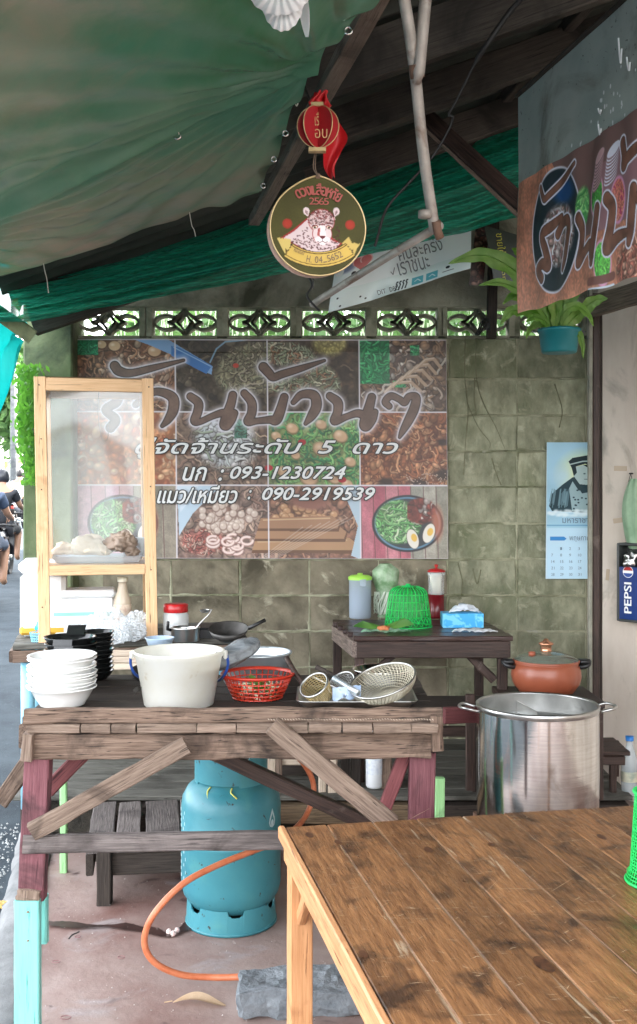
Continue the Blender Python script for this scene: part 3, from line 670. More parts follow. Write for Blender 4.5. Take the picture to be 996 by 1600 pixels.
plank('diagonal_brace', P(49, 1300, 3.02), P(292, 1164, 3.02), .053, .022, W_grey2, bench, up=(0, 1, 0), seg=10, jit=.002)
plank('diagonal_brace', P(426, 1134, 3.03), P(612, 1288, 3.03), .056, .022, W_grey2, bench, up=(0, 1, 0), seg=10, jit=.002)
plank('dark_brace', P(325, 1172, 3.45), P(590, 1294, 3.5), .045, .04, W_dark, bench, up=(0, 1, 0), seg=8)
plank('short_brace', P(76, 1234, 3.2), P(132, 1176, 3.2), .045, .03, W_red, bench, up=(0, 1, 0), seg=4)
plank('short_brace', P(634, 1176, 3.2), P(600, 1266, 3.2), .04, .03, W_red, bench, up=(0, 1, 0), seg=4)
plank('lower_rail', P(36, 1318, 3.045), P(660, 1309, 3.13), .052, .026, W_rail, bench, up=(0, 1, 0), seg=14, jit=.002)
plank('side_stay', P(62, 1166, 3.25), P(2, 1252, 3.5), .055, .02, W_grey, bench, up=(0, 1, 0), seg=5)
# vinyl piping strip nailed to the lip: pale stitched tape
m = MB(); 
for i in range(60):
    a = P(420+i*4.35, 1124+.6*math.sin(i), 3.072); m.box(a, (.0055, .0015, .0016), Matrix.Rotation(.7, 3, 'Y'))
stuff(m.build('staple_row', W_crate, bench))
for (x, y, r) in ((97, 1170, .003), (250, 1172, .003), (560, 1168, .003), (648, 1158, .0035), (612, 1112, .009), (582, 1122, .004), (455, 1128, .004), (276, 1172, .0028), (60, 1292, .0028), (438, 1142, .003), (600, 1276, .003), (60, 1315, .003), (646, 1150, .003), (320, 1160, .006), (150, 1160, .005)):
    Y = 3.046 if y < 1185 else 3.0; MB().lathe([(0, -.001), (r*.9, 0), (r, .002)], (0, 0, 0), 9).build('nail_head', WIRE, bench).matrix_local = wm(bench).inverted()@Matrix.Translation(P(x, y, Y))@Matrix.Rotation(R(90), 4, 'X')
m = MB()
for i in range(110):
    x = random.uniform(60, 665); y = random.choice([random.uniform(1150, 1182), random.uniform(1108, 1126)]); l_ = random.uniform(8, 46); h_ = random.uniform(.5, 1.5); Y = 3.0465 if y > 1140 else 3.0425; dy = random.uniform(-1.2, 1.2)
    m.add([P(x, y, Y), P(x+l_*.5, y+dy*.5-h_*.5, Y), P(x+l_, y+dy, Y), P(x+l_*.45, y+dy*.5+h_*.5, Y)], [[0, 1, 2, 3]])
stuff(m.build('split_crack', mat('crack_shadow', (.012, .009, .007), rough=.95), bench))  # thin dark slivers laid on the boards as splits
# green posts
gp = plank('green_post', P(100, 1214, 4.45), (P(100, 1214, 4.45).x, 4.45, 0), .028, .028, W_lime, None, up=(0, 1, 0)); tag(gp, 'lime green post standing left under the bench near the kerb', 'post')
gp = plank('green_post', P(687, 1215, 3.9), (P(687, 1215, 3.9).x, 3.9, 0), .036, .03, W_lime, None, up=(0, 1, 0)); tag(gp, 'lime green post beside the purple right leg of the bench', 'post')
gp = plank('green_post', P(648, 1200, 4.2), (P(648, 1200, 4.2).x, 4.2, 0), .018, .03, W_lime, None, up=(0, 1, 0)); tag(gp, 'thin green strip behind the purple right leg of the bench', 'post')
# ------------------------------------------------------------------ bowls
def lathe_thing(name, prof, c, mt, seg=32, parent=None, fn=None): return MB().lathe(prof, c, seg, fn).build(name, mt, parent, True, org=c)
bp = [(0, .004), (.062, .004), (.064, 0), (.068, 0), (.070, .005), (.083, .025), (.097, .050), (.105, .0535), (.1065, .056), (.104, .0575), (.096, .055), (.082, .030), (.066, .010), (0, .008)]
c0 = Vector((-.797, 3.285, HB+.002))
ords = ['lowest', 'second from the bottom', 'third from the bottom', 'fourth from the bottom', 'fifth from the bottom', 'sixth from the bottom', 'seventh from the bottom', 'eighth from the bottom', 'second from the top', 'topmost']
bw = None; z = 0
for i in range(10):
    M = Matrix.Translation(c0+Vector((random.uniform(-.002, .002), random.uniform(-.002, .002), z)))@Matrix.Rotation(random.uniform(-.03, .03), 4, 'X')@Matrix.Rotation(random.uniform(-.03, .03), 4, 'Y')
    if bw is None: bw = lathe_thing('white_bowl', bp, c0, WHITE, 48); o = bw
    else: o = dup(bw, M)
    tag(o, 'white melamine bowl, %s of the stack at the bench left end' % ords[i], 'bowl', 'stack of white bowls')
    z += random.choice([.0085, .0095, .0105, .012])if i != 7 else .019
def black_bowl(c, r, lug=True):
    t = thing('black_bowl', '', 'bowl', c)
    s = r/.09
    MB().lathe([(0, .003), (.045*s, .003), (.05*s, 0), (.054*s, .001), (.072*s, .022*s), (.088*s, .044*s), (.091*s, .047*s), (.0895*s, .0485*s), (.085*s, .046*s), (.068*s, .024*s), (.05*s, .007), (0, .006)], c, 40).build('bowl_body', BLACK, t, True)
    if lug:
        m = MB()
        def lf(u, v): return Vector(c)+Vector(((u-.5)*.062, .072*s+.028*v, .044*s+.030*math.sin(v*1.4)))
        m.sheet(lf, 6, 5); m.sheet(lambda u, v: lf(1-u, v)-Vector((0, -.003, .004)), 6, 5)
        m.box(Vector(c)+Vector((0, .10, .044*s+.028)), (.063, .006, .006), bev=.001)
        m.build('lug_handle', BLACK, t, True)
        MB().sheet(lambda u, v: Vector(c)+Vector(((u-.5)*.064, -.086*s-.006-.006*v, .049*s-.020*v)), 6, 4).build('front_lug', BLACK, t, True)
    return t
cB = Vector((-.845, 3.60, HB+.001)); bb0 = black_bowl(cB, .088)
for i, lb in enumerate(['lowest lugged black bowl, hidden low behind the white stack', 'second lugged black bowl from the bottom behind the white stack', 'third lugged black bowl from the bottom behind the white stack', 'fourth lugged black bowl from the bottom behind the white stack',
                        'third lugged black bowl from the top behind the white stack', 'second lugged black bowl from the top behind the white stack', 'topmost lugged black bowl with its square handle standing up']):
    M = Matrix.Translation(cB+Vector((random.uniform(-.003, .003), random.uniform(-.003, .003), i*.0205)))@Matrix.Rotation(random.uniform(-.06, .06), 4, 'Z')
    o = bb0 if i == 0 else dup(bb0, M); tag(o, lb, 'bowl', 'stack of lugged black bowls')
cB = Vector((-.787, 3.74, HB+.001)); bb1 = black_bowl(cB, .062, False)
for i in range(10):
    M = Matrix.Translation(cB+Vector((random.uniform(-.003, .003), random.uniform(-.003, .003), i*.0152)))
    o = bb1 if i == 0 else dup(bb1, M); tag(o, 'small plain black bowl, %s of the stack right of the lugged ones' % ords[i], 'bowl', 'stack of small black bowls')
# ------------------------------------------------------------------ bucket with noodles
cb_ = Vector((-.436, 3.30, HB)); bk = thing('white_bucket', 'milky white plastic bucket with blue bail, full of pale noodles', 'bucket', cb_)
MB().lathe([(0, .004), (.104, .004), (.106, 0), (.108, .003), (.134, .150), (.138, .152), (.1385, .160), (.142, .162), (.1425, .168), (.138, .170), (.134, .166), (.131, .15), (.1045, .008), (0, .008)], cb_, 56).build('pail', BUCK, bk, True)
for s in (-1, 1):
    m = MB(); m.box(cb_+Vector((s*.146, -.002, .155)), (.012, .028, .026), bev=.004); m.build('ear', BUCK, bk)
hp = [cb_+Vector((s_*.147*math.cos(a), .03+.10*math.sin(a), .150-.085*math.sin(a)**.8)) for s_, a in [(1, k*math.pi/20) for k in range(1, 20)]]
MB().tube(spline([cb_+Vector((.150, 0, .152)), cb_+Vector((.152, .01, .12)), cb_+Vector((.138, .03, .085)), cb_+Vector((.10, .11, .05)), cb_+Vector((0, .15, .035)), cb_+Vector((-.10, .11, .05)), cb_+Vector((-.138, .03, .085)), cb_+Vector((-.152, .01, .12)), cb_+Vector((-.150, 0, .152))], 7), .0045, 8).build('bail', BLUEPL, bk, True)
nd = MB().lathe([(.101, .010), (.118, .09), (.124, .118), (.09, .126), (.04, .122), (0, .128)], cb_, 30, fn=lambda a, z: 1-.03*abs(math.sin(a*7+z*90))).build('noodles', CREAMF, None, True)
tag(nd, 'pale fresh noodles filling the white bucket', 'noodles')
# ------------------------------------------------------------------ red basket
cr = Vector((-.196, 3.40, HB)); rb = thing('red_basket', 'red plastic lattice basket holding cut herbs', 'basket', cr)
m = MB()
def rr(z): return .078+.034*(z/.075)
m.lathe([(rr(.075), .072), (.1185, .073), (.1205, .080), (.1165, .083), (.111, .080), (rr(.075)-.003, .074)], cr, 48); m.build('rim', REDPL, rb, True)
m = MB()
for z in (.005, .018, .031, .044, .057): m.lathe([(rr(z)+.002, z-.0018), (rr(z)+.002, z+.0018), (rr(z)-.001, z+.0018), (rr(z)-.001, z-.0018), (rr(z)+.002, z-.0018)], cr, 48)
for k in range(34):
    a = k*2*math.pi/34; d = Vector((math.cos(a), math.sin(a), 0)); m.tube([cr+d*rr(0)+Vector((0, 0, .001)), cr+d*rr(.074)+Vector((0, 0, .074))], .0022, 5)
m.lathe([(0, .002), (.078, .002), (.079, .005), (0, .005)], cr, 40); m.build('lattice', REDPL, rb, True)
m = MB()
for i in range(26):
    a = random.uniform(0, 6.28); r = random.uniform(0, .07); q = cr+Vector((r*math.cos(a), r*math.sin(a), .02+random.uniform(0, .045))); d = Vector((random.uniform(-1, 1), random.uniform(-1, 1), random.uniform(-.3, .6))).normalized()*.03
    n_ = d.cross(Vector((0, 0, 1))).normalized()*.012; m.add([q-d, q+n_, q+d, q-n_], [[0, 1, 2, 3]])
tag(stuff(m.build('cut_herbs', LEAFV)), 'loose green and pale herb leaves inside the red basket', 'herbs')
m = MB()
for i in range(60):
    a = random.uniform(0, 6.28); r = .066*random.uniform(.4, 1); q = cr+Vector((r*math.cos(a), r*math.sin(a), .006+random.uniform(0, .04)))
    m.box(q, (.018, .007, .007), Matrix.Rotation(random.uniform(0, 3), 3, 'Z')@Matrix.Rotation(random.uniform(-.5, .5), 3, 'Y'), bev=.002)
tag(stuff(m.build('bean_sprouts', CREAMF)), 'pale bean sprouts heaped in the bottom of the red basket', 'sprouts')
# ------------------------------------------------------------------ aluminium pot, bundle
ca = Vector((-.215, 3.66, HB)); pt = thing('aluminium_pot', 'dull blue-grey aluminium pot behind the red basket', 'pot', ca)
MB().lathe([(0, .003), (.108, .003), (.113, .01), (.115, .100), (.122, .104), (.124, .108), (.121, .112), (.116, .110), (.112, .10), (.110, .012), (0, .008)], ca, 56).build('pot_body', ALU, pt, True)
tag(MB().lathe([(0, .082), (.06, .084), (.109, .082)], ca, 30).build('dark_broth', mat('broth', (.05, .055, .045), rough=.25), None, True), 'dark greenish liquid inside the aluminium pot', 'broth')
m = MB()
def cap(u, v):
    a = P(402, 1002, 3.45); c = P(330, 1042, 3.35); p = a.lerp(c, v); r = .042*(math.sin(math.pi*min(max(v*.94+.03, 0), 1))**.35); d = (c-a).normalized(); s_ = d.cross(Vector((0, 0, 1))).normalized(); t_ = s_.cross(d)
    an = u*2*math.pi; r *= 1+.16*noise.noise((u*6, v*5, 1))+.06*math.sin(an*7+v*5); return p+s_*math.cos(an)*r*1.1+t_*math.sin(an)*r*.8
m.sheet(cap, 40, 26); tag(m.build('film_bundle', GBAG, None, True), 'shiny grey plastic bundle leaning between the bucket and aluminium pot', 'bag')
# small spoon beside the bucket
m = MB()
m.sheet(lambda u, v: P(208+18*u, 1078+10*v-6*math.sin(u*3.1), 3.25)+Vector((0, .03*v, 0)), 8, 5); tag(m.build('ladle_bowl', STEELD, None, True), 'small steel ladle lying at the left foot of the bucket', 'ladle')
# ------------------------------------------------------------------ tray with strainers
ct = P(556, 1092, 3.33); ct.z = HB+.004; ty = thing('steel_tray', 'shallow rectangular steel tray at the right end of the bench', 'tray', ct)
m = MB()
def rect_ring(cx, cy, hx, hy, r, z, n=6):
    o = []
    for k, (sx, sy) in enumerate(((1, 1), (-1, 1), (-1, -1), (1, -1))):
        for i in range(n+1):
            a = (k+i/n)*math.pi/2; o.append((cx+sx*(hx-r)+r*math.cos(a), cy+sy*(hy-r)+r*math.sin(a), z))
    return o
def rings(m, rs):
    n = len(rs[0]); vs = [v for r in rs for v in r]; fs = []
    for i in range(len(rs)-1):
        for k in range(n): fs.append([i*n+k, i*n+(k+1) % n, (i+1)*n+(k+1) % n, (i+1)*n+k])
    fs.append([(len(rs)-1)*n+k for k in range(n)]); m.add(vs, fs)
rings(m, [rect_ring(ct.x, ct.y, .180, .13, .03, ct.z+.020), rect_ring(ct.x, ct.y, .186, .136, .03, ct.z+.024), rect_ring(ct.x, ct.y, .178, .128, .03, ct.z+.023), rect_ring(ct.x, ct.y, .160, .112, .02, ct.z+.003)])
rings(m, [rect_ring(ct.x, ct.y, .184, .134, .03, ct.z+.021), rect_ring(ct.x, ct.y, .160, .113, .02, ct.z)][::1]); m.build('pan', STEELD, ty, True)
# ladle strainer (brass mesh cup)
def mesh_cup(name, label, c, r, h, tilt, mt, grp=None, nz=9, nk=26, wr=.0011, handle=None, rim=STEELD):
    t = thing(name, label, 'strainer', c, grp); Rm = tilt
    def tr(p): return Vector(c)+Rm@Vector(p)
    def rz_(z): return r*math.sin(math.acos(max(-1, min(1, 1-z/h)))) if h < r*1.1 else r*(.72+.28*min(z/h*1.2, 1))
    m = MB()
    for i in range(1, nz+1):
        z = h*i/nz; q = rz_(z); m.tube([tr((q*math.cos(a), q*math.sin(a), z)) for a in [k*2*math.pi/36 for k in range(36)]], wr, 4, closed=True)
    for k in range(nk):
        a = k*2*math.pi/nk; m.tube([tr((rz_(h*j/8)*math.cos(a+.25*j/8), rz_(h*j/8)*math.sin(a+.25*j/8), h*j/8)) for j in range(0, 9)], wr, 4)
    m.build('wire_mesh', mt, t, True)
    MB().tube([tr((rz_(h)*math.cos(a), rz_(h)*math.sin(a), h)) for a in [k*2*math.pi/36 for k in range(36)]], .0035, 7, closed=True).build('rim', rim, t, True)
    for hd in (handle or []): MB().tube(hd[0], hd[1], 10).build('handle', hd[2], t, True)
    return t
BW = mat('brass_wire', (.55, .42, .20), rough=.4, metal=.7)
Rt = Matrix.Rotation(-.55, 3, 'Y')@Matrix.Rotation(.55, 3, 'X')
mesh_cup('noodle_strainer', 'brass wire noodle strainer lying left in the tray with a dark handle', P(505, 1090, 3.28)+Vector((0, 0, .0)), .046, .062, Rt, BW, handle=[(spline([P(478, 1073, 3.33), P(462, 1052, 3.40), P(448, 1028, 3.45)], 4), .009, W_dark)])
mesh_cup('noodle_strainer', 'second noodle strainer at the back of the tray with wooden grip', P(545, 1083, 3.38), .045, .05, Rt, STEELD, handle=[([P(548, 1080, 3.34), P(522, 1056, 3.36)], .0065, ALU), ([P(523, 1057, 3.36), P(494, 1042, 3.38)], .0085, W_blk)])
st = thing('steel_skimmer', 'steel skimmer handles lying crossed in the tray', 'skimmer', P(548, 1086, 3.25))
MB().tube([P(560, 1083, 3.22), P(522, 1060, 3.30)], .010, 10).build('handle', ALU, st, True); MB().tube([P(532, 1078, 3.30), P(486, 1056, 3.36)], .004, 8).build('shaft', STEELD, st, True)
Rc = Matrix.Rotation(.36, 3, 'Y')@Matrix.Rotation(.20, 3, 'X')
Rc = Matrix.Rotation(-.30, 3, 'Y')@Matrix.Rotation(.28, 3, 'X')
mesh_cup('wire_colander', 'large round wire colander tilted in the right of the tray', P(606, 1090, 3.28), .105, .062, Rc, mat('tinned_wire', (.5, .46, .36), rough=.35, metal=.8), nz=14, nk=54, wr=.00125)
cs = P(598, 1072, 3.46); cs.z = HB+.03
tag(MB().lathe([(0, .002), (.05, .002), (.07, .016), (.094, .05), (.101, .052), (.099, .056), (.092, .054), (.066, .02), (.045, .007), (0, .006)], cs, 48).build('steel_bowl', STEEL, None, True), 'shiny steel mixing bowl standing behind the wire colander', 'bowl')
o = MB().sheet(lambda u, v: P(520+45*u, 1074+20*v, 3.22)+Vector((0, .04*u, .01*noise.noise((u*4, v*4, 1)))), 12, 6).build('blue_cloth', mat('pale_blue_cloth', (.30, .42, .62), (.5, .6, .75), scale=20, rough=.8), None, True); tag(o, 'pale blue patterned cloth tucked under the strainer in the tray', 'cloth')
# ================================================================== FAR TABLE with display case
TT = .95
ft = thing('side_table', 'grey board table on light blue pipe legs at the street side', 'table', (-.9, 4.6, 0))
u1 = Vector((.98, .196, 0)); v1 = Vector((-.2, .98, 0)); o1 = Vector((-1.315, 4.54, 0))
def tb(a, c, z): return o1+u1*a+v1*c+Vector((0, 0, z))
for i in range(6): plank('top_board', tb(0, .045+.105*i, TT-.014), tb(1.02, .045+.105*i, TT-.014), .10, .024, W_deck, ft, seg=8)
for (a, c, d, e) in ((0, 0, 1.02, 0), (0, .62, 1.02, .62)): plank('apron', tb(a, c, TT-.055), tb(d, e, TT-.055), .05, .03, W_grey, ft, up=(0, 1, 0), seg=8)
plank('apron', tb(0, 0, TT-.055), tb(0, .62, TT-.055), .05, .03, W_grey, ft, up=(1, 0, 0), seg=5)
for (a, c) in ((.06, .05), (.96, .0), (.06, .58), (.96, .58)):
    q = tb(a, c, 0); MB().tube([q+Vector((0, 0, .226)), q+Vector((0, 0, TT-.03))], .030, 20).build('leg', BLUEP, ft, True)
cse = thing('display_case', 'pine framed clear display case standing on the side table', 'display case', (-1.0, 4.6, TT))
ua = Vector((.98, .196, 0)); va = Vector((-.195, .98, 0)); oc = P(70, 1003, 4.6); oc.z = 0
W1, D1, ZT = .463, .36, 2.105
def cc(a, c, z): return oc+ua*a+va*c+Vector((-.012*(z-.95)/1.15*1.7, 0, z))
for (a, c) in ((0, 0), (W1, 0), (0, D1), (W1, D1)):
    plank('corner_post', cc(a, c, TT), cc(a, c, ZT), .050, .034, W_pine, cse, up=tuple(va), seg=6, jit=.0006, cham=.002)
for z, h in ((ZT-.032, .056), (1.262, .044)):
    plank('front_rail', cc(.026, -.002, z), cc(W1-.026, -.002, z), h, .032, W_pine, cse, up=tuple(va), seg=5, jit=.0006, cham=.002)
    plank('back_rail', cc(.026, D1, z), cc(W1-.026, D1, z), h, .03, W_pine, cse, up=tuple(va), seg=5, jit=.0006, cham=.002)
    for a in (0, W1): plank('side_rail', cc(a, .018, z), cc(a, D1-.018, z), h, .03, W_pine, cse, up=tuple(ua), seg=4, jit=.0006, cham=.002)
for k, (a, yy) in enumerate(((0, 602), (0, 686), (0, 765), (0, 948), (W1, 602), (W1, 892), (W1, 760))):
    z = CH-(yy-HY)/F*4.6; q = cc(a+random.uniform(-.006, .006), -.020, z); MB().tube([q, q-va*.003], .003, 8).build('screw_head', WIRE, cse, True)
MB().box((0, 0, 0), (W1, D1, .008)).build('tmp', W_pine) if 0 else None
m = MB(); m.add([cc(0, 0, 1.285), cc(W1, 0, 1.285), cc(W1, D1, 1.285), cc(0, D1, 1.285), cc(0, 0, 1.278), cc(W1, 0, 1.278), cc(W1, D1, 1.278), cc(0, D1, 1.278)], [[0, 1, 2, 3], [7, 6, 5, 4], [0, 4, 5, 1], [1, 5, 6, 2], [2, 6, 7, 3], [3, 7, 4, 0]]); m.build('shelf', W_pine, cse)
def pane(a0, c0_, a1, c1_, z0, z1):
    m = MB(); m.sheet(lambda u, v: cc(a0+(a1-a0)*u, c0_+(c1_-c0_)*u, z0+(z1-z0)*v)+va*.003*math.sin(u*5+v*2), 12, 16); m.build('pane', PANE, cse, True)
pane(.02, -.004, W1-.02, -.004, 1.28, ZT-.055); pane(.0, .02, 0, D1-.02, 1.28, ZT-.05); pane(W1, .02, W1, D1-.02, 1.28, ZT-.05)
m = MB(); m.sheet(lambda u, v: cc(W1*u, D1*v, ZT+.002), 4, 4); m.build('top_pane', PANE, cse)
# tray of chicken inside
tq_ = thing('enamel_tray', 'grey enamel tray of meat on the display case shelf', 'tray', cc(W1/2, .15, 1.287))
def trf(u, v):
    a = .035+.395*u; c = .02+.26*v; e = min(u, 1-u)*.395; f = min(v, 1-v)*.26; h = .028*(1-smooth01(min(e, f)/.02)); return cc(a, c, 1.289+h)
MB().sheet(trf, 40, 30).build('pan', TRAYW, tq_, True)
def lump(name, label, cat, c, rad, mt, seed, rough=.25, nu=36, nv=20, rot=None):
    rot = rot or Matrix.Identity(3)
    def f(u, v):
        a = u*2*math.pi; b_ = v*math.pi; d = Vector((math.cos(a)*math.sin(b_), math.sin(a)*math.sin(b_), -math.cos(b_)))
        k = 1+rough*noise.noise(d*1.6+Vector((seed, 0, 0)))+rough*.6*noise.noise(d*4+Vector((seed, 5, 0)))
        return Vector(c)+rot@Vector((d.x*rad[0]*k, d.y*rad[1]*k, max(d.z*rad[2]*k, -rad[2]*.8)))
    o = MB().sheet(f, nu, nv).build(name, mt, None, True); return tag(o, label, cat)
def CQ(px, py, c=.12):                                     # point in case from photo pixel
    Y = 4.6+.98*c; return P(px, py, Y)
lump('poached_chicken', 'pale poached chicken lying in the middle of the case tray', 'chicken', CQ(138, 853, .09), (.085, .05, .048), CHICK, 3, .35)
lump('poached_chicken', 'pale chicken piece at the left end of the case tray', 'chicken', CQ(104, 858), (.06, .05, .03), CHICK, 9, .5)
lump('chicken_thigh', 'small round chicken piece beside the grey offal', 'chicken', CQ(163, 858, .09), (.036, .035, .034), CHICK, 5, .4)
lump('boiled_offal', 'grey brown boiled offal heaped right in the case tray', 'offal', CQ(190, 848, .07), (.066, .05, .05), OFFAL, 11, .38, 60, 34)
lump('boiled_offal', 'small grey offal piece near the right case post', 'offal', CQ(207, 862, .08), (.03, .03, .022), OFFAL, 8, .5)
tg = thing('grey_tub', 'pale grey plastic tub at the right inside the case', 'tub', CQ(212, 870, .25)); m = MB(); q = CQ(212, 852, .27); rings(m, [rect_ring(q.x, q.y, .055, .05, .012, q.z+.035), rect_ring(q.x, q.y, .05, .045, .012, q.z-.05)]); m.build('tub_body', TRAYW, tg, True)
wr = MB().tube(spline([cc(.25, .12, ZT-.05), cc(.245, .12, ZT-.15), cc(.26, .12, ZT-.26), cc(.285, .12, ZT-.26), cc(.29, .12, ZT-.19)], 8), .0016, 6).build('meat_hook', WIRE, None, True); tag(wr, 'thin wire meat hook hanging inside the display case', 'hook')
# under the shelf: foam box, bottle, bags
fb = thing('foam_box', 'white foam box with a pale green stripe under the case shelf', 'box', cc(.15, .20, TT))
q = cc(.165, .25, TT); m = MB().box(q+Vector((0, 0, .085)), (.27, .17, .17), Matrix.Rotation(.2, 3, 'Z'), bev=.012); m.build('box_body', FOAM, fb)
m = MB().box(q+Vector((0, 0, .19)), (.28, .18, .035), Matrix.Rotation(.2, 3, 'Z'), bev=.01); m.build('box_lid', FOAM, fb)
m = MB().box(q+Vector((0, 0, .10)), (.2715, .1715, .016), Matrix.Rotation(.2, 3, 'Z')); m.build('stripe', mat('mint_stripe', (.30, .62, .55), rough=.5), fb)
def bottle(name, label, c, r, h, mt, neck=.3, capm=None, lab=None, liquid=None, grp=None):
    t = thing(name, label, 'bottle', c, grp); c = Vector(c)
    pr = [(0, .003), (r*.92, .002), (r, .01), (r, h*.55), (r*.97, h*.6), (r*.6, h*.76), (r*neck*1.1, h*.86), (r*neck, h*.93), (0, h*.932)]
    MB().lathe(pr, c, 28).build('bottle_body', mt, t, True)
    MB().lathe([(r*neck*1.35, h*.925), (r*neck*1.35, h), (0, h)], c, 20).build('cap', capm or REDLID, t, True)
    if lab: MB().lathe([(r*1.01, h*lab[0]), (r*1.01, h*lab[1])], c, 28).build('label', lab[2], t, True)
    return t
bottle('sauce_bottle', 'tall sauce bottle with printed label behind the case right post', cc(.335, .10, TT), .040, .27, mat('sauce_glass', (.62, .52, .40), rough=.15, alpha=.7), .42, mat('cream_cap', (.7, .66, .52), rough=.4), (.22, .55, mat('sauce_label', (.45, .32, .25), (.75, .68, .55), scale=30, rough=.5)))
for i, (a, c, r, lb) in enumerate([(.22, -.10, (.085, .06, .055), 'crumpled clear plastic bag left of the case right post'), (.36, -.10, (.075, .06, .045), 'crumpled clear plastic bag against the case right post'), (.30, -.16, (.06, .05, .05), 'small knotted clear bag lying in front of the other bags'), (.27, -.02, (.10, .06, .085), 'tall crumpled clear bag standing in front of the foam box'), (.40, -.02, (.07, .05, .075), 'crumpled clear bag squeezed beside the sauce bottle')]):
    q = cc(a, c+.06, TT+.045)
    def f(u, v, q=q, r=r, i=i):
        an = u*2*math.pi; b_ = v*math.pi; d = Vector((math.cos(an)*math.sin(b_), math.sin(an)*math.sin(b_), -math.cos(b_)))
        k = 1+.35*abs(noise.noise(d*3+Vector((i*9, 0, 0))))-.3*abs(noise.noise(d*7+Vector((i, 3, 0)))); return q+Vector((d.x*r[0]*k, d.y*r[1]*k, max(d.z*r[2]*k, -.045)))
    tag(MB().sheet(f, 60, 34).build('plastic_bag', BAG, None), lb, 'bag', 'clear plastic bags')
cl = thing('white_cooler', 'white plastic cooler box at the street end of the side table', 'cooler', P(46, 1005, 4.78))
q = tb(.115, .33, TT); Rz_ = Matrix.Rotation(.2, 3, 'Z')
MB().box(q+Vector((0, 0, .145)), (.20, .26, .285), Rz_, bev=.02).build('cooler_body', mat('cooler_plastic', (.85, .86, .86), rough=.4), cl)
MB().box(q+Vector((0, 0, .315)), (.215, .275, .055), Rz_, bev=.018).build('cooler_lid', FOAM, cl)
MB().box(q+Vector((0, 0, .03)), (.203, .263, .04), Rz_, bev=.01).build('yellow_band', YELL, cl)
q = tb(.105, .055, TT); m = MB()
for z in (.004, .016, .028, .040): m.lathe([(.030+z*.2, z-.0015), (.030+z*.2, z+.0015), (.028+z*.2, z+.0015), (.028+z*.2, z-.0015), (.030+z*.2, z-.0015)], q, 24)
for k in range(20):
    a = k*math.pi/10; m.tube([q+Vector((.029*math.cos(a), .029*math.sin(a), 0)), q+Vector((.038*math.cos(a), .038*math.sin(a), .042))], .0015, 4)
sb = thing('blue_basket', 'tiny light blue lattice basket in front of the cooler', 'basket', q); m.build('lattice', mat('sky_plastic', (.25, .60, .78), rough=.4), sb)
lump('pink_sachet', 'crumpled pink sachet in the tiny blue basket', 'sachet', q+Vector((.02, -.01, .05)), (.018, .012, .016), mat('pink_film', (.8, .12, .2), rough=.3), 2, .5)
lump('blue_sachet', 'crumpled blue sachet in the tiny blue basket', 'sachet', q+Vector((-.0, 0, .062)), (.014, .01, .02), mat('cyan_film', (.03, .4, .55), rough=.3), 4, .5)
# jar, saucepan, black box on the table right end
q = P(275, 1000, 4.75); q.z = TT
jr = thing('red_lid_jar', 'clear plastic jar with a ribbed red lid behind the bucket', 'jar', q)
MB().lathe([(0, .003), (.055, .003), (.058, .01), (.058, .10), (.052, .112), (.050, .118)], q, 32).build('jar_body', mat('jar_clear', (.72, .74, .74), rough=.12, alpha=.55), jr, True)
MB().lathe([(.053, .114), (.055, .118), (.055, .148), (.050, .152), (0, .152)], q, 48, fn=lambda a, z: 1+.012*math.sin(a*24)).build('jar_lid', REDLID, jr, True)
q = P(290, 1010, 4.62); q.z = TT
sp = thing('small_saucepan', 'small steel saucepan with a ladle in front of the red lid jar', 'saucepan', q)
MB().lathe([(0, .002), (.055, .002), (.06, .006), (.062, .058), (.066, .062), (.062, .062), (.058, .055), (.056, .008), (0, .006)], q, 36).build('pan_body', STEELD, sp, True)
MB().tube([q+Vector((-.06, -.01, .05)), q+Vector((-.075, -.02, .055)), q+Vector((-.07, -.04, .09))], .007, 8).build('handle', BLKPL, sp, True)
ld = thing('serving_ladle', 'steel ladle resting upright in the small saucepan', 'ladle', q+Vector((.02, 0, .02)))
MB().tube(spline([q+Vector((.02, 0, .02)), q+Vector((.06, .0, .075)), q+Vector((.10, .0, .115)), q+Vector((.115, .0, .14))], 5), .003, 8).build('handle', STEELD, ld, True)
lump2 = MB().lathe([(0, 0), (.012, .001), (.020, .006), (.024, .014)], q+Vector((.085, 0, .125)), 20).build('ladle_cup', STEELD, ld, True)
m = MB().box(P(345, 992, 4.85), (.22, .2, .09), Matrix.Rotation(.1, 3, 'Z'), bev=.01); tag(m.build('black_crate', BLKPL), 'low black plastic crate behind the grey bundle', 'crate')
q = P(250, 998, 4.5); q.z = TT
tag(MB().lathe([(0, .002), (.05, .002), (.06, .03), (.064, .034), (.06, .034), (.05, .006), (0, .005)], q, 30).build('blue_dish', mat('pale_blue_dish', (.45, .58, .72), rough=.3), None, True), 'pale blue dish beside the right post of the display case', 'dish')
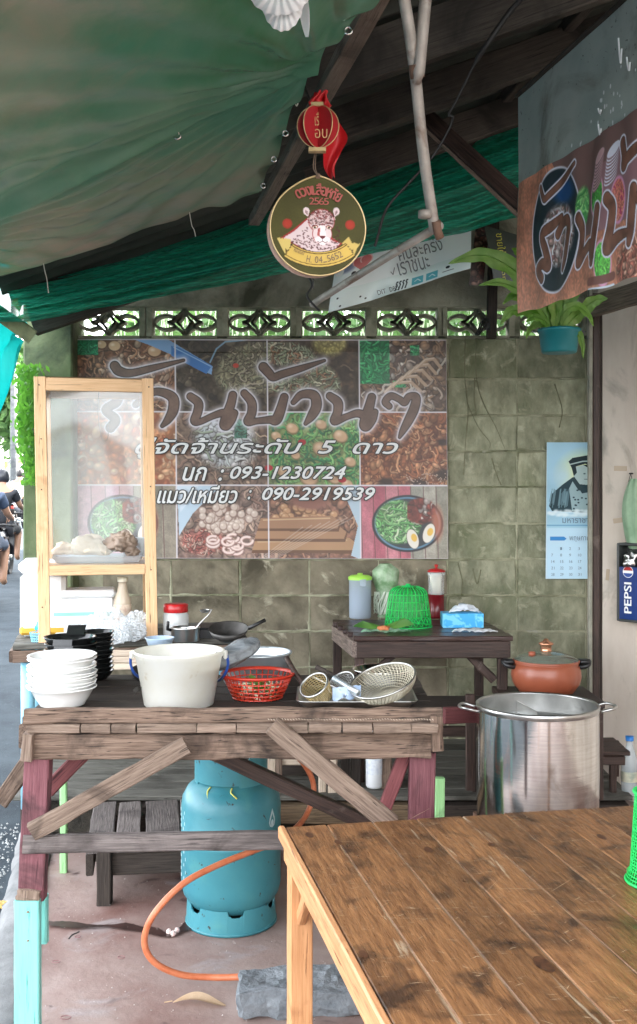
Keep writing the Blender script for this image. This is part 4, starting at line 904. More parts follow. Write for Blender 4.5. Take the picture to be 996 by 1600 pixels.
# ================================================================== BIG FOOD BANNER (flat print)
def curls(cv, box, base, pal, n, s, seed=0, kind='mix', dark=(30, 22, 16)):
    x0, y0, x1, y1 = box; k = cv.k
    sub = Cv(int((x1-x0)*k), int((y1-y0)*k), base, x0, y0, k); sub.noise(7*k, .35); sub.noise(2.5*k, .22)
    for i in range(n):
        x, y = rng.uniform(x0, x1), rng.uniform(y0, y1); c = np.array(pal[rng.integers(len(pal))], float)*rng.uniform(.78, 1.15); q = s*rng.uniform(.6, 1.4)
        t = kind if kind != 'mix' else ('blob', 'curl')[rng.integers(2)]
        if t == 'blob':
            r = rng.uniform(0, 3); e = rng.uniform(.5, .95)
            sub.ell(x, y+.12*q, q, q*e, dark, r, .35, .75); sub.ell(x, y, q*.88, q*e*.85, np.clip(c*.78, 0, 255), r, .3); sub.ell(x-.15*q, y-.18*q, q*.55, q*e*.5, np.clip(c*1.12, 0, 255), r, .8)
        else:
            a = rng.uniform(0, 6.28); pts = [(x, y)]
            for j in range(6): a += rng.uniform(-.9, .9); x += q*.5*math.cos(a); y += q*.5*math.sin(a); pts.append((x, y))
            sub.stroke([(p[0]+.4, p[1]+.7) for p in pts], q*.42, dark, .8); sub.stroke(pts, q*.34, np.clip(c*.9, 0, 255)); sub.stroke([(p[0]-.1*q, p[1]-.1*q) for p in pts], q*.12, np.clip(c*1.2, 0, 255), .7)
    return sub
def paste(cv, sub, mask=None):
    i = int(round((sub.y0-cv.y0)*cv.k)); j = int(round((sub.x0-cv.x0)*cv.k)); i0, j0 = max(i, 0), max(j, 0); i1, j1 = min(i+sub.H, cv.H), min(j+sub.W, cv.W)
    a = sub.a[i0-i:i1-i, j0-j:j1-j]
    if mask is None: cv.a[i0:i1, j0:j1] = a
    else: mm = mask[i0-i:i1-i, j0-j:j1-j, None]; cv.a[i0:i1, j0:j1] = cv.a[i0:i1, j0:j1]*(1-mm)+a*mm
def emask(sub, cx, cy, rx, ry, rot=0, soft=.04):
    x = sub.xx-cx; y = sub.yy-cy; c, n = math.cos(rot), math.sin(rot); return np.clip((1-np.sqrt(((x*c+y*n)/rx)**2+((-x*n+y*c)/ry)**2))/soft, 0, 1)
K = 1.25
cv = Cv(int(579*K), int(342*K), (120, 110, 95), 118, 530, K)
G1, G2, G3 = (60, 150, 80), (100, 165, 80), (35, 105, 60)
T = lambda *a, **k: paste(cv, curls(cv, *a, **k))
# row 1
T((118, 530, 274, 643), (95, 60, 40), [(170, 120, 85), (140, 95, 70), (195, 160, 130), (120, 85, 65)], 260, 7, kind='mix')
for (x, y, r) in ((242, 549, 11), (180, 541, 10), (160, 539, 8)): cv.ell(x, y+1, r+1, r*.8+1, (70, 40, 25)); cv.ell(x, y, r, r*.8, (205, 165, 125)); cv.ell(x-3, y-2, r*.5, r*.35, (235, 210, 180), 0, .8)
paste(cv, curls(cv, (118, 530, 155, 556), (25, 120, 70), [(30, 150, 90), (60, 180, 120)], 30, 6, kind='curl', dark=(10, 60, 40)))
T((274, 530, 417, 643), (48, 40, 30), [(75, 66, 48), (60, 52, 40), (95, 85, 66), (40, 36, 28)], 130, 9)
sub = curls(cv, (325, 535, 417, 640), (110, 105, 80), [(150, 145, 115), (120, 125, 95), (175, 165, 140), (95, 90, 70)], 200, 6, kind='curl'); paste(cv, sub, emask(sub, 395, 575, 68, 44, -.3, .2))
cv.poly([(208, 530), (262, 530), (332, 572), (330, 585), (314, 578), (272, 556), (235, 540)], (120, 165, 215)); cv.poly([(268, 541), (280, 543), (331, 571), (322, 584), (268, 556)], (50, 110, 185)); cv.stroke([(272, 543), (329, 572)], 1.5, (150, 195, 235))
cv.ell(368, 571, 5, 4, (190, 60, 45)); cv.stroke([(328, 566), (338, 545), (352, 534), (385, 531)], 2.2, (120, 165, 195))
T((417, 530, 560, 643), (52, 40, 28), [(66, 52, 38), (58, 46, 32), (80, 66, 50)], 60, 10)
for bx, em in (((417, 535, 500, 575), (440, 552, 60, 22, .1)), ((440, 560, 545, 620), (500, 585, 42, 22, .7)), ((417, 585, 490, 620), (440, 600, 55, 14, 0))):
    sub = curls(cv, bx, (100, 100, 75), [(150, 160, 130), (185, 180, 150), (120, 135, 100), (150, 110, 80)], 150, 6, kind='curl'); paste(cv, sub, emask(sub, *em, soft=.25))
sub = curls(cv, (480, 530, 545, 562), (150, 140, 80), [(180, 170, 100), (160, 150, 85)], 60, 5, kind='blob', dark=(90, 80, 40)); paste(cv, sub, emask(sub, 515, 532, 32, 28, 0, .3))
T((560, 530, 697, 643), (80, 62, 50), [(185, 165, 145), (150, 115, 85), (120, 95, 80), (205, 195, 180), (160, 125, 95)], 240, 8)
for bx in ((560, 530, 608, 600), (640, 540, 655, 556), (612, 595, 632, 606)): paste(cv, curls(cv, bx, (20, 100, 55), [(40, 165, 85), (25, 130, 70), (60, 190, 110)], int((bx[2]-bx[0])*1.4), 7, kind='curl', dark=(8, 60, 35)))
for i in range(5):
    sub = None; cv.stroke([(600+i*12, 612-i*9), (615+i*12, 598-i*9), (640+i*9, 596-i*9), (655+i*8, 610-i*9)], 5, (190, 160, 130)); cv.stroke([(600+i*12, 611-i*9), (615+i*12, 597-i*9), (640+i*9, 595-i*9)], 1.6, (225, 205, 180))
# row 2
T((118, 643, 274, 757), (190, 130, 90), [(225, 170, 125), (205, 130, 85), (235, 195, 160), (190, 105, 70)], 170, 10, kind='blob', dark=(130, 70, 45))
T((274, 643, 417, 757), (105, 85, 70), [(140, 110, 90), (120, 90, 75), (170, 140, 115)], 120, 9)
sub = curls(cv, (285, 640, 410, 750), (190, 195, 200), [(225, 228, 232), (200, 205, 205), (180, 190, 190), (170, 185, 160)], 220, 8); paste(cv, sub, emask(sub, 350, 688, 58, 50, .3, .3))
paste(cv, (lambda q: q)(curls(cv, (365, 655, 385, 685), (70, 120, 100), [(60, 130, 105), (90, 150, 120)], 20, 5, kind='curl')))
T((417, 643, 560, 757), (110, 130, 75), [G1, G2, G3, (120, 180, 100)], 230, 7, kind='curl', dark=(40, 70, 35))
for (x, y, r) in [(455, 668, 11), (500, 700, 15), (530, 680, 13), (480, 745, 16), (520, 745, 12), (545, 720, 10), (440, 735, 11), (500, 662, 10), (540, 755, 10), (460, 710, 8), (430, 680, 9)]:
    cv.ell(x, y+1.5, r+1, r*.85, (110, 85, 50), .4, .3); cv.ell(x, y, r, r*.8, (205, 165, 125), .4, .3); cv.ell(x-3, y-3, r*.5, r*.4, (235, 205, 170), 0, .9)
for (x, y) in ((532, 748), (418, 730), (470, 690)): cv.ell(x, y, 7, 5, (175, 30, 35))
paste(cv, curls(cv, (417, 650, 440, 757), (90, 130, 70), [G1, G2], 26, 6, kind='curl')) if 0 else None
T((560, 643, 697, 757), (120, 66, 40), [(175, 105, 65), (150, 82, 48), (195, 130, 85), (110, 58, 36), (205, 145, 100)], 420, 7, dark=(55, 26, 14))
for (x, y, r) in ((690, 740, 20), (650, 755, 20), (600, 752, 16), (690, 690, 12)): cv.ell(x, y, r, r*.6, (28, 20, 16), 0, .5, .85)
for i in range(60): cv.ell(rng.uniform(630, 695), rng.uniform(738, 756), 1.2, 1, (170, 140, 120))
# row 3
for (x0, x1, bowlx) in ((118, 274, 190), (560, 697, 633)):
    cols = [(190, 105, 118), (175, 85, 100), (205, 125, 135), (185, 95, 108), (150, 150, 135), (165, 160, 145), (140, 138, 122)]
    if x0 == 118: cols = [(205, 160, 175), (190, 140, 150), (210, 170, 185), (200, 160, 160), (150, 140, 120), (125, 118, 100), (140, 130, 112)]
    for i in range(7):
        xa = x0+(x1-x0)*i/7; sub = Cv(int((x1-x0)/7*K)+2, int(115*K), cols[i], xa, 757, K); sub.noise(9, .10); sub.noise(2, .08); paste(cv, sub); cv.stroke([(xa, 757), (xa+3, 872)], 1.2, (90, 60, 58))
    for q, cc_ in ((1.0, (28, 30, 34)), (.93, (80, 130, 160)), (.87, (40, 48, 52))): cv.ell(bowlx, 816, 56*q, 45*q, cc_, 0, .03)
    sub = curls(cv, (bowlx-54, 772, bowlx+54, 862), (70, 110, 60), [(120, 190, 110), (85, 160, 80), (190, 215, 170), (150, 200, 130)], 260, 6, kind='curl', dark=(25, 60, 35)); paste(cv, sub, emask(sub, bowlx-14, 814, 38, 36, 0, .1))
    sub = curls(cv, (bowlx, 772, bowlx+54, 830), (110, 45, 35), [(140, 60, 48), (110, 45, 38), (190, 175, 165)], 60, 6, kind='blob'); paste(cv, sub, emask(sub, bowlx+20, 797, 26, 22, 0, .15))
    cv.ell(bowlx+46, 816, 12, 34, (195, 105, 75), 0, .6, .8)
    for (dx, dy, rt) in ((8, 24, 1.3), (33, 15, 1.9)): cv.ell(bowlx+dx, 816+dy, 17, 10, (60, 50, 40), rt); cv.ell(bowlx+dx, 816+dy, 16, 9, (240, 235, 220), rt, .08); cv.ell(bowlx+dx+2, 816+dy-2, 7, 5, (240, 190, 75), rt, .2)
T((274, 757, 417, 872), (125, 100, 88), [(150, 120, 105), (175, 145, 125), (130, 95, 80)], 130, 9)
cv.poly([(275, 757), (345, 757), (300, 800), (278, 835)], (185, 210, 228)); cv.poly([(275, 757), (310, 757), (280, 800)], (205, 222, 236))
sub = curls(cv, (280, 820, 360, 870), (150, 90, 80), [(200, 120, 105), (170, 85, 75), (225, 185, 165)], 180, 4.5); paste(cv, sub, emask(sub, 315, 845, 38, 24, 0, .2))
for i in range(75):
    x, y = rng.uniform(312, 398), rng.uniform(785, 828); 
    if (x-352)**2/45**2+(y-808)**2/25**2 > 1: continue
    cv.ell(x, y+1, 7, 7, (120, 92, 80), 0, .25); cv.ell(x, y, 6.2, 6.2, (205, 185, 170), 0, .3); cv.ell(x-1.5, y-2, 3, 2.6, (238, 226, 215), 0, .9)
for i in range(9):
    x, y = rng.uniform(330, 385), rng.uniform(835, 862); pts = [(x+9*math.cos(a), y+6*math.sin(a)) for a in np.linspace(0, 5.2, 12)]; cv.stroke([(p[0], p[1]+1) for p in pts], 5, (140, 100, 90)); cv.stroke(pts, 4, (225, 195, 185)); cv.stroke(pts, 1.2, (245, 228, 220))
T((417, 757, 560, 872), (120, 80, 62), [(155, 105, 80), (180, 135, 105), (130, 85, 62)], 120, 9)
for i in range(26): x, y = rng.uniform(428, 520), rng.uniform(790, 812); cv.ell(x, y+1, 8, 7, (95, 60, 38), 0, .3); cv.ell(x, y, 7, 6, (195, 145, 100), 0, .35); cv.ell(x-2, y-2, 3, 2, (225, 190, 150), 0, .9)
cv.ell(480, 782, 38, 16, (135, 85, 70), .1, .4)
for i, (y, xa, xb) in enumerate(((850, 396, 556), (832, 400, 540), (816, 405, 530))):
    cv.poly([(xa, y-8), (xb-14, y-12), (xb, y-2), (xb-4, y+13), (xa-6, y+12)], (95, 62, 40)); cv.poly([(xa, y-8), (xb-14, y-12), (xb-2, y-3), (xb-6, y+8), (xa-5, y+8)], (172-8*i, 128-8*i, 88-4*i)); cv.stroke([(xa+4, y-5), (xb-18, y-8)], 2, (205, 168, 125))
cv.poly([(530, 757), (560, 757), (560, 872), (545, 866), (556, 820)], (180, 205, 222)); 
for i in range(7): cv.stroke([(405+i*4, 870), (470+i*14, 822-i*3)], 1.2, (225, 215, 205), .45)
cv.noise(60, .06)
# print joins
for x in (274, 417, 560): cv.stroke([(x, 530), (x, 872)], 2.0, (225, 222, 228))
for y in (643, 757): cv.stroke([(118, y), (697, y)], 2.0, (225, 222, 228))
cv.stroke([(119, 531), (696, 531), (696, 871), (119, 871), (119, 531)], 1.6, (215, 205, 210))
S = [[(180, 572, 6.5), (187, 580, 6.5), (205, 583, 5), (240, 575, 4), (287, 563, 1.2)],
     [(165, 616, 4), (185, 612, 5.5), (182, 628, 6), (165, 640, 5), (180, 655, 6), (172, 668, 6)],
     [(212, 632, 4), (236, 614, 4.5), (254, 613, 5.5), (270, 622, 7), (270, 640, 7), (262, 655, 5), (253, 665, 2)],
     [(297, 619, 5), (309, 629, 6), (308, 643, 6), (303, 657, 5.5), (312, 658, 4), (330, 650, 4), (345, 645, 5), (356, 645, 6)],
     [(363, 617, 5.5), (360, 630, 6), (354, 648, 7), (351, 663, 8), (359, 655, 7), (365, 645, 5)],
     [(381, 614, 5), (392, 628, 6), (392, 645, 6), (386, 658, 5.5), (400, 657, 4), (420, 655, 5), (430, 655, 7), (437, 640, 6.5), (443, 620, 5.5)],
     [(411, 573, 6.5), (420, 583, 6), (426, 589, 5), (440, 584, 5), (470, 575, 4), (506, 563, 1.2)],
     [(457, 628, 3), (470, 616, 5), (489, 617, 6.5), (493, 633, 7), (486, 648, 6), (476, 661, 2)],
     [(514, 618, 5), (526, 628, 6.5), (526, 643, 6), (521, 657, 5.5), (540, 650, 4), (556, 645, 5), (568, 648, 6)],
     [(579, 620, 5.5), (575, 635, 6.5), (570, 652, 7.5), (569, 664, 8), (578, 654, 7), (584, 643, 4)],
     [(606, 634, 4), (600, 627, 4.5), (609, 618, 4.5), (622, 623, 4.2), (630, 628, 4.5), (637, 619, 4.5), (648, 620, 5.5), (645, 637, 6.5), (636, 656, 6), (627, 672, 4), (622, 682, 1.3)]]
d = cv.sdf(S, pad=16)
cv.layer(d, 7, (222, 220, 232), .45, 7); cv.layer(d, 3.4, (235, 232, 242), .95, 2.5); cv.layer(d, 1.6, (28, 22, 20)); 
sub = Cv(cv.W, cv.H, (98, 76, 64), 118, 530, K); sub.noise(11, .13); sub.noise(3, .06); m_ = np.clip((.2-d)+.5, 0, 1)[..., None]; cv.a = cv.a*(1-m_)+sub.a*m_
YB = YW-.012
cv.a = np.clip(cv.a*.80+np.array([.125, .115, .12]), 0, 1)
def wv(U, V): return .006*np.sin(U*9+V*2)*np.sin(V*5+1)+.004*np.sin(U*31+V*4)*np.sin(V*3.1)+.003*np.sin(V*40+U*6)*(V < .06)
p0, p1, p2 = P(118, 530, YB), P(697, 531, YB), P(121, 872, YB)
bn = thing('food_banner', 'large printed vinyl food banner with brown script lettering on the block wall', 'banner', P(407, 872, YB))
printed('printed_sheet', cv, lambda U, V: plane_fn(p0, p1-p0, p2-p0)(U, V)-np.array([0, 1., 0])*(.012+wv(U, V))[..., None], VINYL, bn)
def bt(s, x0, x1, yb, yt, off=0):
    a = P(x0, yb, YB-.028); wd = (x1-x0)/F*(YB-.028); ht = (yb-yt)/F*(YB-.028)
    text('lettering_outline', s, a+Vector((0, .0022, 0)), (1, 0, 0), (0, 0, 1), wd, ht, T_dark, bn, shear=.32, fat=.0075)
    text('lettering', s, a, (1, 0, 0), (0, 0, 1), wd, ht, T_dim, bn, shear=.32, fat=.0018)
bt('ดู่จัดจ้านระดับ  5  ดาว', 212, 622, 716, 684)
bt('นก  :', 286, 350, 751, 730); bt('093-1230724', 360, 541, 748, 729)
bt('แมว/เหมียว', 246, 371, 786, 759); bt(':', 388, 393, 780, 766); bt('090-2919539', 410, 586, 781, 762)
# ================================================================== RIGHT SIGN BANNER on zinc fascia (runs toward the camera)
FA = P(816, 491, 3.9); dv = Vector((-.205, 1, 0)).normalized()*-1; dv = Vector((.205, -1, 0)).normalized()
FO = Vector((FA.x, FA.y, 0)); ZB, ZTb = 2.262, 2.739; LB = 1.35
nrm = Vector((dv.y, -dv.x, 0)).normalized()                 # faces the camera side (-x)
if nrm.x > 0: nrm = -nrm
def suv(px, py):                                          # photo pixel -> (metres along, metres below top) on the sign plane
    a = (px-CX)/F; t = (a*FO.y-FO.x)/(dv.x-a*dv.y); Y = FO.y+dv.y*t; z = CH-(py-HY)/F*Y; return t, ZTb-.045*t-z
KS = 420
cs_ = Cv(int(LB*KS), int(.478*KS), (178, 118, 92), 0, 0, KS); 
def sp_(x, y): t, v = suv(800+x*.21875, 150+y*.21875); return (t, v)
for i in range(60):
    x = i*.03; cs_.stroke([(x, 0), (x+.004, .5)], .0016, (120, 66, 48), .5)
cs_.noise(18, .12); cs_.noise(3, .14)
HH = .478
def sE(x, y, rx, ry, col, rot=0, soft=.05, a=1): p = sp_(x, y); cs_.ell(p[0], p[1], rx, ry, col, rot, soft, a)
cs_.poly([(.30, 0), (LB, 0), (LB, .30), (.46, .30), (.42, .22)], (110, 84, 78)); cs_.poly([(.62, .1), (LB, .06), (LB, .3), (.66, .3)], (150, 110, 118), .7); 
q = sp_(330, 960); cs_.ell(q[0], q[1]+.0, .195, .215, (205, 205, 215), 0, .02); cs_.ell(q[0], q[1], .188, .208, (26, 40, 46), 0, .03); cs_.ell(q[0]+.06, q[1]-.12, .10, .055, (25, 70, 120), .2, .5)
sub = curls(cs_, (q[0]-.13, q[1]-.12, q[0]+.17, q[1]+.13), (120, 110, 100), [(215, 200, 195), (180, 150, 140), (225, 215, 215), (170, 120, 115)], 240, .018, dark=(60, 45, 40)); paste(cs_, sub, emask(sub, q[0]+.02, q[1]+.02, .14, .115, 0, .2))
a_ = sp_(520, 800); sub = curls(cs_, (a_[0]-.06, a_[1]-.10, a_[0]+.07, a_[1]+.07), (60, 130, 70), [(110, 190, 100), (70, 160, 80), (150, 215, 130)], 120, .018, kind='curl', dark=(20, 80, 40)); paste(cs_, sub, emask(sub, a_[0], a_[1], .055, .075, 0, .2))
for (x, y, c1, c2) in ((640, 700, (40, 90, 45), (70, 150, 60)), (790, 740, (200, 60, 110), (190, 110, 90)), (680, 1180, (50, 130, 50), (90, 180, 70))):
    a_ = sp_(x, y); cs_.ell(a_[0], a_[1], .052, .075, (215, 150, 185), 0, .1); sub = curls(cs_, (a_[0]-.05, a_[1]-.075, a_[0]+.05, a_[1]+.075), c1, [c2, tuple(min(255, int(v*1.3)) for v in c2)], 110, .014, kind='curl'); paste(cs_, sub, emask(sub, a_[0], a_[1], .045, .065, 0, .1))
a_ = sp_(860, 1200); sub = curls(cs_, (a_[0]-.12, a_[1]-.11, a_[0]+.5, a_[1]+.12), (130, 80, 65), [(190, 125, 105), (165, 95, 80), (215, 165, 140)], 700, .016); paste(cs_, sub, emask(sub, a_[0]+.16, a_[1], .26, .11, 0, .1))
for (x, y, n_, col) in ((640, 380, 9, (205, 165, 165)), (740, 330, 9, (215, 215, 228))):
    a_ = sp_(x, y)
    for i in range(n_): cs_.ell(a_[0]+.002*i, a_[1]+.11-.010*i, .042, .018, (130, 95, 100), -.35, .1); cs_.ell(a_[0]+.002*i, a_[1]+.106-.010*i, .041, .017, col, -.35, .1)
a_, b_ = sp_(590, 1330), sp_(740, 1270); cs_.stroke([a_, b_], .026, (110, 68, 58)); cs_.stroke([(a_[0], a_[1]+.028), (b_[0], b_[1]+.03)], .016, (205, 215, 235))
LS = [[(240, 660), (262, 735), (285, 720), (340, 650), (400, 570), (466, 480)],
      [(232, 1290), (205, 1235), (240, 1190), (275, 1210), (262, 1100), (242, 990), (300, 930), (362, 860)],
      [(335, 985), (372, 905), (412, 880), (425, 930), (412, 1050), (398, 1150), (378, 1230)],
      [(492, 865), (522, 950), (520, 1060), (500, 1185), (548, 1110), (600, 1060), (610, 1140)],
      [(650, 800), (640, 900), (625, 1010), (608, 1190)],
      [(715, 725), (748, 790), (735, 930), (708, 1080), (770, 1010), (850, 975)],
      [(905, 660), (890, 800), (875, 960), (862, 1050)], [(935, 720), (960, 800), (950, 980), (990, 900), (1050, 860), (1080, 660)],
      [(825, 335), (838, 420), (835, 500), (860, 450), (905, 400), (1010, 290)]]
RW = [19, 33, 33, 31, 33, 35, 33, 32, 31]
L2 = []
for st, r in zip(LS, RW):
    L2.append([sp_(x, y)+(r*.21875/F*3.6*(.55 if k == len(st)-1 and st is not LS[3] else 1),) for k, (x, y) in enumerate(st)])
d = cs_.sdf(L2, pad=.03, sp=5)
cs_.layer(d, .0105, (215, 215, 228), 1, .003); cs_.layer(d, .004, (40, 25, 22), 1, .002); sub = Cv(cs_.W, cs_.H, (112, 76, 60), 0, 0, KS); sub.noise(8, .2); m_ = np.clip((.002-d)*KS+.5, 0, 1)[..., None]; cs_.a = cs_.a*(1-m_)+sub.a*m_
cs_.a = np.clip(cs_.a*1.05+np.array([.09, .07, .07]), 0, 1)
sg = thing('shop_sign', 'long printed food sign with brown script lettering hanging on the zinc fascia at upper right', 'sign', FO+dv*.6+Vector((0, 0, ZB)))
def sfn(U, V):
    t = U*LB; z = ZTb-.045*t-V*.478; o_ = .006*np.sin(t*9+V*3)+.004*np.sin(t*30+V*2)
    return np.stack([FO.x+dv.x*t+nrm.x*(.012+o_), FO.y+dv.y*t+nrm.y*(.012+o_), z+.004*np.sin(t*25)*V], -1)
printed('printed_sheet', cs_, sfn, VINYL, sg)
zf = thing('zinc_fascia', 'dull grey zinc fascia panel with white paint drips above the shop sign', 'panel', FO+dv*.6+Vector((0, 0, 2.35)))
b = MB()
def zfn(u, v):
    t = -.035+1.75*u; zt_ = 3.075-.02*t+.004*math.sin(t*14); zb_ = 2.62 if t > .05 else 2.58; p = FO+dv*t+nrm*(.006*noise.noise((t*4, v*3, 1))); return Vector((p.x, p.y, zt_+(zb_-zt_)*v))
b.sheet(zfn, 40, 16); b.sheet(lambda u, v: zfn(1-u, v)-nrm*.004, 40, 16); b.build('panel', ZINC, zf, True)
plank('top_strip', zfn(0, 0)+Vector((0, 0, .004)), zfn(1, 0)+Vector((0, 0, .004)), .03, .012, W_beam, zf, seg=10)
m = MB()
for i in range(70):                                       # paint drips and spots, real flat splashes
    t = random.uniform(.42, .86); hh = random.uniform(0, 1); py = .06+.36*hh*(1-(t-.42)*.5); 
    if hh > .55+(t-.6)*1.0: continue
    c = zfn((t+.035)/1.75, 1-hh*.8)+nrm*.004; r = random.uniform(.003, .0055); n = 8
    m.add([c+dv*(r*math.cos(k*math.pi/4))+Vector((0, 0, r*1.5*math.sin(k*math.pi/4))) for k in range(n)], [list(range(n))])
for (x, y, h) in ((940, 195, 18), (972, 60, 40), (940, 170, 10), (985, 90, 22)):
    t, v = suv(x, y); z = ZTb-.045*t-v; p = FO+dv*t+nrm*.011; m.tube(spline([p+Vector((0, 0, z)), p+dv*.006+Vector((0, 0, z-h/F*3.3*.6)), p+dv*.014+Vector((0, 0, z-h/F*3.3)), p+dv*.02+Vector((0, 0, z-h/F*3.3*.5))], 5), .0028, 6)
stuff(m.build('paint_drips', T_white, zf))
# ================================================================== WHITE VINYL SIGN
YS = 5.35
ws = thing('white_sign', 'slanted white vinyl sign with grey Thai lettering tied below the shade net', 'sign', P(625, 485, YS))
cw_ = Cv(300, 150, (232, 240, 242)); cw_.noise(40, .03)
for i in range(30): cw_.ell(rng.uniform(0, 300), -10, 40, 26+rng.uniform(0, 16), (165, 205, 235), 0, .8, .3)
cw_.ell(22, 38, 32, 26, (120, 130, 165), 0, .3, .8); 
for (x, y) in ((52, 38), (68, 34)): cw_.ell(x, y, 15, 14, (238, 190, 190), 0, .1); cw_.ell(x, y, 12, 11, (210, 105, 105), 0, .1)
cw_.poly([(40, 44), (80, 38), (62, 64)], (214, 110, 110)); cw_.ell(44, 66, 6, 6, (40, 42, 48)); cw_.ell(12, 54, 10, 12, (240, 240, 240)); cw_.poly([(0, 100), (300, 96), (300, 150), (0, 150)], (205, 225, 222), .5)
for x in (176, 206): cw_.poly([(x, 121), (x+24, 121), (x+24, 144), (x, 144)], (95, 175, 190)); cw_.stroke([(x+6, 133), (x+12, 128), (x+18, 136)], 2, (215, 235, 240))
for k in range(4): cw_.stroke([(142+k*7, 124), (144+k*7, 130), (141+k*7, 144)], 3, (50, 60, 66)); cw_.ell(144+k*7, 121, 3, 3, (50, 60, 66))
cw_.ell(250, 122, 5, 5, (40, 45, 50)); cw_.stroke([(240, 134), (262, 134)], 2, (80, 85, 90))
for (x, y) in ((24, 141), (66, 130), (78, 138), (16, 120)): cw_.ell(x, y, 2.4, 2.4, (30, 32, 34))
qa, qb, qc, qd = P(528, 395, YS), P(738, 352, YS), P(513, 489, YS), P(735, 420, YS)
def wfn(U, V):
    A0, B0, C0, D0 = map(np.array, (qa, qb, qc, qd)); U = U[..., None]; V = V[..., None]
    c = (A0*(1-U)+B0*U)*(1-V)+(C0*(1-U)+D0*U)*V; c[..., 1] -= (.02*np.sin(U*5+V*3)+.008*np.sin(U*17))[..., 0]; return c
printed('printed_sheet', cw_, wfn, printmat('glossy_vinyl', .25, .5), ws)
wx = (qb-qa).normalized(); wx = (P(735, 394, YS)-P(560, 440, YS)).normalized(); wu = Vector((0, -1, 0)).cross(wx); wu = -wu if wu.z < 0 else wu
def wt(s, x, y, x2, h, mt=T_dark): text('lettering', s, P(x, y, YS-.045), wx, wu, (x2-x)/F*YS*1.03, h/F*YS, mt, ws)
MGR = mat('lettering_grey', (.10, .12, .14), rough=.5)
wt('คนละครึ่ง', 625, 408, 693, 24, MGR); wt('✓', 612, 431, 620, 12, MGR); wt('เราชนะ', 625, 431, 673, 20, MGR); wt('DIT', 591, 461, 604, 7); wt('DBD', 610, 456, 624, 7)
# dark menu sign with yellow letters
ms_ = thing('menu_sign', 'dark menu sign with yellow sideways Thai lettering behind the fern', 'sign', P(780, 450, 5.5))
m = MB(); m.add([P(757, 352, 5.5), P(826, 372, 5.5), P(822, 452, 5.5), P(772, 438, 5.5), P(757, 352, 5.52), P(826, 372, 5.52), P(822, 452, 5.52), P(772, 438, 5.52)], [[3, 2, 1, 0], [4, 5, 6, 7], [0, 1, 5, 4], [1, 2, 6, 5], [2, 3, 7, 6], [3, 0, 4, 7]]); m.build('board', mat('menu_board', (.02, .028, .022), (.05, .06, .045), scale=5, rough=.4), ms_)
text('lettering', 'ขายใต้โค', P(775, 365, 5.49), (.12, 0, -1), (1, 0, .12), .155, .042, T_yel, ms_); text('lettering', 'โดท', P(784, 418, 5.49), (.1, 0, -1), (1, 0, .1), .07, .022, T_yel, ms_); text('lettering', 'อก', P(800, 420, 5.49), (.1, 0, -1), (1, 0, .1), .06, .02, T_yel, ms_)
pst = thing('upright_post', 'dark brown upright post crossing the vent blocks with a printed strip', 'post', P(766, 525, 5.75))
plank('timber', P(768, 528, 5.78), P(772, 340, 5.78), .052, .05, W_blk, pst, up=(0, 1, 0), seg=8)
cvp = Cv(24, 120, (48, 26, 24)); cvp = curls(cvp, (0, 0, 24, 120), (50, 28, 26), [(120, 70, 60), (85, 40, 38), (160, 120, 105)], 60, 6)
printed('picture_strip', cvp, plane_fn(P(744, 352, 5.66), P(766, 352, 5.66)-P(744, 352, 5.66), P(733, 446, 5.66)-P(744, 352, 5.66)), VINYL, pst)
m = MB()
for k in range(7): m.tube(spline([P(746+random.uniform(-3, 3), 524, 5.72), P(752+k*2, 506+random.uniform(-6, 6), 5.70), P(766, 498+k*3, 5.69), P(758+k, 515, 5.70)], 5), .003, 5)
stuff(m.build('wire_knot', WIRE, pst))
# ================================================================== LEOPARD DISC
YD = 2.58
ds = thing('leopard_disc', 'round olive sign printed with a white leopard head and gold ribbon', 'sign', P(497, 430, YD))
cd = Cv(272, 292, (88, 84, 46), 104, 645, .4)   # coordinates of the enlarged crop
cd.a[:] = np.array((72, 68, 32))/255; cd.noise(50, .10); cd.noise(2, .04)
cd.ell(380, 840, 130, 90, (60, 56, 32), 0, .6, .35)
for x, y in ((224, 998), (668, 996)): cd.ell(x, y, 36, 36, (150, 52, 38), 0, .06); cd.ell(x, y, 28, 28, (165, 56, 40), 0, .2)
cd.poly([(178, 1100), (262, 1040), (362, 955), (440, 1000), (560, 1105), (612, 1130), (560, 1175), (470, 1205), (390, 1205), (280, 1150)], (150, 44, 40))
cd.poly([(196, 1100), (275, 1048), (362, 968), (440, 1010), (540, 1112), (598, 1128), (560, 1170), (470, 1200), (390, 1200), (285, 1145)], (214, 192, 192))
for sx, ex, ey in ((-1, 362, 908), (1, 566, 905)):
    cd.poly([(ex-sx*2, ey+60), (ex-sx*24+sx*4, ey-6), (ex-sx*10, ey-24), (ex+sx*8, ey-30), (ex+sx*22, ey-22), (ex+sx*27, ey-4), (ex+sx*22, ey+18), (ex-sx*30, ey+52)], (222, 200, 200)); cd.poly([(ex-sx*4, ey+28), (ex-sx*6, ey), (ex+sx*10, ey-12), (ex+sx*12, ey+8)], (120, 84, 84)); [cd.stroke([(ex+sx*(8-4*k), ey-14), (ex-sx*2, ey+16)], 2, (225, 205, 205), .8) for k in range(3)]
cd.ell(465, 975, 96, 90, (150, 46, 42), 0, .04); cd.ell(470, 1066, 72, 74, (150, 46, 42), 0, .04)
cd.ell(465, 977, 92, 86, (206, 178, 176), 0, .05); cd.ell(470, 1066, 68, 70, (222, 202, 202), 0, .06)
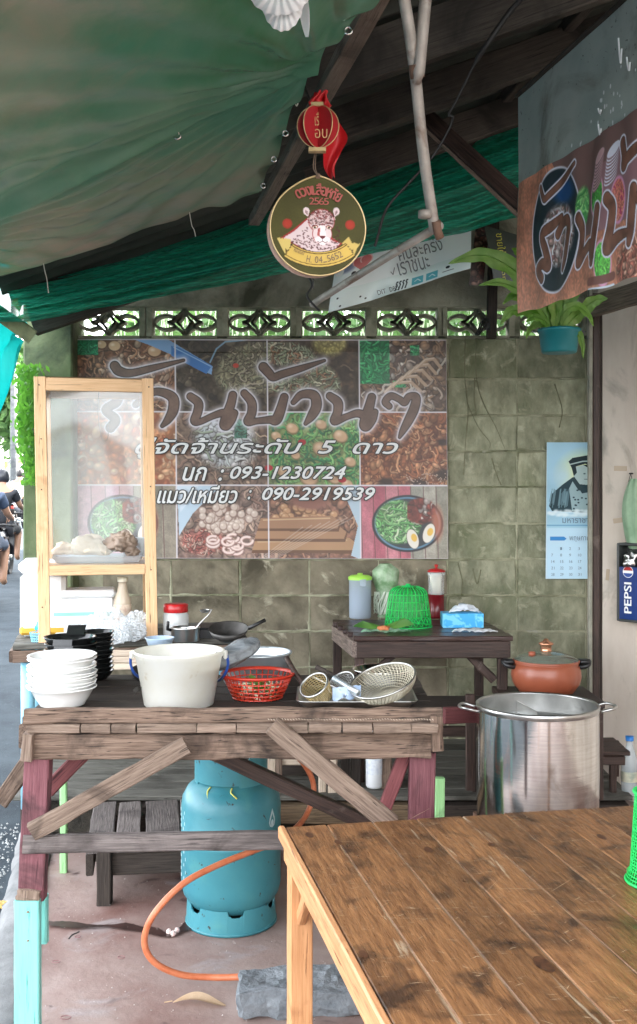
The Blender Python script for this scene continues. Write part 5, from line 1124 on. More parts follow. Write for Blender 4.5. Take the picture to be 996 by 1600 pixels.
for i in range(210):                                       # broken rosettes on the brow and cheeks
    a = rng.uniform(0, 6.28); r = math.sqrt(rng.uniform(0, 1)); x, y = 463+96*r*math.cos(a), 968+78*r*math.sin(a)
    if y > 1010 and abs(x-472) < 62: continue
    q_ = rng.uniform(4, 7.5); a2 = rng.uniform(0, 6.28); cd.stroke([(x+q_*math.cos(a2+t), y+q_*.7*math.sin(a2+t)) for t in np.linspace(0, rng.uniform(2, 4.4), 6)], 3.2, (110, 38, 38) if rng.random() < .5 else (62, 36, 36), .95)
for i in range(330):
    x, y = rng.uniform(205, 590), rng.uniform(1010, 1198)
    if y < 1190-.93*(x-175) and x < 360 or (x-463)**2/100**2+(y-1010)**2/120**2 < 1: continue
    q_ = rng.uniform(4, 7); cd.stroke([(x, y), (x+q_*1.1, y+q_*rng.uniform(-.2, .8))], rng.uniform(4, 7), (80, 42, 42), .95)
for sx in (-1, 1):
    ex = 468+sx*50; cd.ell(ex, 1018, 27, 15, (120, 52, 50), sx*.35, .25); cd.ell(ex, 1020, 20, 10, (236, 214, 190), sx*.35, .2); cd.ell(ex, 1020, 8, 8, (45, 28, 26), 0, .2); cd.stroke([(ex-sx*22, 1030), (ex-sx*32, 1050)], 5, (110, 50, 48), .9); cd.stroke([(ex-24, 1006), (ex, 998-2), (ex+24, 1006)], 4, (244, 232, 232), .8)
    for k in range(5): cd.ell(470+sx*(30+k*9), 1092+(k % 3)*9, 3, 2.4, (120, 80, 80))
cd.poly([(452, 1005), (488, 1005), (500, 1085), (444, 1085)], (240, 226, 226), .9); cd.poly([(440, 1030), (456, 1020), (452, 1085), (434, 1075)], (168, 60, 56), .8)
cd.ell(448, 1108, 34, 24, (246, 236, 236), 0, .25); cd.ell(496, 1108, 34, 24, (246, 236, 236), 0, .25); cd.ell(472, 1132, 30, 16, (238, 222, 222), 0, .3)
cd.poly([(450, 1078), (494, 1078), (486, 1094), (472, 1102), (458, 1094)], (104, 44, 48)); cd.stroke([(472, 1100), (472, 1116)], 3, (84, 44, 46)); cd.stroke([(436, 1118), (454, 1126), (472, 1116), (490, 1126), (508, 1118)], 3.5, (84, 44, 46))
for k in range(4):
    for sx in (-1, 1): cd.stroke([(472+sx*40, 1104+k*5), (472+sx*92, 1096+k*12)], 1.5, (225, 205, 205), .8)
# ribbon
def ribp(r0, r1, a0, a1): return [(440+r1*math.cos(a), 880+r1*.98*math.sin(a)) for a in np.linspace(a0, a1, 20)]+[(440+r0*math.cos(a), 880+r0*.98*math.sin(a)) for a in np.linspace(a1, a0, 20)]
cd.poly([(148, 1098), (250, 1108), (245, 1160), (208, 1215)], (205, 180, 105)); cd.poly([(610, 1128), (658, 1080), (680, 1122), (738, 1130), (716, 1165), (690, 1225)], (200, 172, 98))
cd.poly([(210, 1172), (250, 1215), (212, 1212)], (90, 70, 35)); cd.poly([(640, 1180), (690, 1172), (678, 1222)], (50, 32, 22))
cd.poly(ribp(318, 432, R(52), R(124)), (40, 30, 20)); cd.poly(ribp(322, 428, R(52.5), R(123.5)), (206, 172, 88)); cd.poly(ribp(330, 336, R(53), R(123)), (70, 50, 25)); cd.poly(ribp(410, 415, R(53), R(123)), (70, 50, 25))
DO = P(492.5, 352, YD)
def dxy(cx, cy): return (400+cx*.2209, 130+cy*.2209)
def dfn(U, V):      # circle with pointed top, polar grid from the canvas square
    X = 104+U*(cd.W-1)/.4; Yc = 645+V*(cd.H-1)/.4
    dx, dy = X-440, Yc-1010
    cxx = X; cyy = Yc
    return cxx, cyy
cxs = 440; 
def outline(a, r=1.):
    x = math.cos(a); y = math.sin(a); k = 333
    if y < 0:                                              # slight point at the top
        k += 32*max(0, 1-abs(a-1.5*math.pi)/.75)**1.6 if False else 32*max(0, 1-abs(math.atan2(x, -y))/.62)**1.5
    return (440+k*x*r, 1024+k*1.0*y*r+0)
NA, NR = 200, 90; vs = []; cols = []
for j in range(NR+1):
    for i in range(NA):
        a = 2*math.pi*i/NA; x, y = outline(a, j/NR); vs.append((x, y)); 
        ix = (x-104)*.4; iy = (y-645)*.4; i0, j0 = int(np.clip(iy, 0, cd.H-2)), int(np.clip(ix, 0, cd.W-2)); fy, fx = np.clip(iy-i0, 0, 1), np.clip(ix-j0, 0, 1)
        c = (cd.a[i0, j0]*(1-fx)+cd.a[i0, j0+1]*fx)*(1-fy)+(cd.a[i0+1, j0]*(1-fx)+cd.a[i0+1, j0+1]*fx)*fy
        cols.append(tuple(c)+(1,))
def d3(x, y, dy=0): p = dxy(x, y); q = P(p[0], p[1], YD); return Vector((q.x, YD+dy+.02*(x-440)/333*.6, q.z))
me = bpy.data.meshes.new('printed_face'); org = wm(ds).translation
me.from_pydata([d3(x, y)-org for x, y in vs], [], [[j*NA+i, (j+1)*NA+i, (j+1)*NA+(i+1) % NA, j*NA+(i+1) % NA][::-1] for j in range(NR) for i in range(NA)]); me.update()
at = me.color_attributes.new('print', 'BYTE_COLOR', 'POINT'); at.data.foreach_set('color_srgb', np.array(cols).ravel()); link('printed_face', me, CARDP, ds, Matrix.Translation(org), True)
m = MB(); pr = [outline(2*math.pi*i/NA, 1.012) for i in range(NA)]
rings(m, [[d3(x, y, -.002) for x, y in pr], [d3(x, y, .012) for x, y in pr]]); m.build('back_plate', GOLD, ds)
m = MB(); m.tube([d3(x, y, -.001) for x, y in pr], .0022, 6, closed=True); m.build('gold_rim', GOLD, ds, True)
m = MB()
rings(m, [[d3(*outline(2*math.pi*i/NA, 1.0), .02)+Vector((-.010, 0, -.003)) for i in range(NA)], [d3(*outline(2*math.pi*i/NA, 1.0), .024)+Vector((-.011, 0, -.003)) for i in range(NA)]]); m.build('rear_disc', mat('cream_pink_card', (.72, .50, .42), rough=.5), ds)
for k, ch in enumerate(['ด', 'ว', 'ง', 'เ', 'สื', 'อ', 'ห', 'ทั', 'ย']):
    a = R(-29+k*7.3); x, y = 440+258*math.sin(a), 1026-258*math.cos(a); tx = Vector((math.cos(a), 0, -math.sin(a))); ux = Vector((math.sin(a), 0, math.cos(a)))
    h = .032 if len(ch) > 1 else .025
    text('lettering', ch, d3(x-13, y+26, -.004), tx, ux, .0125, h*.86, T_red, ds, fat=.0008)
for k, ch in enumerate('2565'): text('lettering', ch, d3(378+k*34, 862, -.003), (1, 0, .0), (0, 0, 1), .013, .017, T_red, ds)
for k, ch in enumerate('H.04-5652'): 
    a = R(101-k*4.7); x, y = 440+378*math.cos(a), 880+370*math.sin(a); b_ = a-R(90); text('lettering', ch, d3(x-12, y+24, -.003), (math.cos(b_), 0, -math.sin(b_)), (math.sin(b_), 0, math.cos(b_)), .0025 if ch == '.' else .0085, .0025 if ch in '.' else (.0025 if ch == '-' else .0165), T_brown, ds)
text('lettering', 'หมายเลข', d3(268, 1195, -.003), (.93, 0, -.36), (.36, 0, .93), .026, .009, T_brown, ds)
m = MB(); m.tube(spline([d3(440, 655), P(493, 262, YD+.02), P(494, 240, YD+.03), P(493, 222, YD+.03)], 4), .0014, 5); m.tube(spline([d3(436, 655), P(490, 262, YD+.02), P(492, 238, YD+.03)], 4), .0014, 5); m.tube([d3(440, 650), d3(440, 668, -.004)], .006, 8)
m.build('hanging_cord', mat('brown_cord', (.2, .13, .09), rough=.8), ds)
m = MB(); m.tube([P(489, 428, YD+.03), P(490, 452, YD+.03)], .0014, 5); m.build('lower_cord', WIRE, ds)
# red paper lantern
ln = thing('paper_lantern', 'red folded card lantern with gold edges above the leopard sign', 'lantern', P(497, 238, YD))
def dcx(x, y, dy=0): return P(400+x*.2209, 130+y*.2209, YD+dy)
for k, (xs_, dd, mt) in enumerate((((-1.0), .0, CARD), ((1.0), .0, CARD))):
    pass
lo = [(390+105*1.0*math.cos(a)*.95, 310+160*math.sin(a)) for a in []]
def wing(name, ang, sx):                                  # half discs of the folded lantern fanned about the fold
    m = MB(); n = 26; pts = []
    for i in range(n+1):
        a = -math.pi/2+math.pi*i/n; pts.append((150*math.cos(a), 150*math.sin(a)))
    pts = [(0, -150)]+pts+[(0, 150)]
    f = []
    for th in (0, .0016):
        f.append([dcx(440, 312+y)+Vector((x*.2209/F*YD*math.cos(ang)*1.0, x*.2209/F*YD*math.sin(ang)+th, 0)) for x, y in pts])
    nn = len(pts); m.add(f[0]+f[1], [list(range(nn)), list(range(nn, 2*nn))[::-1]]+[[i, (i+1) % nn, nn+(i+1) % nn, nn+i] for i in range(nn)])
    m.build(name, CARD, ln); e = MB(); e.tube(f[0][1:-1], .0013, 5); e.build('gold_edge', GOLD, ln, True)
wing('card_leaf', R(-12), 1); wing('card_leaf', R(192), 1); wing('card_leaf', R(-48), 1); wing('card_leaf', R(228), 1); wing('card_leaf', R(90), 1)
m = MB(); m.box(dcx(435, 474), (.043, .02, .010), bev=.001); m.build('gold_foot', GOLD, ln)
m = MB(); m.box(dcx(435, 155), (.030, .02, .010), bev=.001); m.build('gold_cap', GOLD, ln)
text('lettering', 'เรื', dcx(418, 300, -.05), (1, 0, 0), (0, 0, 1), .010, .032, T_gold, ln); text('lettering', 'อบ', dcx(418, 388, -.05), (1, 0, 0), (0, 0, 1), .030, .022, T_gold, ln)
rr_ = thing('red_ribbon', 'red ribbon streamer hanging behind the card lantern', 'ribbon', P(515, 270, YD+.05))
def rib(pts, wd):
    pp = spline([dcx(x, y, .05) for x, y in pts], 8); m = MB(); n = len(pp)-1
    m.sheet(lambda u, v: pp[int(round(v*n))]+Vector(((u-.5)*wd*math.sin(math.pi*(.12+.86*v))**.6*(1-.2*math.sin(v*9)), .014*math.sin(u*6+v*7), 0)), 10, n); return m.build('streamer', REDR, rr_, True)
rib([(470, 60), (435, 110), (445, 150), (520, 300), (560, 400), (540, 500), (520, 600), (545, 670)], .055)
rib([(440, 60), (420, 140), (440, 200)], .03); rib([(480, 70), (505, 160), (470, 200)], .02)
# shell mobile at the top
sm = thing('shell_mobile', 'white scallop shells hanging at the top edge before the tarpaulin', 'mobile', P(440, 30, 1.9))
def shell(cx, cy, rx, ry, Y, a0=R(200), a1=R(340), up=1):
    m = MB()
    def f(u, v):
        a = R(-8)+R(196)*u; r = v*(1+.015*math.cos(u*60)); x = cx+rx*r*math.cos(a); y = cy+ry*r*math.sin(a); return P(x, y, Y-.025*math.sin(v*math.pi*.8)-.0025*math.cos(u*70)*v)
    m.sheet(f, 110, 10); return m.build('shell', SHELLM, sm, True)
shell(437, -24, 52, 48, 1.9); shell(442, -6, 34, 55, 1.93); m = MB()
m.sheet(lambda u, v: P(471+9*v+(u-.5)*16*math.sin(math.pi*(.08+.86*v))**.7, -30+88*v, 1.94+.01*math.cos(u*3)), 8, 16); m.build('shell', SHELLM, sm, True)
MB().tube([P(440, -60, 1.9), P(440, -20, 1.9)], .001, 5).build('thread', STRING, sm)
# ================================================================== HANGING FERN
fn = thing('hanging_fern', 'bright green birds nest fern with wavy leaves in a hanging teal pot', 'plant', P(874, 553, 4.9))
pc = P(874, 552, 4.9)
MB().lathe([(0, .0), (.052, 0), (.078, .002), (.082, .01), (.093, .095), (.100, .098), (.1005, .110), (.094, .112), (.088, .095), (0, .09)], pc, 40).build('pot', POTM, fn, True)
MB().lathe([(.09, .098), (.07, .116), (.03, .125), (0, .12)], pc, 24, fn=lambda a, z: 1+.1*math.sin(a*5)).build('soil', SOIL, fn, True)
def leaf(pts, wd, mt=LEAF, rip=.25, nu=8, nv=34, tw=0):
    pp = spline(pts, 8); n = len(pp)-1; m = MB()
    def f(u, v):
        q = v*n; i = min(int(q), n-1); p = pp[i].lerp(pp[i+1], q-i); t = (pp[i+1]-pp[i]).normalized(); s = t.cross(Vector((.25, -1, .15+tw))).normalized(); nn = s.cross(t)
        w_ = wd*(math.sin(math.pi*min(1, .06+.94*v)**.85)**.75+.02); e = (u-.5)*2
        return p+s*e*w_*(1+.13*math.sin(v*26+e)*abs(e))+nn*(rip*w_*(.35*abs(e)-.2)+rip*w_*.55*math.sin(v*30+u*2)*e*e)
    m.sheet(f, nu, nv); m.tube([pp[i]-Vector((0, .002, 0)) for i in range(0, n, 2)], .0022, 5); return m.build('leaf', mt, fn, True)
Yf2 = 4.85
LF = [([(872, 515), (880, 490), (900, 478), (918, 490), (928, 510)], .022), ([(866, 515), (842, 478), (822, 462), (800, 462), (786, 476)], .022), ([(870, 515), (862, 470), (840, 420), (822, 402), (806, 404)], .024), ([(874, 515), (884, 470), (896, 440), (914, 424)], .022), ([(864, 516), (846, 506), (830, 512), (822, 530)], .016), ([(866, 515), (845, 470), (812, 428), (770, 402), (738, 400), (701, 412)], .042), ([(866, 515), (848, 485), (815, 455), (780, 441), (748, 446)], .024), ([(868, 515), (850, 470), (830, 425), (812, 395), (800, 388)], .036),
      ([(866, 515), (845, 495), (815, 485), (796, 488), (782, 508)], .03), ([(870, 515), (870, 480), (862, 430), (850, 380)], .036), ([(876, 515), (890, 470), (905, 430), (925, 400)], .036), ([(880, 515), (905, 490), (930, 470), (950, 466)], .03),
      ([(872, 515), (880, 480), (884, 440), (890, 400)], .03), ([(870, 515), (855, 490), (835, 470), (800, 468)], .03), ([(876, 518), (895, 512), (908, 528), (912, 560)], .02), ([(864, 516), (850, 500), (834, 496), (822, 503)], .018), ([(868, 515), (858, 488), (845, 460), (832, 440)], .03)]
for k, (pts, wd) in enumerate(LF):
    n = len(pts); leaf([P(x, y, Yf2+(-.10 if k % 3 == 0 else .08 if k % 3 == 1 else 0)*i/n) for i, (x, y) in enumerate(pts)], wd*1.05, tw=.2*math.sin(k))
m = MB()
for dx in (-.095, .095): m.tube([pc+Vector((dx, 0, .105)), pc+Vector((0, 0, .62))], .0018, 5)
m.build('hanger_wire', WIRE, fn)
m = MB(); m.box(pc+Vector((-.11, 0, .10)), (.03, .012, .008), bev=.002); m.box(pc+Vector((.11, 0, .10)), (.03, .012, .008), bev=.002); m.build('pot_lug', BLKPL, fn)
# ================================================================== CALENDAR
cal = thing('wall_calendar', 'pale blue wall calendar with an officer portrait cut by the door post', 'calendar', P(884, 905, 5.87))
cc_ = Cv(190, 552, (165, 205, 225), 497, 803); cc_.noise(60, .05)
cc_.ell(640, 930, 120, 110, (225, 225, 165), 0, .7, .9); cc_.ell(560, 940, 60, 60, (185, 215, 232), 0, .8, .7)
cc_.poly([(508, 1060), (520, 1010), (560, 975), (600, 945), (650, 940), (700, 960), (700, 1090), (520, 1080)], (38, 62, 70))
for i in range(26): x = rng.uniform(515, 590); cc_.stroke([(x, rng.uniform(990, 1010)), (x-8, rng.uniform(1040, 1070))], 3, (110, 140, 150), .8)
cc_.poly([(604, 955), (640, 1010), (690, 1000), (690, 1085), (600, 1080), (588, 990)], (150, 175, 180)); 
for i in range(14): cc_.ell(rng.uniform(600, 670), rng.uniform(990, 1075), 5, 4, (40, 60, 68), 0, .4)
cc_.poly([(600, 905), (650, 893), (676, 915), (676, 945), (662, 975), (630, 972), (606, 945)], (175, 195, 195)); cc_.poly([(596, 905), (612, 896), (618, 925), (606, 940)], (28, 44, 50))
cc_.ell(648, 930, 5, 3, (60, 80, 85)); cc_.stroke([(648, 952), (662, 952)], 2.5, (90, 105, 105)); cc_.poly([(606, 940), (640, 985), (628, 1000), (600, 958)], (45, 65, 70))
cc_.poly([(584, 880), (600, 866), (690, 850), (690, 905), (650, 890), (596, 906)], (24, 42, 48)); cc_.stroke([(592, 892), (640, 880), (690, 878)], 5, (170, 190, 190)); cc_.poly([(640, 893), (690, 895), (690, 910), (660, 905)], (15, 28, 32))
for i in range(60): cc_.ell(rng.uniform(500, 690), rng.uniform(1078, 1100), 14, 9, (222, 235, 240), 0, .8, .55)
cc_.poly([(497, 1136), (700, 1136), (700, 1142), (497, 1142)], (120, 170, 200)); cc_.poly([(497, 1150), (700, 1150), (700, 1360), (497, 1360)], (188, 218, 236)); cc_.poly([(514, 1184), (570, 1184), (580, 1192), (570, 1200), (514, 1200)], (60, 135, 200))
cc_.stroke([(497, 803), (500, 1355)], 2, (210, 225, 235)); cc_.stroke([(497, 1354), (690, 1356)], 3, (210, 228, 238))
def cp(x, y): return P(660+x*.3875, 380+y*.3875, 5.865)
printed('printed_page', cc_, lambda U, V: plane_fn(cp(502, 803), cp(692, 803)-cp(502, 803), cp(497, 1353)-cp(502, 803))(U, V)-np.array([0, 1, 0])*(.004+.010*np.sin(V*9)**2*U)[..., None], PAPERP, cal)
def ct(s, x, y, w_, h): text('lettering', s, cp(x, y)-Vector((0, .022, 0)), (1, 0, 0), (0, 0, 1), w_*.3875/F*5.865, h*.3875/F*5.865, T_cal, cal)
ct('พฤษภาคม', 590, 1203, 95, 22); ct('มหาราชา', 562, 1128, 105, 20)
for r_, row in enumerate((('', '1', '2', '3'), ('7', '8', '9', '10'), ('14', '15', '16', '17'), ('21', '22', '23', '24'), ('28', '29', '30', '31'))):
    for c_, s in enumerate(row):
        if s: ct(s, 517+36*c_, 1236+26*r_, 7 if len(s) == 1 else 13, 11)
# ================================================================== WALL THINGS RIGHT
def cwp(px, py, off=.02):                                  # point on cream wall under a photo pixel
    d_ = (Bq-A).normalized(); a = (px-CX)/F; t = (a*A.y-A.x)/(d_.x-a*d_.y); Y = A.y+d_.y*t; n_ = Vector((-d_.y, d_.x, 0)); n_ = -n_ if n_.y > 0 else n_
    return Vector((A.x+d_.x*t, Y, CH-(py-HY)/F*Y))+n_*off
dw = (Bq-A).normalized(); nw = Vector((dw.y, -dw.x, 0)); nw = -nw if nw.y > 0 else nw
op = thing('opener_box', 'dark wall box with a blue PEPSI front plate on the cream wall', 'box', cwp(992, 968))
RW_ = Matrix((dw, -nw, Vector((0, 0, 1)))).transposed()
q = cwp(1000, 909, .05); hz_ = .205
m = MB()
m.box(q-nw*.04, (.155, .01, .40), RW_, bev=.004); m.box(q-dw*.071+nw*.0, (.014, .09, .40), RW_, bev=.004); m.box(q+dw*.071, (.014, .09, .40), RW_, bev=.004)
m.box(q+Vector((0, 0, .195)), (.14, .09, .014), RW_, bev=.004); m.box(q-Vector((0, 0, .195)), (.14, .09, .014), RW_, bev=.004); m.build('housing', CASEP, op)
MB().box(q-Vector((0, 0, .055))+nw*.036, (.128, .012, .27), RW_, bev=.003).build('blue_plate', mat('cobalt_plate', (.005, .03, .16), rough=.35), op)
qq = q+nw*.043
m = MB(); n = 24
def disc(m, c, r, a0, a1, n=16): m.add([c+dw*r*math.cos(a0+(a1-a0)*k/n)+Vector((0, 0, r*math.sin(a0+(a1-a0)*k/n))) for k in range(n+1)], [list(range(n+1))])
cen = q-dw*.012+Vector((0, 0, .055))
disc(m, cen+nw*.0425, .030, 0, 6.283, 28); m.build('emblem_white', T_white, op); m = MB(); disc(m, cen+nw*.0432, .027, .25, 2.9); m.build('emblem_red', REDLID, op); m = MB(); disc(m, cen+nw*.0432, .027, 3.4, 6.0); m.build('emblem_blue', BLUEPL, op)
text('lettering', 'PEPSI', q-dw*-.008+nw*.0435-Vector((0, 0, .155)), (0, 0, 1), -dw, .155, .042, T_white, op, off=.01)
for e in (.0015, -.0015): text('lettering', 'PEPSI', q-dw*-.008+nw*.0434-Vector((0, 0, .155+e)), (0, 0, 1), -dw, .155, .042, T_white, op)
lump('foil_wad', 'crumpled silver foil wad stuffed in the opener box', 'foil', q+Vector((0, 0, .115))+nw*.02, (.045, .03, .045), STEELD, 6, .5)
gb = thing('green_bag', 'pale green cloth bag hanging from a nail on the cream wall', 'bag', cwp(1000, 845))
m = MB(); q = cwp(1000, 748, .04)
def gbf(u, v): 
    an = u*2*math.pi; r = .022+.052*math.sin(math.pi*min(v*.93+.02, 1))**.8; p = q-Vector((0, 0, .36*v)); return p+dw*math.cos(an)*r*(1+.10*math.sin(an*7+v*5))+nw*math.sin(an)*r*.5*(1+.16*math.sin(an*6+v*3))
m.sheet(gbf, 48, 20); m.build('bag_body', GREENC, gb, True)
m = MB(); n0 = cwp(989, 740, .02); m.tube(spline([n0, n0-dw*.012-Vector((0, 0, .05)), n0-Vector((0, 0, .10))], 5), .0018, 5); m.tube(spline([n0, n0+dw*.012-Vector((0, 0, .05)), n0+dw*.004-Vector((0, 0, .10))], 5), .0018, 5); m.tube([n0-nw*.02, n0+nw*.012], .004, 6); m.build('cord_loop', WIRE, gb)
for (x, y, w_, h, rt) in ((970, 732, .075, .026, .03), (968, 813, .07, .026, -.15), (950, 898, .02, .06, .1)):
    m = MB().box(cwp(x, y, .0015), (w_, .0012, h), RW_@Matrix.Rotation(rt, 3, 'Y')); tag(m.build('tape_patch', TAPE), {732: 'brown tape patch high on the cream wall left of the green bag', 813: 'brown tape patch on the cream wall just above the opener box', 898: 'narrow upright tape scrap on the cream wall left of the opener box'}[y], 'tape')
# stool and bottle by the wall
so_ = thing('low_stool', 'low dark wooden stool against the cream wall behind the steel pot', 'stool', P(935, 1250, 4.9))
for (a, c) in ((905, 4.85), (958, 4.85), (905, 5.10), (962, 5.12)):
    q = P(a, 1240, c); plank('leg', (q.x, c, .228), (q.x, c, .40), .03, .03, W_dark, so_, up=(0, 1, 0), seg=2)
q = P(930, 1190, 4.97)
for i in range(3): plank('seat_board', (q.x-.13, 4.86+.095*i, .41), (q.x+.12, 4.86+.095*i, .41), .09, .02, W_dark, so_, seg=3)
plank('apron', (q.x-.10, 4.835, .375), (q.x+.10, 4.835, .375), .04, .02, W_dark, so_, up=(0, 1, 0), seg=3)
qb_ = P(984, 1243, 4.88); wb = bottle('water_bottle', 'clear plastic water bottle with a blue cap standing by the cream wall', qb_, .038, .275, mat('pet_bottle', (.62, .70, .74), rough=.08, alpha=.45), .36, mat('blue_cap', (.02, .18, .55), rough=.35), (.25, .42, mat('bottle_label', (.30, .36, .30), (.7, .66, .5), scale=26, rough=.4)))
# ================================================================== BACK TABLE (dark) and its things
bt_ = thing('back_table', 'dark brown wooden table against the block wall', 'table', (.5, 5.3, .226))
ZB2 = .924
for i in range(5): plank('top_board', (.165-.022*i, 5.045+.13*i, ZB2-.012), (.915-.01*i, 5.045+.13*i, ZB2-.012), .127, .024, wood('dark_gloss_wood', (.02, .012, .010), (.075, .042, .036), rough=.28, stain=((.14, .11, .09), 5, .64, .74)) if i == 0 else bpy.data.materials['dark_gloss_wood'], bt_, seg=6)
plank('front_apron', (.18, 5.0, ZB2-.065), (.895, 5.0, ZB2-.065), .08, .03, W_dark, bt_, up=(0, 1, 0), seg=6)
plank('side_apron', (.175, 5.0, ZB2-.065), (.085, 5.6, ZB2-.065), .08, .03, wood('scuffed_side', (.05, .03, .022), (.38, .30, .26), rough=.6), bt_, up=(1, 0, 0), seg=4)
plank('side_apron', (.895, 5.0, ZB2-.065), (.865, 5.6, ZB2-.065), .08, .03, W_dark, bt_, up=(1, 0, 0), seg=4)
for (x, y) in ((.195, 5.03), (.875, 5.03), (.10, 5.6), (.85, 5.6)): plank('leg', (x, y, .226), (x, y, ZB2-.03), .046, .046, W_dark, bt_, up=(0, 1, 0), seg=4)
plank('corner_brace', (.23, 5.05, ZB2-.20), (.36, 5.05, ZB2-.10), .03, .02, W_dark, bt_, up=(0, 1, 0), seg=2); plank('corner_brace', (.84, 5.05, ZB2-.22), (.72, 5.05, ZB2-.10), .04, .02, W_dark, bt_, up=(0, 1, 0), seg=2)
plank('stretcher', (.19, 5.05, .46), (.88, 5.05, .46), .05, .025, W_dark, bt_, up=(0, 1, 0), seg=4)
def onb(px, py): 
    Y = (CH-ZB2)*F/(py-HY); return Vector(((px-CX)/F*Y, Y, ZB2))
q = onb(563, 966)
jg = thing('water_jug', 'cloudy plastic water jug with a lime green lid on the dark table', 'jug', q)
MB().lathe([(0, .002), (.056, .002), (.059, .008), (.060, .20), (.062, .205), (.062, .216)], q, 36).build('jug_body', MILKJ, jg, True)
MB().lathe([(.064, .208), (.065, .222), (.05, .232), (.016, .234), (.014, .243), (0, .244)], q, 36).build('jug_lid', GREENL, jg, True)
MB().lathe([(0, .006), (.056, .008), (.057, .165), (0, .165)], q, 30).build('water_fill', mat('water_blue', (.50, .58, .70), rough=.15, alpha=.55), jg, True)
MB().box(q+Vector((.012, -.062, .195)), (.036, .006, .04), bev=.003).build('spout', MILKJ, jg)
q = onb(603, 964)
m = MB()
def vb(u, v):
    an = u*2*math.pi; z = .29*v; r = .045+.028*smooth01((v-.35)/.4)-.05*smooth01((v-.86)/.16)*.9-.014*math.sin(v*3.1*2)*(v < .5); k = 1+.12*noise.noise((math.cos(an)*2, math.sin(an)*2, v*6)); return q+Vector((math.cos(an)*r*k, math.sin(an)*r*k*.8, z))
m.sheet(vb, 44, 34); vgo = thing('greens_bag', 'clear bag of rolled leafy greens between the jug and green cover', 'bag', q); m.build('greens', VEG, vgo, True)
m = MB()
for i in range(26):
    a = random.uniform(2.6, 6.9); r = .052; pts = [q+Vector(((r+.012*math.sin(k+i))*math.cos(a+k*.14), (r)*math.sin(a+k*.14), .02+k*.024+random.uniform(-.004, .004))) for k in range(6)]; m.tube(spline(pts, 3), random.uniform(.0016, .004), 5)
m.build('pale_stems', mat('pale_stem', (.62, .70, .58), (.75, .8, .7), scale=10, rough=.5), vgo, True)
# lime food cover
q = onb(638, 979); q.z = ZB2
fc = thing('food_cover', 'neon green plastic mesh food cover on the dark table', 'food cover', q)
def fr_(z): t = z/.205; return .118*(1-.16*t-.10*t*t) if t < .78 else .118*.79*math.sqrt(max(0, 1-((t-.78)/.235)**2))**.8+.004
m = MB(); NK = 30
for k in range(NK):
    a = k*2*math.pi/NK; m.tube([q+Vector((fr_(z)*math.cos(a), fr_(z)*math.sin(a), z)) for z in np.linspace(.05, .203, 14)], .0026 if k % 3 == 0 else .0016, 4)
for z in (.055, .09, .13, .165): m.tube([q+Vector((fr_(z)*math.cos(a), fr_(z)*math.sin(a), z)) for a in [i*2*math.pi/48 for i in range(48)]], .0014, 4, closed=True)
for k in range(24):
    a0_, a1_ = k*2*math.pi/24, (k+1)*2*math.pi/24
    for s in (0, 1): aa, bb2 = (a0_, a1_) if s else (a1_, a0_); m.tube([q+Vector((fr_(z)*math.cos(a), fr_(z)*math.sin(a), z)) for z, a in ((.008, aa), (.03, (aa+bb2)/2), (.052, bb2))], .0018, 4)
m.build('lattice', GREENPL, fc, True)
MB().lathe([(fr_(.0)+.003, 0), (fr_(.0)+.004, .006), (fr_(.0), .009), (fr_(.0)-.002, .002)], q, 48).build('base_rim', GREENPL, fc, True); MB().lathe([(.035, .200), (.03, .207), (.012, .208), (.012, .216), (0, .217)], q, 24).build('knob', GREENPL, fc, True)
MB().lathe([(fr_(z)-.004, z) for z in np.linspace(.01, .2, 16)], q, 40).build('net_skin', mat('green_net_skin', (.01, .62, .12), rough=.5, alpha=.45, transl=.4, tcol=(.02, .8, .15)), fc, True)
# straw dispenser
q = onb(682, 966)
sd = thing('straw_jar', 'dark red and clear straw dispenser jar with a red knob lid', 'jar', q)
MB().lathe([(0, .002), (.042, .002), (.044, .01), (.044, .13), (.0, .13)], q, 32).build('jar_base', mat('dark_red_plastic', (.14, .008, .012), rough=.25), sd, True)
MB().lathe([(.043, .13), (.043, .25)], q, 32).build('clear_tube', CLEAR, sd, True); MB().lathe([(.047, .232), (.048, .245), (.043, .247)], q, 32).build('clear_collar', CLEAR, sd, True)
MB().lathe([(0, .25), (.048, .25), (.048, .257), (.03, .266), (.007, .268), (.006, .275), (.012, .282), (.008, .29), (0, .291)], q, 32).build('jar_lid', REDLID, sd, True)
for k in range(12):
    a = k*2.4; r = .030*math.sqrt((k+.5)/12); MB().tube([q+Vector((r*math.cos(a)*.7, r*math.sin(a)*.7, .131)), q+Vector((r*math.cos(a)*1.25, r*math.sin(a), .235+.006*math.sin(k)))], .0042, 6).build('straw', STRAW, sd, True)
# tissue box + tissues
q = onb(724, 981)
tb_ = thing('tissue_box', 'blue and white tissue box with a tissue pulled out', 'box', q)
MB().box(q+Vector((0, .05, .036)), (.205, .11, .072), bev=.002).build('carton', BLUEB, tb_)
def ts(cx, cy, cz, w_, d_, h, seed):
    def f(u, v):
        e = 1-abs(u-.5)*2; x = (u-.5)*w_; return Vector((cx+x+.01*noise.noise((u*5, v*5, seed)), cy+(v-.5)*d_*(.3+.7*e)+.01*noise.noise((u*6, v*4, seed+3)), cz+h*(math.sin(math.pi*min(max(u, 0), 1))**.6)*(1-abs(v-.5)*1.4)+.016*abs(noise.noise((u*6, v*7, seed)))))
    return f
MB().sheet(ts(q.x+.012, q.y+.05, q.z+.07, .15, .09, .042, 2), 30, 16).build('tissue', PAPER, tb_, True)
tag(MB().sheet(ts(onb(742, 988).x, onb(742, 988).y, ZB2+.002, .22, .10, .012, 9), 30, 14).build('loose_tissue', PAPER, None, True), 'crumpled white tissue lying in front of the tissue box', 'tissue')
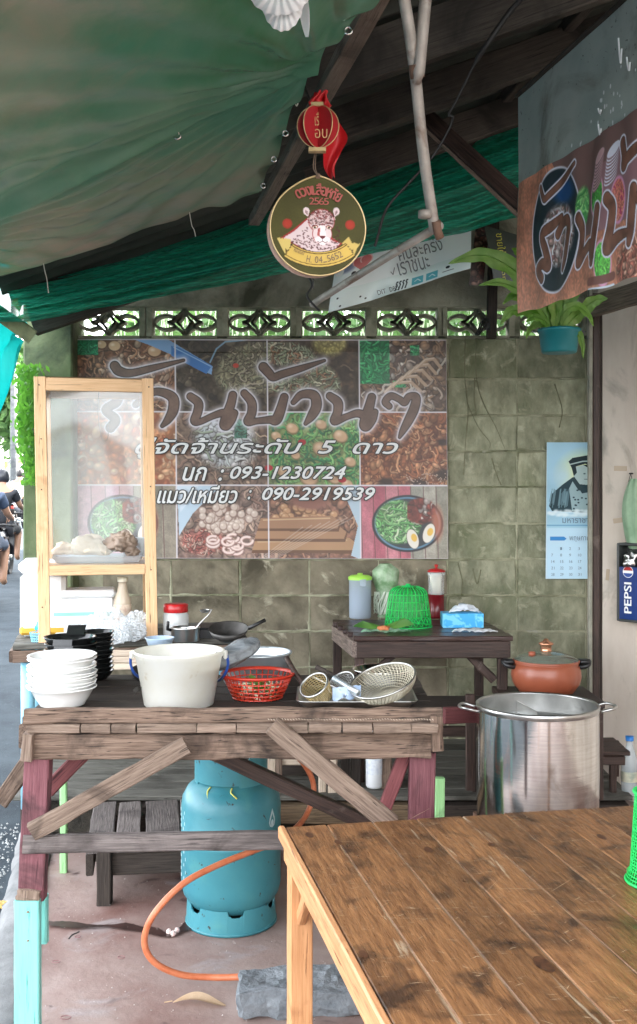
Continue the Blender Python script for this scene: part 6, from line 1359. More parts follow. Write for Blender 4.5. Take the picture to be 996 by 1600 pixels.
q = onb(600, 988)
wf_ = thing('leaf_parcel', 'opened green leaf and film parcel with red filling on the dark table', 'parcel', q)
MB().sheet(ts(q.x+.01, q.y, ZB2+.002, .24, .12, .012, 4), 34, 16).build('film', GREENF, wf_, True)
for k, (dx, dz) in enumerate(((-.05, .03), (.05, .045))):
    def lf_(u, v, dx=dx, dz=dz): return q+Vector((dx*2*v*(1 if 1 else 0)+(u-.5)*.10, .01+.02*math.sin(u*3), .012+dz*v*(1-abs(u-.5))+.01*math.sin(u*3)))
    MB().sheet(lf_, 10, 8).build('leaf', LEAFV, wf_, True)
lmp = MB().lathe([(0, .0), (.03, .004), (.026, .018), (0, .024)], q+Vector((0, -.005, .01)), 20, fn=lambda a, z: 1+.2*math.sin(a*5)); lmp.build('filling', mat('red_filling', (.45, .10, .04), (.6, .25, .1), scale=40, rough=.5), wf_, True)
# things under the back table / on the deck
dk = .227
def ond(px, py):
    Y = (CH-dk)*F/(py-HY); return Vector(((px-CX)/F*Y, Y, dk))
q = ond(586, 1231)
wj = thing('detergent_jug', 'white plastic detergent jug standing on the deck behind the bench', 'jug', q)
MB().lathe([(0, .002), (.036, .004), (.042, .014), (.042, .19), (.03, .225), (.015, .24), (.015, .265), (0, .266)], q, 28, fn=lambda a, z: 1).build('jug_body', mat('white_hdpe', (.70, .72, .74), rough=.4), wj, True)
MB().lathe([(.0425, .07), (.0425, .16)], q, 28, a0=R(190), a1=R(330)).build('label', mat('pale_label', (.55, .6, .68), (.75, .78, .8), scale=60, rough=.5), wj, True)
cr1 = thing('wood_crate', 'pale wooden crate with vertical slats behind the bench', 'crate', ond(470, 1236))
qa_ = ond(470, 1238)
for k, (x, w_) in enumerate(((-.135, .04), (-.10, .03), (.10, .035), (.145, .04))): plank('slat', (qa_.x+x, qa_.y, dk), (qa_.x+x, qa_.y, dk+.24), w_, .015, W_crate if k != 1 else W_grey2, cr1, up=(0, 1, 0), seg=3)
plank('side_board', (qa_.x-.16, qa_.y+.02, dk+.17), (qa_.x+.17, qa_.y+.02, dk+.17), .10, .015, W_crate, cr1, up=(0, 1, 0), seg=4); plank('side_board', (qa_.x-.16, qa_.y+.25, dk+.10), (qa_.x+.17, qa_.y+.25, dk+.10), .18, .015, W_blk, cr1, up=(0, 1, 0), seg=4)
sh = thing('low_shelf', 'dark timber shelf frame under and beside the back table', 'shelf', (.62, 4.9, dk))
for (x, y) in ((540, 4.95), (556, 4.95), (604, 4.9), (745, 4.85)): X = (x-CX)/F*y; plank('upright', (X, y, dk), (X, y, dk+.34), .045, .03, W_blk if x < 560 or x > 700 else W_grey, sh, up=(0, 1, 0), seg=3)
plank('maroon_rail', P(694, 1118, 4.3), P(752, 1116, 4.35), .065, .03, W_red, sh, up=(0, 1, 0), seg=4)
plank('shelf_board', (.22, 5.0, .60), (.95, 5.0, .60), .30, .022, W_blk, sh, seg=5)
plank('shelf_upright', P(735, 1085, 4.6), P(735, 1235, 4.6), .04, .03, W_dark, sh, up=(0, 1, 0), seg=4)
# ================================================================== CLAY POT on dark stand
cz = .668; cp_ = Vector(((853.5-CX)/F*4.9, 4.9, cz))
st_ = thing('pot_stand', 'dark wooden stand carrying the brown clay pot', 'stand', (cp_.x, 4.9, dk))
plank('top', (cp_.x-.22, 4.9, cz-.015), (cp_.x+.22, 4.9, cz-.015), .40, .028, W_dark, st_, seg=4)
for sx in (-.19, .19):
    for sy in (-.17, .17): plank('leg', (cp_.x+sx, 4.9+sy, dk), (cp_.x+sx, 4.9+sy, cz-.03), .05, .05, W_dark, st_, up=(0, 1, 0), seg=2)
cpt = thing('clay_pot', 'lobed terracotta coloured pot with a glass lid and copper knob', 'pot', cp_)
MB().lathe([(0, .004), (.10, .0), (.125, .012), (.152, .05), (.160, .085), (.156, .118), (.146, .138), (.150, .144), (.150, .150), (.140, .150)], cp_, 96, fn=lambda a, z: 1+(.030*abs(math.sin(a*5+.3))**.7-.02)*max(0, math.sin(min(z/.14, 1)*math.pi))).build('pot_body', CLAY, cpt, True)
MB().lathe([(.152, .150), (.154, .156), (.149, .160)], cp_, 60).build('lid_rim', CLAY, cpt, True)
MB().lathe([(.149, .158), (.12, .176), (.07, .192), (.02, .198), (0, .199)], cp_, 48).build('glass_lid', LIDG, cpt, True)
MB().lathe([(0, .196), (.028, .197), (.024, .203), (.026, .225), (.034, .229), (.034, .236), (.016, .243), (.008, .255), (0, .257)], cp_, 28).build('lid_knob', BRASS, cpt, True)
MB().lathe([(0, .196-.02), (.016, .177), (.016, .196), (0, .198)], cp_+Vector((-.075, -.05, .006)), 14).build('steam_vent', CLAY, cpt, True)
for s in (-1, 1):
    m = MB(); m.tube(spline([cp_+Vector((s*.145, -.02, .125)), cp_+Vector((s*.185, -.03, .135)), cp_+Vector((s*.20, 0, .150)), cp_+Vector((s*.185, .03, .135)), cp_+Vector((s*.145, .02, .125))], 4), .011, 8); m.box(cp_+Vector((s*.175, 0, .150)), (.05, .055, .02), bev=.006); m.build('side_handle', BLKPL, cpt, True)
# ================================================================== BIG STEEL POT
kp = Vector(((840-CX)/F*4.1, 4.1, .30)); RB = .233
sp_o = thing('steel_stockpot', 'tall shiny steel stockpot with a divided top behind the wooden table', 'pot', kp)
HP = .48
MB().lathe([(0, .0), (RB-.02, .0), (RB-.004, .008), (RB, .02), (RB+.0015, HP*.5), (RB, HP-.02)], kp, 96).build('pot_wall', STEEL, sp_o, True)
MB().lathe([(RB, HP-.02), (RB+.003, HP-.010), (RB+.004, HP), (RB-.001, HP+.004), (RB-.006, HP), (RB-.006, HP-.02)], kp, 96).build('rolled_rim', STEELD, sp_o, True)
MB().lathe([(RB-.007, HP-.002), (RB-.008, .02), (0, .018)], kp, 72).build('pot_inside', STEELD, sp_o, True)
m = MB()
for a in (R(100), R(-20)): 
    d = Vector((math.cos(a), math.sin(a), 0)); n_ = Vector((-d.y, d.x, 0))*.0015; e = kp+d*(RB-.01); o_ = kp+d*.0
    m.add([o_+n_+Vector((0, 0, HP-.03)), e+n_+Vector((0, 0, HP-.03)), e+n_+Vector((0, 0, .15)), o_+n_+Vector((0, 0, .15)), o_-n_+Vector((0, 0, HP-.03)), e-n_+Vector((0, 0, HP-.03)), e-n_+Vector((0, 0, .15)), o_-n_+Vector((0, 0, .15))], [[0, 1, 2, 3], [7, 6, 5, 4], [0, 4, 5, 1], [1, 5, 6, 2], [2, 6, 7, 3]])
m.build('divider', STEELD, sp_o)
for s in (-1, 1):
    z = kp+Vector((0, 0, HP-.02)); MB().tube(spline([z+Vector((s*(RB), -.05, 0)), z+Vector((s*(RB+.045), -.055, .012)), z+Vector((s*(RB+.068), -.02, .012)), z+Vector((s*(RB+.068), .02, .012)), z+Vector((s*(RB+.045), .055, .012)), z+Vector((s*RB, .05, 0))], 5), .0055, 9).build('loop_handle', STEELD, sp_o, True)
tag(MB().lathe([(0, 0), (RB-.010, 0)], kp+Vector((0, 0, HP-.075)), 48).build('clear_broth', mat('pot_broth', (.20, .24, .23), rough=.08), None, True), 'greyish clear broth inside the divided steel stockpot', 'broth')
bs = thing('burner_stand', 'square dark iron burner stand under the steel stockpot', 'stand', (kp.x, kp.y, 0))
for sx in (-.2, .2):
    for sy in (-.2, .2): plank('leg', (kp.x+sx, kp.y+sy, 0), (kp.x+sx, kp.y+sy, .295), .035, .035, RUST, bs, up=(0, 1, 0), seg=2)
for s in (-.2, .2): plank('top_bar', (kp.x-.22, kp.y+s, .28), (kp.x+.22, kp.y+s, .28), .03, .035, RUST, bs, seg=2); plank('cross_bar', (kp.x+s*.6, kp.y-.185, .28), (kp.x+s*.6, kp.y+.185, .28), .03, .03, RUST, bs, seg=2)
MB().lathe([(.03, .19), (.09, .19), (.10, .22), (.09, .24), (.03, .24)], (kp.x, kp.y, 0), 24).build('burner_ring', RUST, bs, True)
# ================================================================== GAS CYLINDER
gk = Vector(((361.5-CX)/F*3.96, 3.96, .0)); RG = .186
gc = thing('gas_cylinder', 'teal blue gas cylinder standing on the floor under the bench', 'gas cylinder', gk)
MB().lathe([(0, .045), (.10, .05), (.15, .075), (.178, .115), (RG, .15), (RG, .305), (RG+.0025, .310), (RG+.0025, .320), (RG, .325), (RG, .435), (.181, .470), (.162, .505), (.13, .532), (.07, .550), (0, .556)], gk, 96).build('tank', GAS, gc, True)
m = MB()                                                   # foot ring with scalloped slots
def fring(r, flip=1):
    n = 180; top = []; bot = []
    for i in range(n):
        a = 2*math.pi*i/n; k = (i+14) % 30; sl_ = .070 if k > 9 else (.046 if k > 1 and k < 8 else .052); bot.append((gk.x+r*math.cos(a), gk.y+r*math.sin(a), .004)); top.append((gk.x+(r-.004)*math.cos(a), gk.y+(r-.004)*math.sin(a), sl_+.022))
    return bot, top
b0, t0 = fring(.168); b1, t1 = fring(.163); rings_ = lambda m, rs: m.add([v for r in rs for v in r], [[i*180+k, i*180+(k+1) % 180, (i+1)*180+(k+1) % 180, (i+1)*180+k] for i in range(len(rs)-1) for k in range(180)])
rings_(m, [b0, t0, t1, b1, b0]); m.build('foot_ring', GAS, gc, False)
MB().lathe([(.166, .002), (.171, .002), (.171, .012), (.166, .012)], gk, 72).build('foot_bead', GAS, gc, True)
m = MB(); n = 160                                           # collar with hand hole, open at the back
A0, A1 = R(-205), R(25)
def col_(r, lo):
    o_ = []
    for i in range(n+1):
        a = A0+(A1-A0)*i/n; d_ = (a-R(-78))/R(28); zt_ = .665-.058*max(0, 1-d_*d_)**.5 if abs(d_) < 1 else .665
        zb_ = .535 if R(-150) < a < R(-72) else .520
        o_.append((gk.x+r*math.cos(a), gk.y+r*math.sin(a), zb_ if lo else zt_))
    return o_
R4 = [col_(.136, True), col_(.136, False), col_(.132, False), col_(.132, True), col_(.136, True)]
m.add([v for r in R4 for v in r], [[i*(n+1)+k, i*(n+1)+k+1, (i+1)*(n+1)+k+1, (i+1)*(n+1)+k] for i in range(4) for k in range(n)]); m.build('collar', GAS, gc, False)
MB().lathe([(.03, .55), (.03, .58), (.018, .59), (.018, .63), (.03, .635), (.03, .65), (0, .652)], gk, 20).build('valve', mat('brass_valve', (.5, .35, .15), rough=.4, metal=.9), gc, True)
def onc(a, z, r=RG+.001): return gk+Vector((r*math.cos(a), r*math.sin(a), z))
m = MB(); a_ = R(-32)
fl_ = [(0, .042), (.008, .024), (.016, .006), (.0185, -.008), (.014, -.022), (0, -.028), (-.014, -.022), (-.0185, -.008), (-.016, .006), (-.008, .024)]
m.add([onc(a_+x/RG, 0.405+z, RG+.0012) for x, z in fl_]+[onc(a_+x*.66/RG, .401+z*.66, RG+.0012) for x, z in fl_], [[k, (k+1) % 10, 10+(k+1) % 10, 10+k] for k in range(10)]); m.add([onc(a_+.0085*math.cos(k*.6283)/RG, .394+.0125*math.sin(k*.6283), RG+.0014) for k in range(10)], [list(range(10))]) 
m.build('flame_emblem', mat('emblem_pale', (.45, .62, .66), rough=.5), gc)
m = MB()
for z0, z1, n_, a0_ in ((.36, .44, 4, -170), (.18, .30, 5, -168)):
    for k in range(n_):
        z = z0+(z1-z0)*k/n_; m.add([onc(R(a0_), z), onc(R(a0_+16+4*(k % 2)), z), onc(R(a0_+16+4*(k % 2)), z+.012), onc(R(a0_), z+.012)], [[0, 1, 2, 3]])
stuff(m.build('stencil_marks', T_white if 0 else bpy.data.materials['emblem_pale'], gc))
for (a, z, l_) in ((R(-118), .53, .05), (R(-84), .53, .03)):
    m = MB(); m.tube(spline([onc(a, z, .138), onc(a-.03, z-.012, .15), onc(a+.02, z-l_*.6, .162), onc(a+.1, z-l_, .170)], 4), .0028, 6); m.build('yellow_tag_wire', mat('yellow_tie', (.6, .6, .12), rough=.5), gc, True)
hs_ = [Vector((gk.x+.02, gk.y, .62)), P(420, 1175, 3.9), P(462, 1180, 3.98), P(490, 1225, 4.02), P(478, 1275, 3.98), P(440, 1312, 3.72), P(400, 1328, 3.55), P(340, 1352, 3.45), P(285, 1382, 3.38), P(240, 1430, 3.34), P(226, 1470, 3.34), P(240, 1502, 3.34), P(280, 1522, 3.37), P(330, 1527, 3.4), P(378, 1526, 3.4), P(420, 1520, 3.42)]
hs2 = []
for v in hs_: v = Vector(v); v.z = max(v.z, .012); hs2.append(v)
tag(MB().tube(spline(hs2, 9), .0105, 12).build('gas_hose', HOSE, None, True), 'orange rubber gas hose looping from the cylinder to the concrete lump', 'hose')
# low bench under
lb_ = thing('low_bench', 'low grey plank bench with cracked top boards behind the gas cylinder', 'bench', P(235, 1405, 4.2))
def LBp(a, c, z): return Vector((-.90+a*.98+c*-.16, 4.10+a*.12+c, z))
hb = .218
for k, (a, w_) in enumerate(((.05, .10), (.16, .095), (.30, .14), (.46, .16), (.60, .10))): plank('seat_board', LBp(a, -.02, hb+random.uniform(-.004, .004)), LBp(a, .56, hb+random.uniform(-.004, .004)), w_, .026, W_rail, lb_, seg=5, jit=.003)
plank('front_apron', LBp(.04, .02, hb-.07), LBp(.62, .02, hb-.07), .085, .03, W_blk, lb_, up=(0, 1, 0), seg=5, jit=.002); plank('back_apron', LBp(.02, .5, hb-.07), LBp(.62, .5, hb-.07), .085, .03, W_blk, lb_, up=(0, 1, 0), seg=5)
plank('side_apron', LBp(.01, .02, hb-.07), LBp(.01, .5, hb-.07), .085, .03, W_blk, lb_, up=(1, 0, 0), seg=3)
for (a, c) in ((.07, .0), (.03, .5), (.60, .02), (.60, .5)): q = LBp(a, c, 0); plank('leg', q, q+Vector((0, 0, hb-.012)), .055, .055, W_blk, lb_, up=(0, 1, 0), seg=3)
# concrete lump, leaf, rubber bands, garlic, crack
def lump_box(name, label, cat, c, d, mt, rot, amp=.012):
    m = MB(); n = 14
    faces = []
    for ax in range(3):
        for s in (-1, 1):
            def f(u, v, ax=ax, s=s):
                p = [0, 0, 0]; p[ax] = s*.5; p[(ax+1) % 3] = (u-.5)*s; p[(ax+2) % 3] = v-.5; p = Vector(p); l_ = Vector((p.x*d[0], p.y*d[1], p.z*d[2]))
                e = sum(1 for k in range(3) if abs(p[k]) > .46); l_ *= 1-.03*(e > 1); nn = Vector((noise.noise(l_*9), noise.noise(l_*9+Vector((7, 0, 0))), noise.noise(l_*9+Vector((0, 7, 0)))))*amp+Vector((noise.noise(l_*40), noise.noise(l_*40+Vector((7, 0, 0))), noise.noise(l_*40+Vector((0, 7, 0)))))*amp*.3
                return Vector(c)+rot@(l_+nn)
            m.sheet(f, 26, 12)
    return tag(m.build(name, mt, None, False), label, cat)
lump_box('concrete_lump', 'rough grey broken concrete bar lying on the floor under the tables', 'concrete lump', (-.0, 3.30, .045), (.50, .17, .085), BLKCONC, Matrix.Rotation(.10, 3, 'Z'), .022)
m = MB(); q = P(312, 1567, 3.30); q.z = .006
m.sheet(lambda u, v: Vector((q.x+(u-.5)*.165, q.y+(v-.5)*.055*math.sin(math.pi*(.05+.9*u))+.008*math.sin(u*5), .008+.020*abs(v-.5)*math.sin(math.pi*u)+.008*math.sin(u*4))), 24, 8)
dl = m.build('dry_leaf', DRYLEAF, None, True); tag(dl, 'curled tan dry leaf on the red floor at the bottom of the picture', 'leaf')
MB().tube([(q.x-.085, q.y, .012), (q.x-.11, q.y+.004, .006)], .0016, 5).build('leaf_stem', DRYLEAF, dl)
for k, (x, y, r) in enumerate(((88, 1507, .011), (103, 1595, .013), (190, 1500, .010), (122, 1468, .008))):
    Y = (CH)*F/(y-HY); X = (x-CX)/F*Y; tag(MB().tube([(X+r*1.2*math.cos(a), Y+r*.9*math.sin(a), .010) for a in [i*math.pi/8 for i in range(16)]], .0015, 5, closed=True).build('rubber_band', mat('band_rubber_%s' % 'abcd'[k], (.22, .10, .10), rough=.6), None, True), ['brown rubber band on the floor right of the teal bench leg', 'brown rubber band at the bottom edge beside the teal leg', 'faint rubber band lying alone on the pink grey floor', 'tiny rubber band near the damp streak on the floor'][k], 'rubber band')
for k, (x, y) in enumerate(((271, 1464), (277, 1459), (264, 1461))):
    Y = CH*F/(y-HY); lump('garlic_clove', ['pinkish garlic clove nearest the camera on the floor by the cylinder', 'garlic clove touching the foot of the gas cylinder', 'leftmost garlic clove on the floor by the cylinder'][k], 'garlic', ((x-CX)/F*Y, Y, .012), (.010, .010, .011), mat('garlic_skin_%s' % 'abc'[k], (.62, .42, .40), (.8, .7, .65), scale=60, rough=.5), k+1, .2, 12, 8)
m = MB(); pts = [(75, 1446, 5), (110, 1448, 8), (140, 1450, 4), (170, 1450, 3), (200, 1451, 9), (222, 1455, 6), (245, 1459, 10), (268, 1464, 4), (292, 1450, 12), (300, 1452, 5)]; top_, bot_ = [], []
def flp(x, y, z=.0085): Y = CH*F/(y-HY); return Vector(((x-CX)/F*Y, Y, z))
pp = spline([Vector((x, y, h)) for x, y, h in pts], 8)
for k, v in enumerate(pp): top_.append(flp(v.x, v.y-abs(v.z)*(.6+.25*noise.noise((k*.7, 0, 0))))); bot_.append(flp(v.x, v.y+abs(v.z)*(.6+.35*noise.noise((k*.9, 5, 0)))))
n_ = len(pp); m.add(top_+bot_, [[i, n_+i, n_+i+1, i+1] for i in range(n_-1)]); struct(m.build('damp_streak', mat('wet_stain', (.030, .016, .014), (.06, .028, .024), scale=14, rough=.35)))
m = MB(); m.tube(spline([flp(108, 1472, .012), flp(113, 1468, .016), flp(120, 1464, .014), flp(124, 1461, .012)], 4), .0025, 5); tag(m.build('twig', WIRE), 'small bent black twig on the floor left of centre', 'twig')
m = MB()                                                   # crumbs and grit on the floor
for i in range(500):
    Y = random.uniform(2.9, 4.7); X = random.uniform(kx(Y)+.1, .5); r = random.uniform(.001, .0035); z = .008
    m.add([(X+r*math.cos(a), Y+r*math.sin(a), z) for a in (0, 1.57, 3.14, 4.71)]+[(X, Y, z+r)], [[0, 1, 4], [1, 2, 4], [2, 3, 4], [3, 0, 4]])
stuff(m.build('floor_grit', mat('grit', (.10, .07, .06), (.5, .45, .42), scale=90, rough=.9)), 'tiny crumbs and grit scattered on the red grey floor', 'grit')
q = flp(6, 1410, -.01); lump('yellow_peel', 'yellow fruit peel beside the kerb at the left edge', 'peel', q, (.03, .02, .014), mat('mango_peel', (.6, .36, .06), (.42, .3, .12), scale=20, rough=.6), 5, .5)
# ================================================================== FOREGROUND TABLE
tz = .75; TA = Vector((-.099, 2.68, 0)); tu = Vector((.981, .196, 0)).normalized(); tvv = Vector((.2, -.98, 0)).normalized()
tbl = thing('wooden_table', 'worn brown plank dining table filling the lower right', 'table', (TA.x+.5, TA.y-.9, 0))
def tp_(a, c, z): return TA+tu*a+tvv*c+Vector((0, 0, z))
widths = [.010, .106, .121, .118, .124, .116, .121, .119, .123, .118, .12]; a = .016
LT = 1.95
for k, w_ in enumerate(widths[1:]):
    plank('top_board', tp_(a+w_/2, .0+.002*random.uniform(-1, 1), tz-.012), tp_(a+w_/2, LT, tz-.012), w_-.0026, .024, W_top, tbl, seg=16, jit=.0004, cham=.0022); a += w_
WT = a
seam = wood('seam_wood', (.16, .09, .045), (.46, .32, .20), rough=.6); a = .016
for k, w_ in enumerate(widths[1:-1]):
    a += w_; plank('joint_filler', tp_(a, .004, tz-.0035), tp_(a, LT-.004, tz-.0035), .0034, .003, seam, tbl, seg=2, jit=.0002, cham=.0002)
plank('edge_trim', tp_(.006, -.006, tz-.014), tp_(.006, LT, tz-.014), .017, .034, W_orange, tbl, seg=12, jit=.0005, cham=.004)
plank('left_apron', tp_(.018, .02, tz-.052), tp_(.018, LT-.02, tz-.052), .055, .020, W_orange, tbl, up=tuple(tu), seg=8, jit=.0005)
plank('back_apron', tp_(.03, .022, tz-.054), tp_(WT-.03, .022, tz-.054), .055, .022, W_orange, tbl, up=tuple(tvv), seg=8, jit=.0005)
for (a, c) in ((.042, .055), (WT-.08, .055), (.042, LT-.1), (WT-.08, LT-.1)): q = tp_(a, c, 0); plank('leg', q, q+Vector((0, 0, tz-.026)), .056, .056, W_orange, tbl, up=tuple(tvv), seg=6, jit=.0006, cham=.003)
plank('corner_brace', tp_(.040, .085, tz-.20), tp_(.040, .20, tz-.085), .034, .022, W_orange, tbl, up=tuple(tu), seg=3)
m = MB()                                                   # knife scratches and chips cut pale into the top
for i in range(620):
    a = random.uniform(.02, WT-.02); c = random.uniform(.02, 1.1); l_ = random.uniform(.004, .035) if random.random() < .93 else random.uniform(.06, .22); an = random.gauss(.1, .5); d = (tu*math.cos(an)+tvv*math.sin(an)); w_ = random.uniform(.0003, .0008)
    s_ = Vector((0, 0, 1)).cross(d)*w_; p = tp_(a, c, tz+.0007); q = p+d*l_*.5+s_*random.uniform(-1, 1)*3; m.add([p, q-s_, p+d*l_, q+s_], [[0, 1, 2, 3]])
stuff(m.build('knife_scratch', mat('scratch_wood', (.50, .36, .22), rough=.7), tbl))
for (x, y, r) in ((484, 1305, .013), (528, 1316, .010), (670, 1328, .013), (850, 1507, .020), (568, 1491, .010), (940, 1308, .012), (768, 1320, .009)):
    Y = (CH-tz)*F/(y-HY); q = Vector(((x-CX)/F*Y, Y, tz+.0008)); m = MB()
    for k, (rr1, dz) in enumerate(((1, 0), )): m.add([q+tvv*r*1.7*math.cos(t)+tu*r*.75*math.sin(t)*(1+.1*math.sin(3*t)) for t in [j*math.pi/9 for j in range(18)]], [list(range(18))])
    m.build('knot', mat('knot_wood_%d' % int(x) if 0 else 'knot_wood', (.035, .014, .008), (.11, .045, .02), scale=60, rough=.4) if 'knot_wood' not in bpy.data.materials else bpy.data.materials['knot_wood'], tbl)
# neon green cutlery basket at the right edge
q = Vector(((1030-CX)/F*2.30, 2.30, tz+.002)); nb = thing('green_basket', 'neon green plastic mesh basket at the right edge of the wooden table', 'basket', q)
def gr_(z): return .062-.012*(z/.19)+.006*(z < .02)
m = MB()
for z in np.linspace(.004, .19, 26): m.tube([q+Vector((gr_(z)*math.cos(a), gr_(z)*math.sin(a), z)) for a in [i*2*math.pi/40 for i in range(40)]], .0014, 4, closed=True)
for k in range(44): a = k*2*math.pi/44; m.tube([q+Vector((gr_(z)*math.cos(a+z*2), gr_(z)*math.sin(a+z*2), z)) for z in np.linspace(.002, .19, 8)], .0014, 4)
m.build('mesh', GREENPL, nb, True)
for z, r in ((.0, .0035), (.192, .004)): MB().tube([q+Vector(((gr_(z)+.002)*math.cos(a), (gr_(z)+.002)*math.sin(a), z+.003)) for a in [i*2*math.pi/48 for i in range(48)]], r, 7, closed=True).build('rim', GREENPL, nb, True)
MB().lathe([(gr_(z)-.003, z) for z in np.linspace(.004, .186, 8)], q, 40).build('inner_wall', bpy.data.materials['green_net_skin'], nb, True)
# ================================================================== STREET, PEOPLE, TREES
def skin_body(name, joints, edges, rad, mt, parent, loc, sub=2):
    me = bpy.data.meshes.new(name); me.from_pydata([Vector(v) for v in joints], edges, []); me.update()
    o = link(name, me, mt, parent, Matrix.Translation(Vector(loc)))
    md = o.modifiers.new('skin', 'SKIN'); md.use_smooth_shade = True
    for v, r in zip(me.skin_vertices[0].data, rad): v.radius = (r, r) if not isinstance(r, tuple) else r
    me.skin_vertices[0].data[0].use_root = True
    s = o.modifiers.new('sub', 'SUBSURF'); s.levels = sub; s.render_levels = sub; return o
def rider(label, loc, shirt, short, rz_, helmet=False, sc_=1.0):
    t = thing('person', label, 'person', loc)
    L = Vector(loc); c, s_ = math.cos(rz_), math.sin(rz_)
    def W(p): x, y, z = p[0]*sc_, p[1]*sc_, p[2]*sc_; return (x*c-y*s_, x*s_+y*c, z)
    J = [(0, 0, .80), (0, -.02, 1.0), (0, .03, 1.22), (0, .07, 1.36), (0, .10, 1.46), (0, .13, 1.56)]
    E = [(0, 1), (1, 2), (2, 3), (3, 4), (4, 5)]; r = [.14, .13, .155, .13, .05, .09]
    for sx in (-1, 1):
        n = len(J); J += [(sx*.19, .08, 1.34), (sx*.25, .22, 1.14), (sx*.27, .46, 1.08), (sx*.27, .54, 1.07)]; E += [(3, n), (n, n+1), (n+1, n+2), (n+2, n+3)]; r += [.065, .048, .036, .04]
        n = len(J); J += [(sx*.11, .04, .80), (sx*.20, .42, .74), (sx*.19, .30, .32), (sx*.19, .42, .27)]; E += [(0, n), (n, n+1), (n+1, n+2), (n+2, n+3)]; r += [.10, .065, .045, .04]
    skin_body('body', [W(p) for p in J], E, [q*sc_ for q in r], SKIN, t, loc)
    Js = [J[0], J[1], J[2], J[3]]+[J[6], tuple(np.array(J[6])*.35+np.array(J[7])*.65), J[14], tuple(np.array(J[14])*.35+np.array(J[15])*.65)]
    skin_body('shirt', [W(p) for p in Js], [(0, 1), (1, 2), (2, 3), (3, 4), (4, 5), (3, 6), (6, 7)], [v*sc_ for v in (.155, .15, .175, .145, .085, .07, .085, .07)], shirt, t, loc)
    Jt = [J[0], J[10], J[11], J[18], J[19]]; skin_body('shorts', [W(p) for p in Jt], [(0, 1), (1, 2), (0, 3), (3, 4)], [v*sc_ for v in (.155, .12, .085, .12, .085)], short, t, loc)
    h = Vector(W((0, .14, 1.60)))+L; mm = MB(); mm.lathe([(0, .135), (.05, .13), (.095, .09), (.115, .03), (.112, -.04), (.09, -.09), (.05, -.10)], h, 20); mm.build('helmet' if helmet else 'hair', BIKE if helmet else HAIR, t, True)
    return t
def motorbike(label, loc, rz_, col=BIKE):
    t = thing('motorbike', label, 'motorbike', loc, 'motorbikes on the street'); L = Vector(loc); Rm = Matrix.Rotation(rz_, 3, 'Z')
    def W(p): return L+Rm@Vector(p)
    for y in (-.62, .62):
        m = MB(); m.tube([W((0, y+.27*math.cos(a), .29+.27*math.sin(a))) for a in [k*math.pi/14 for k in range(28)]], .045, 10, closed=True); w_ = m.build('wheel', RUBBER, t, True)
        m = MB(); m.tube([W((-.06, y, .29)), W((.06, y, .29))], .05, 12)
        for k in range(6): m.tube([W((0, y, .29)), W((0, y+.25*math.cos(k*1.05), .29+.25*math.sin(k*1.05)))], .012, 6)
        m.build('hub', STEELD, w_, True)
    m = MB(); m.sheet(lambda u, v: W((.13*math.cos(u*6.283)*math.sin(math.pi*(.1+.85*v))**.6, -.72+1.1*v, .62+.17*math.sin(u*6.283)*math.sin(math.pi*(.1+.85*v))**.6+.08*(1-v))), 18, 12); m.build('tail_body', col, t, True)
    m = MB(); m.sheet(lambda u, v: W((.12*math.cos(u*6.283), -.45+.62*v, .80+.05*math.sin(u*6.283))), 16, 6); m.build('seat', BLKPL, t, True)
    m = MB(); m.sheet(lambda u, v: W(((u-.5)*.44, .38+.10*math.sin(u*3.14)+.10*v, .35+.55*v)), 12, 8); m.build('leg_shield', col, t, True)
    m = MB(); m.tube(spline([W((-.32, .42, 1.04)), W((-.15, .50, 1.05)), W((0, .52, 1.0)), W((.15, .50, 1.05)), W((.32, .42, 1.04))], 4), .016, 8); m.tube([W((0, .50, 1.0)), W((0, .62, .30))], .03, 8); m.build('handlebar', BLKPL, t, True)
    for sx in (-1, 1):
        m = MB(); m.tube([W((sx*.22, .48, 1.04)), W((sx*.27, .46, 1.20))], .007, 6); m.box(W((sx*.28, .45, 1.23)), (.10, .02, .07), Rm, bev=.008); m.build('mirror', BLKPL, t)
    MB().box(W((0, -.80, .68)), (.14, .05, .07), Rm, bev=.01).build('tail_light', REDLEN, t); MB().box(W((0, -.86, .50)), (.17, .012, .13), Rm, bev=.003).build('number_plate', FARW, t)
    m = MB(); m.tube([W((.13, -.1, .26)), W((.15, -.70, .34))], [.03, .045], 10); m.build('exhaust', STEELD, t, True)
    m = MB(); m.box(W((0, -.80, .42)), (.16, .04, .22), Rm@Matrix.Rotation(-.3, 3, 'X'), bev=.01); m.build('rear_mudguard', BLKPL, t)
    return t
def rp(px, Y): return ((px-CX)/F*Y, Y, gz(Y)-.028)
p_ = rp(-26, 13.5); rider('rider in a slate blue shirt and shorts on the nearest motorbike at left', p_, NAVY, SHORTS, .15, True, 1.06); motorbike('nearest dark motorbike at the left edge of the street', p_, .15)
p_ = rp(2, 17.5); rider('rider in a black shirt just beyond the nearest motorbike', p_, BLKC, BLKC, .1, True, 1.04); motorbike('second motorbike partly hidden behind the nearest one', p_, .1)
p_ = rp(30, 32); rider('distant rider in a white shirt riding away down the street', p_, WHC, BLKC, .0, False, 1.05); motorbike('farthest small motorbike under the white shirted rider', p_, .0)
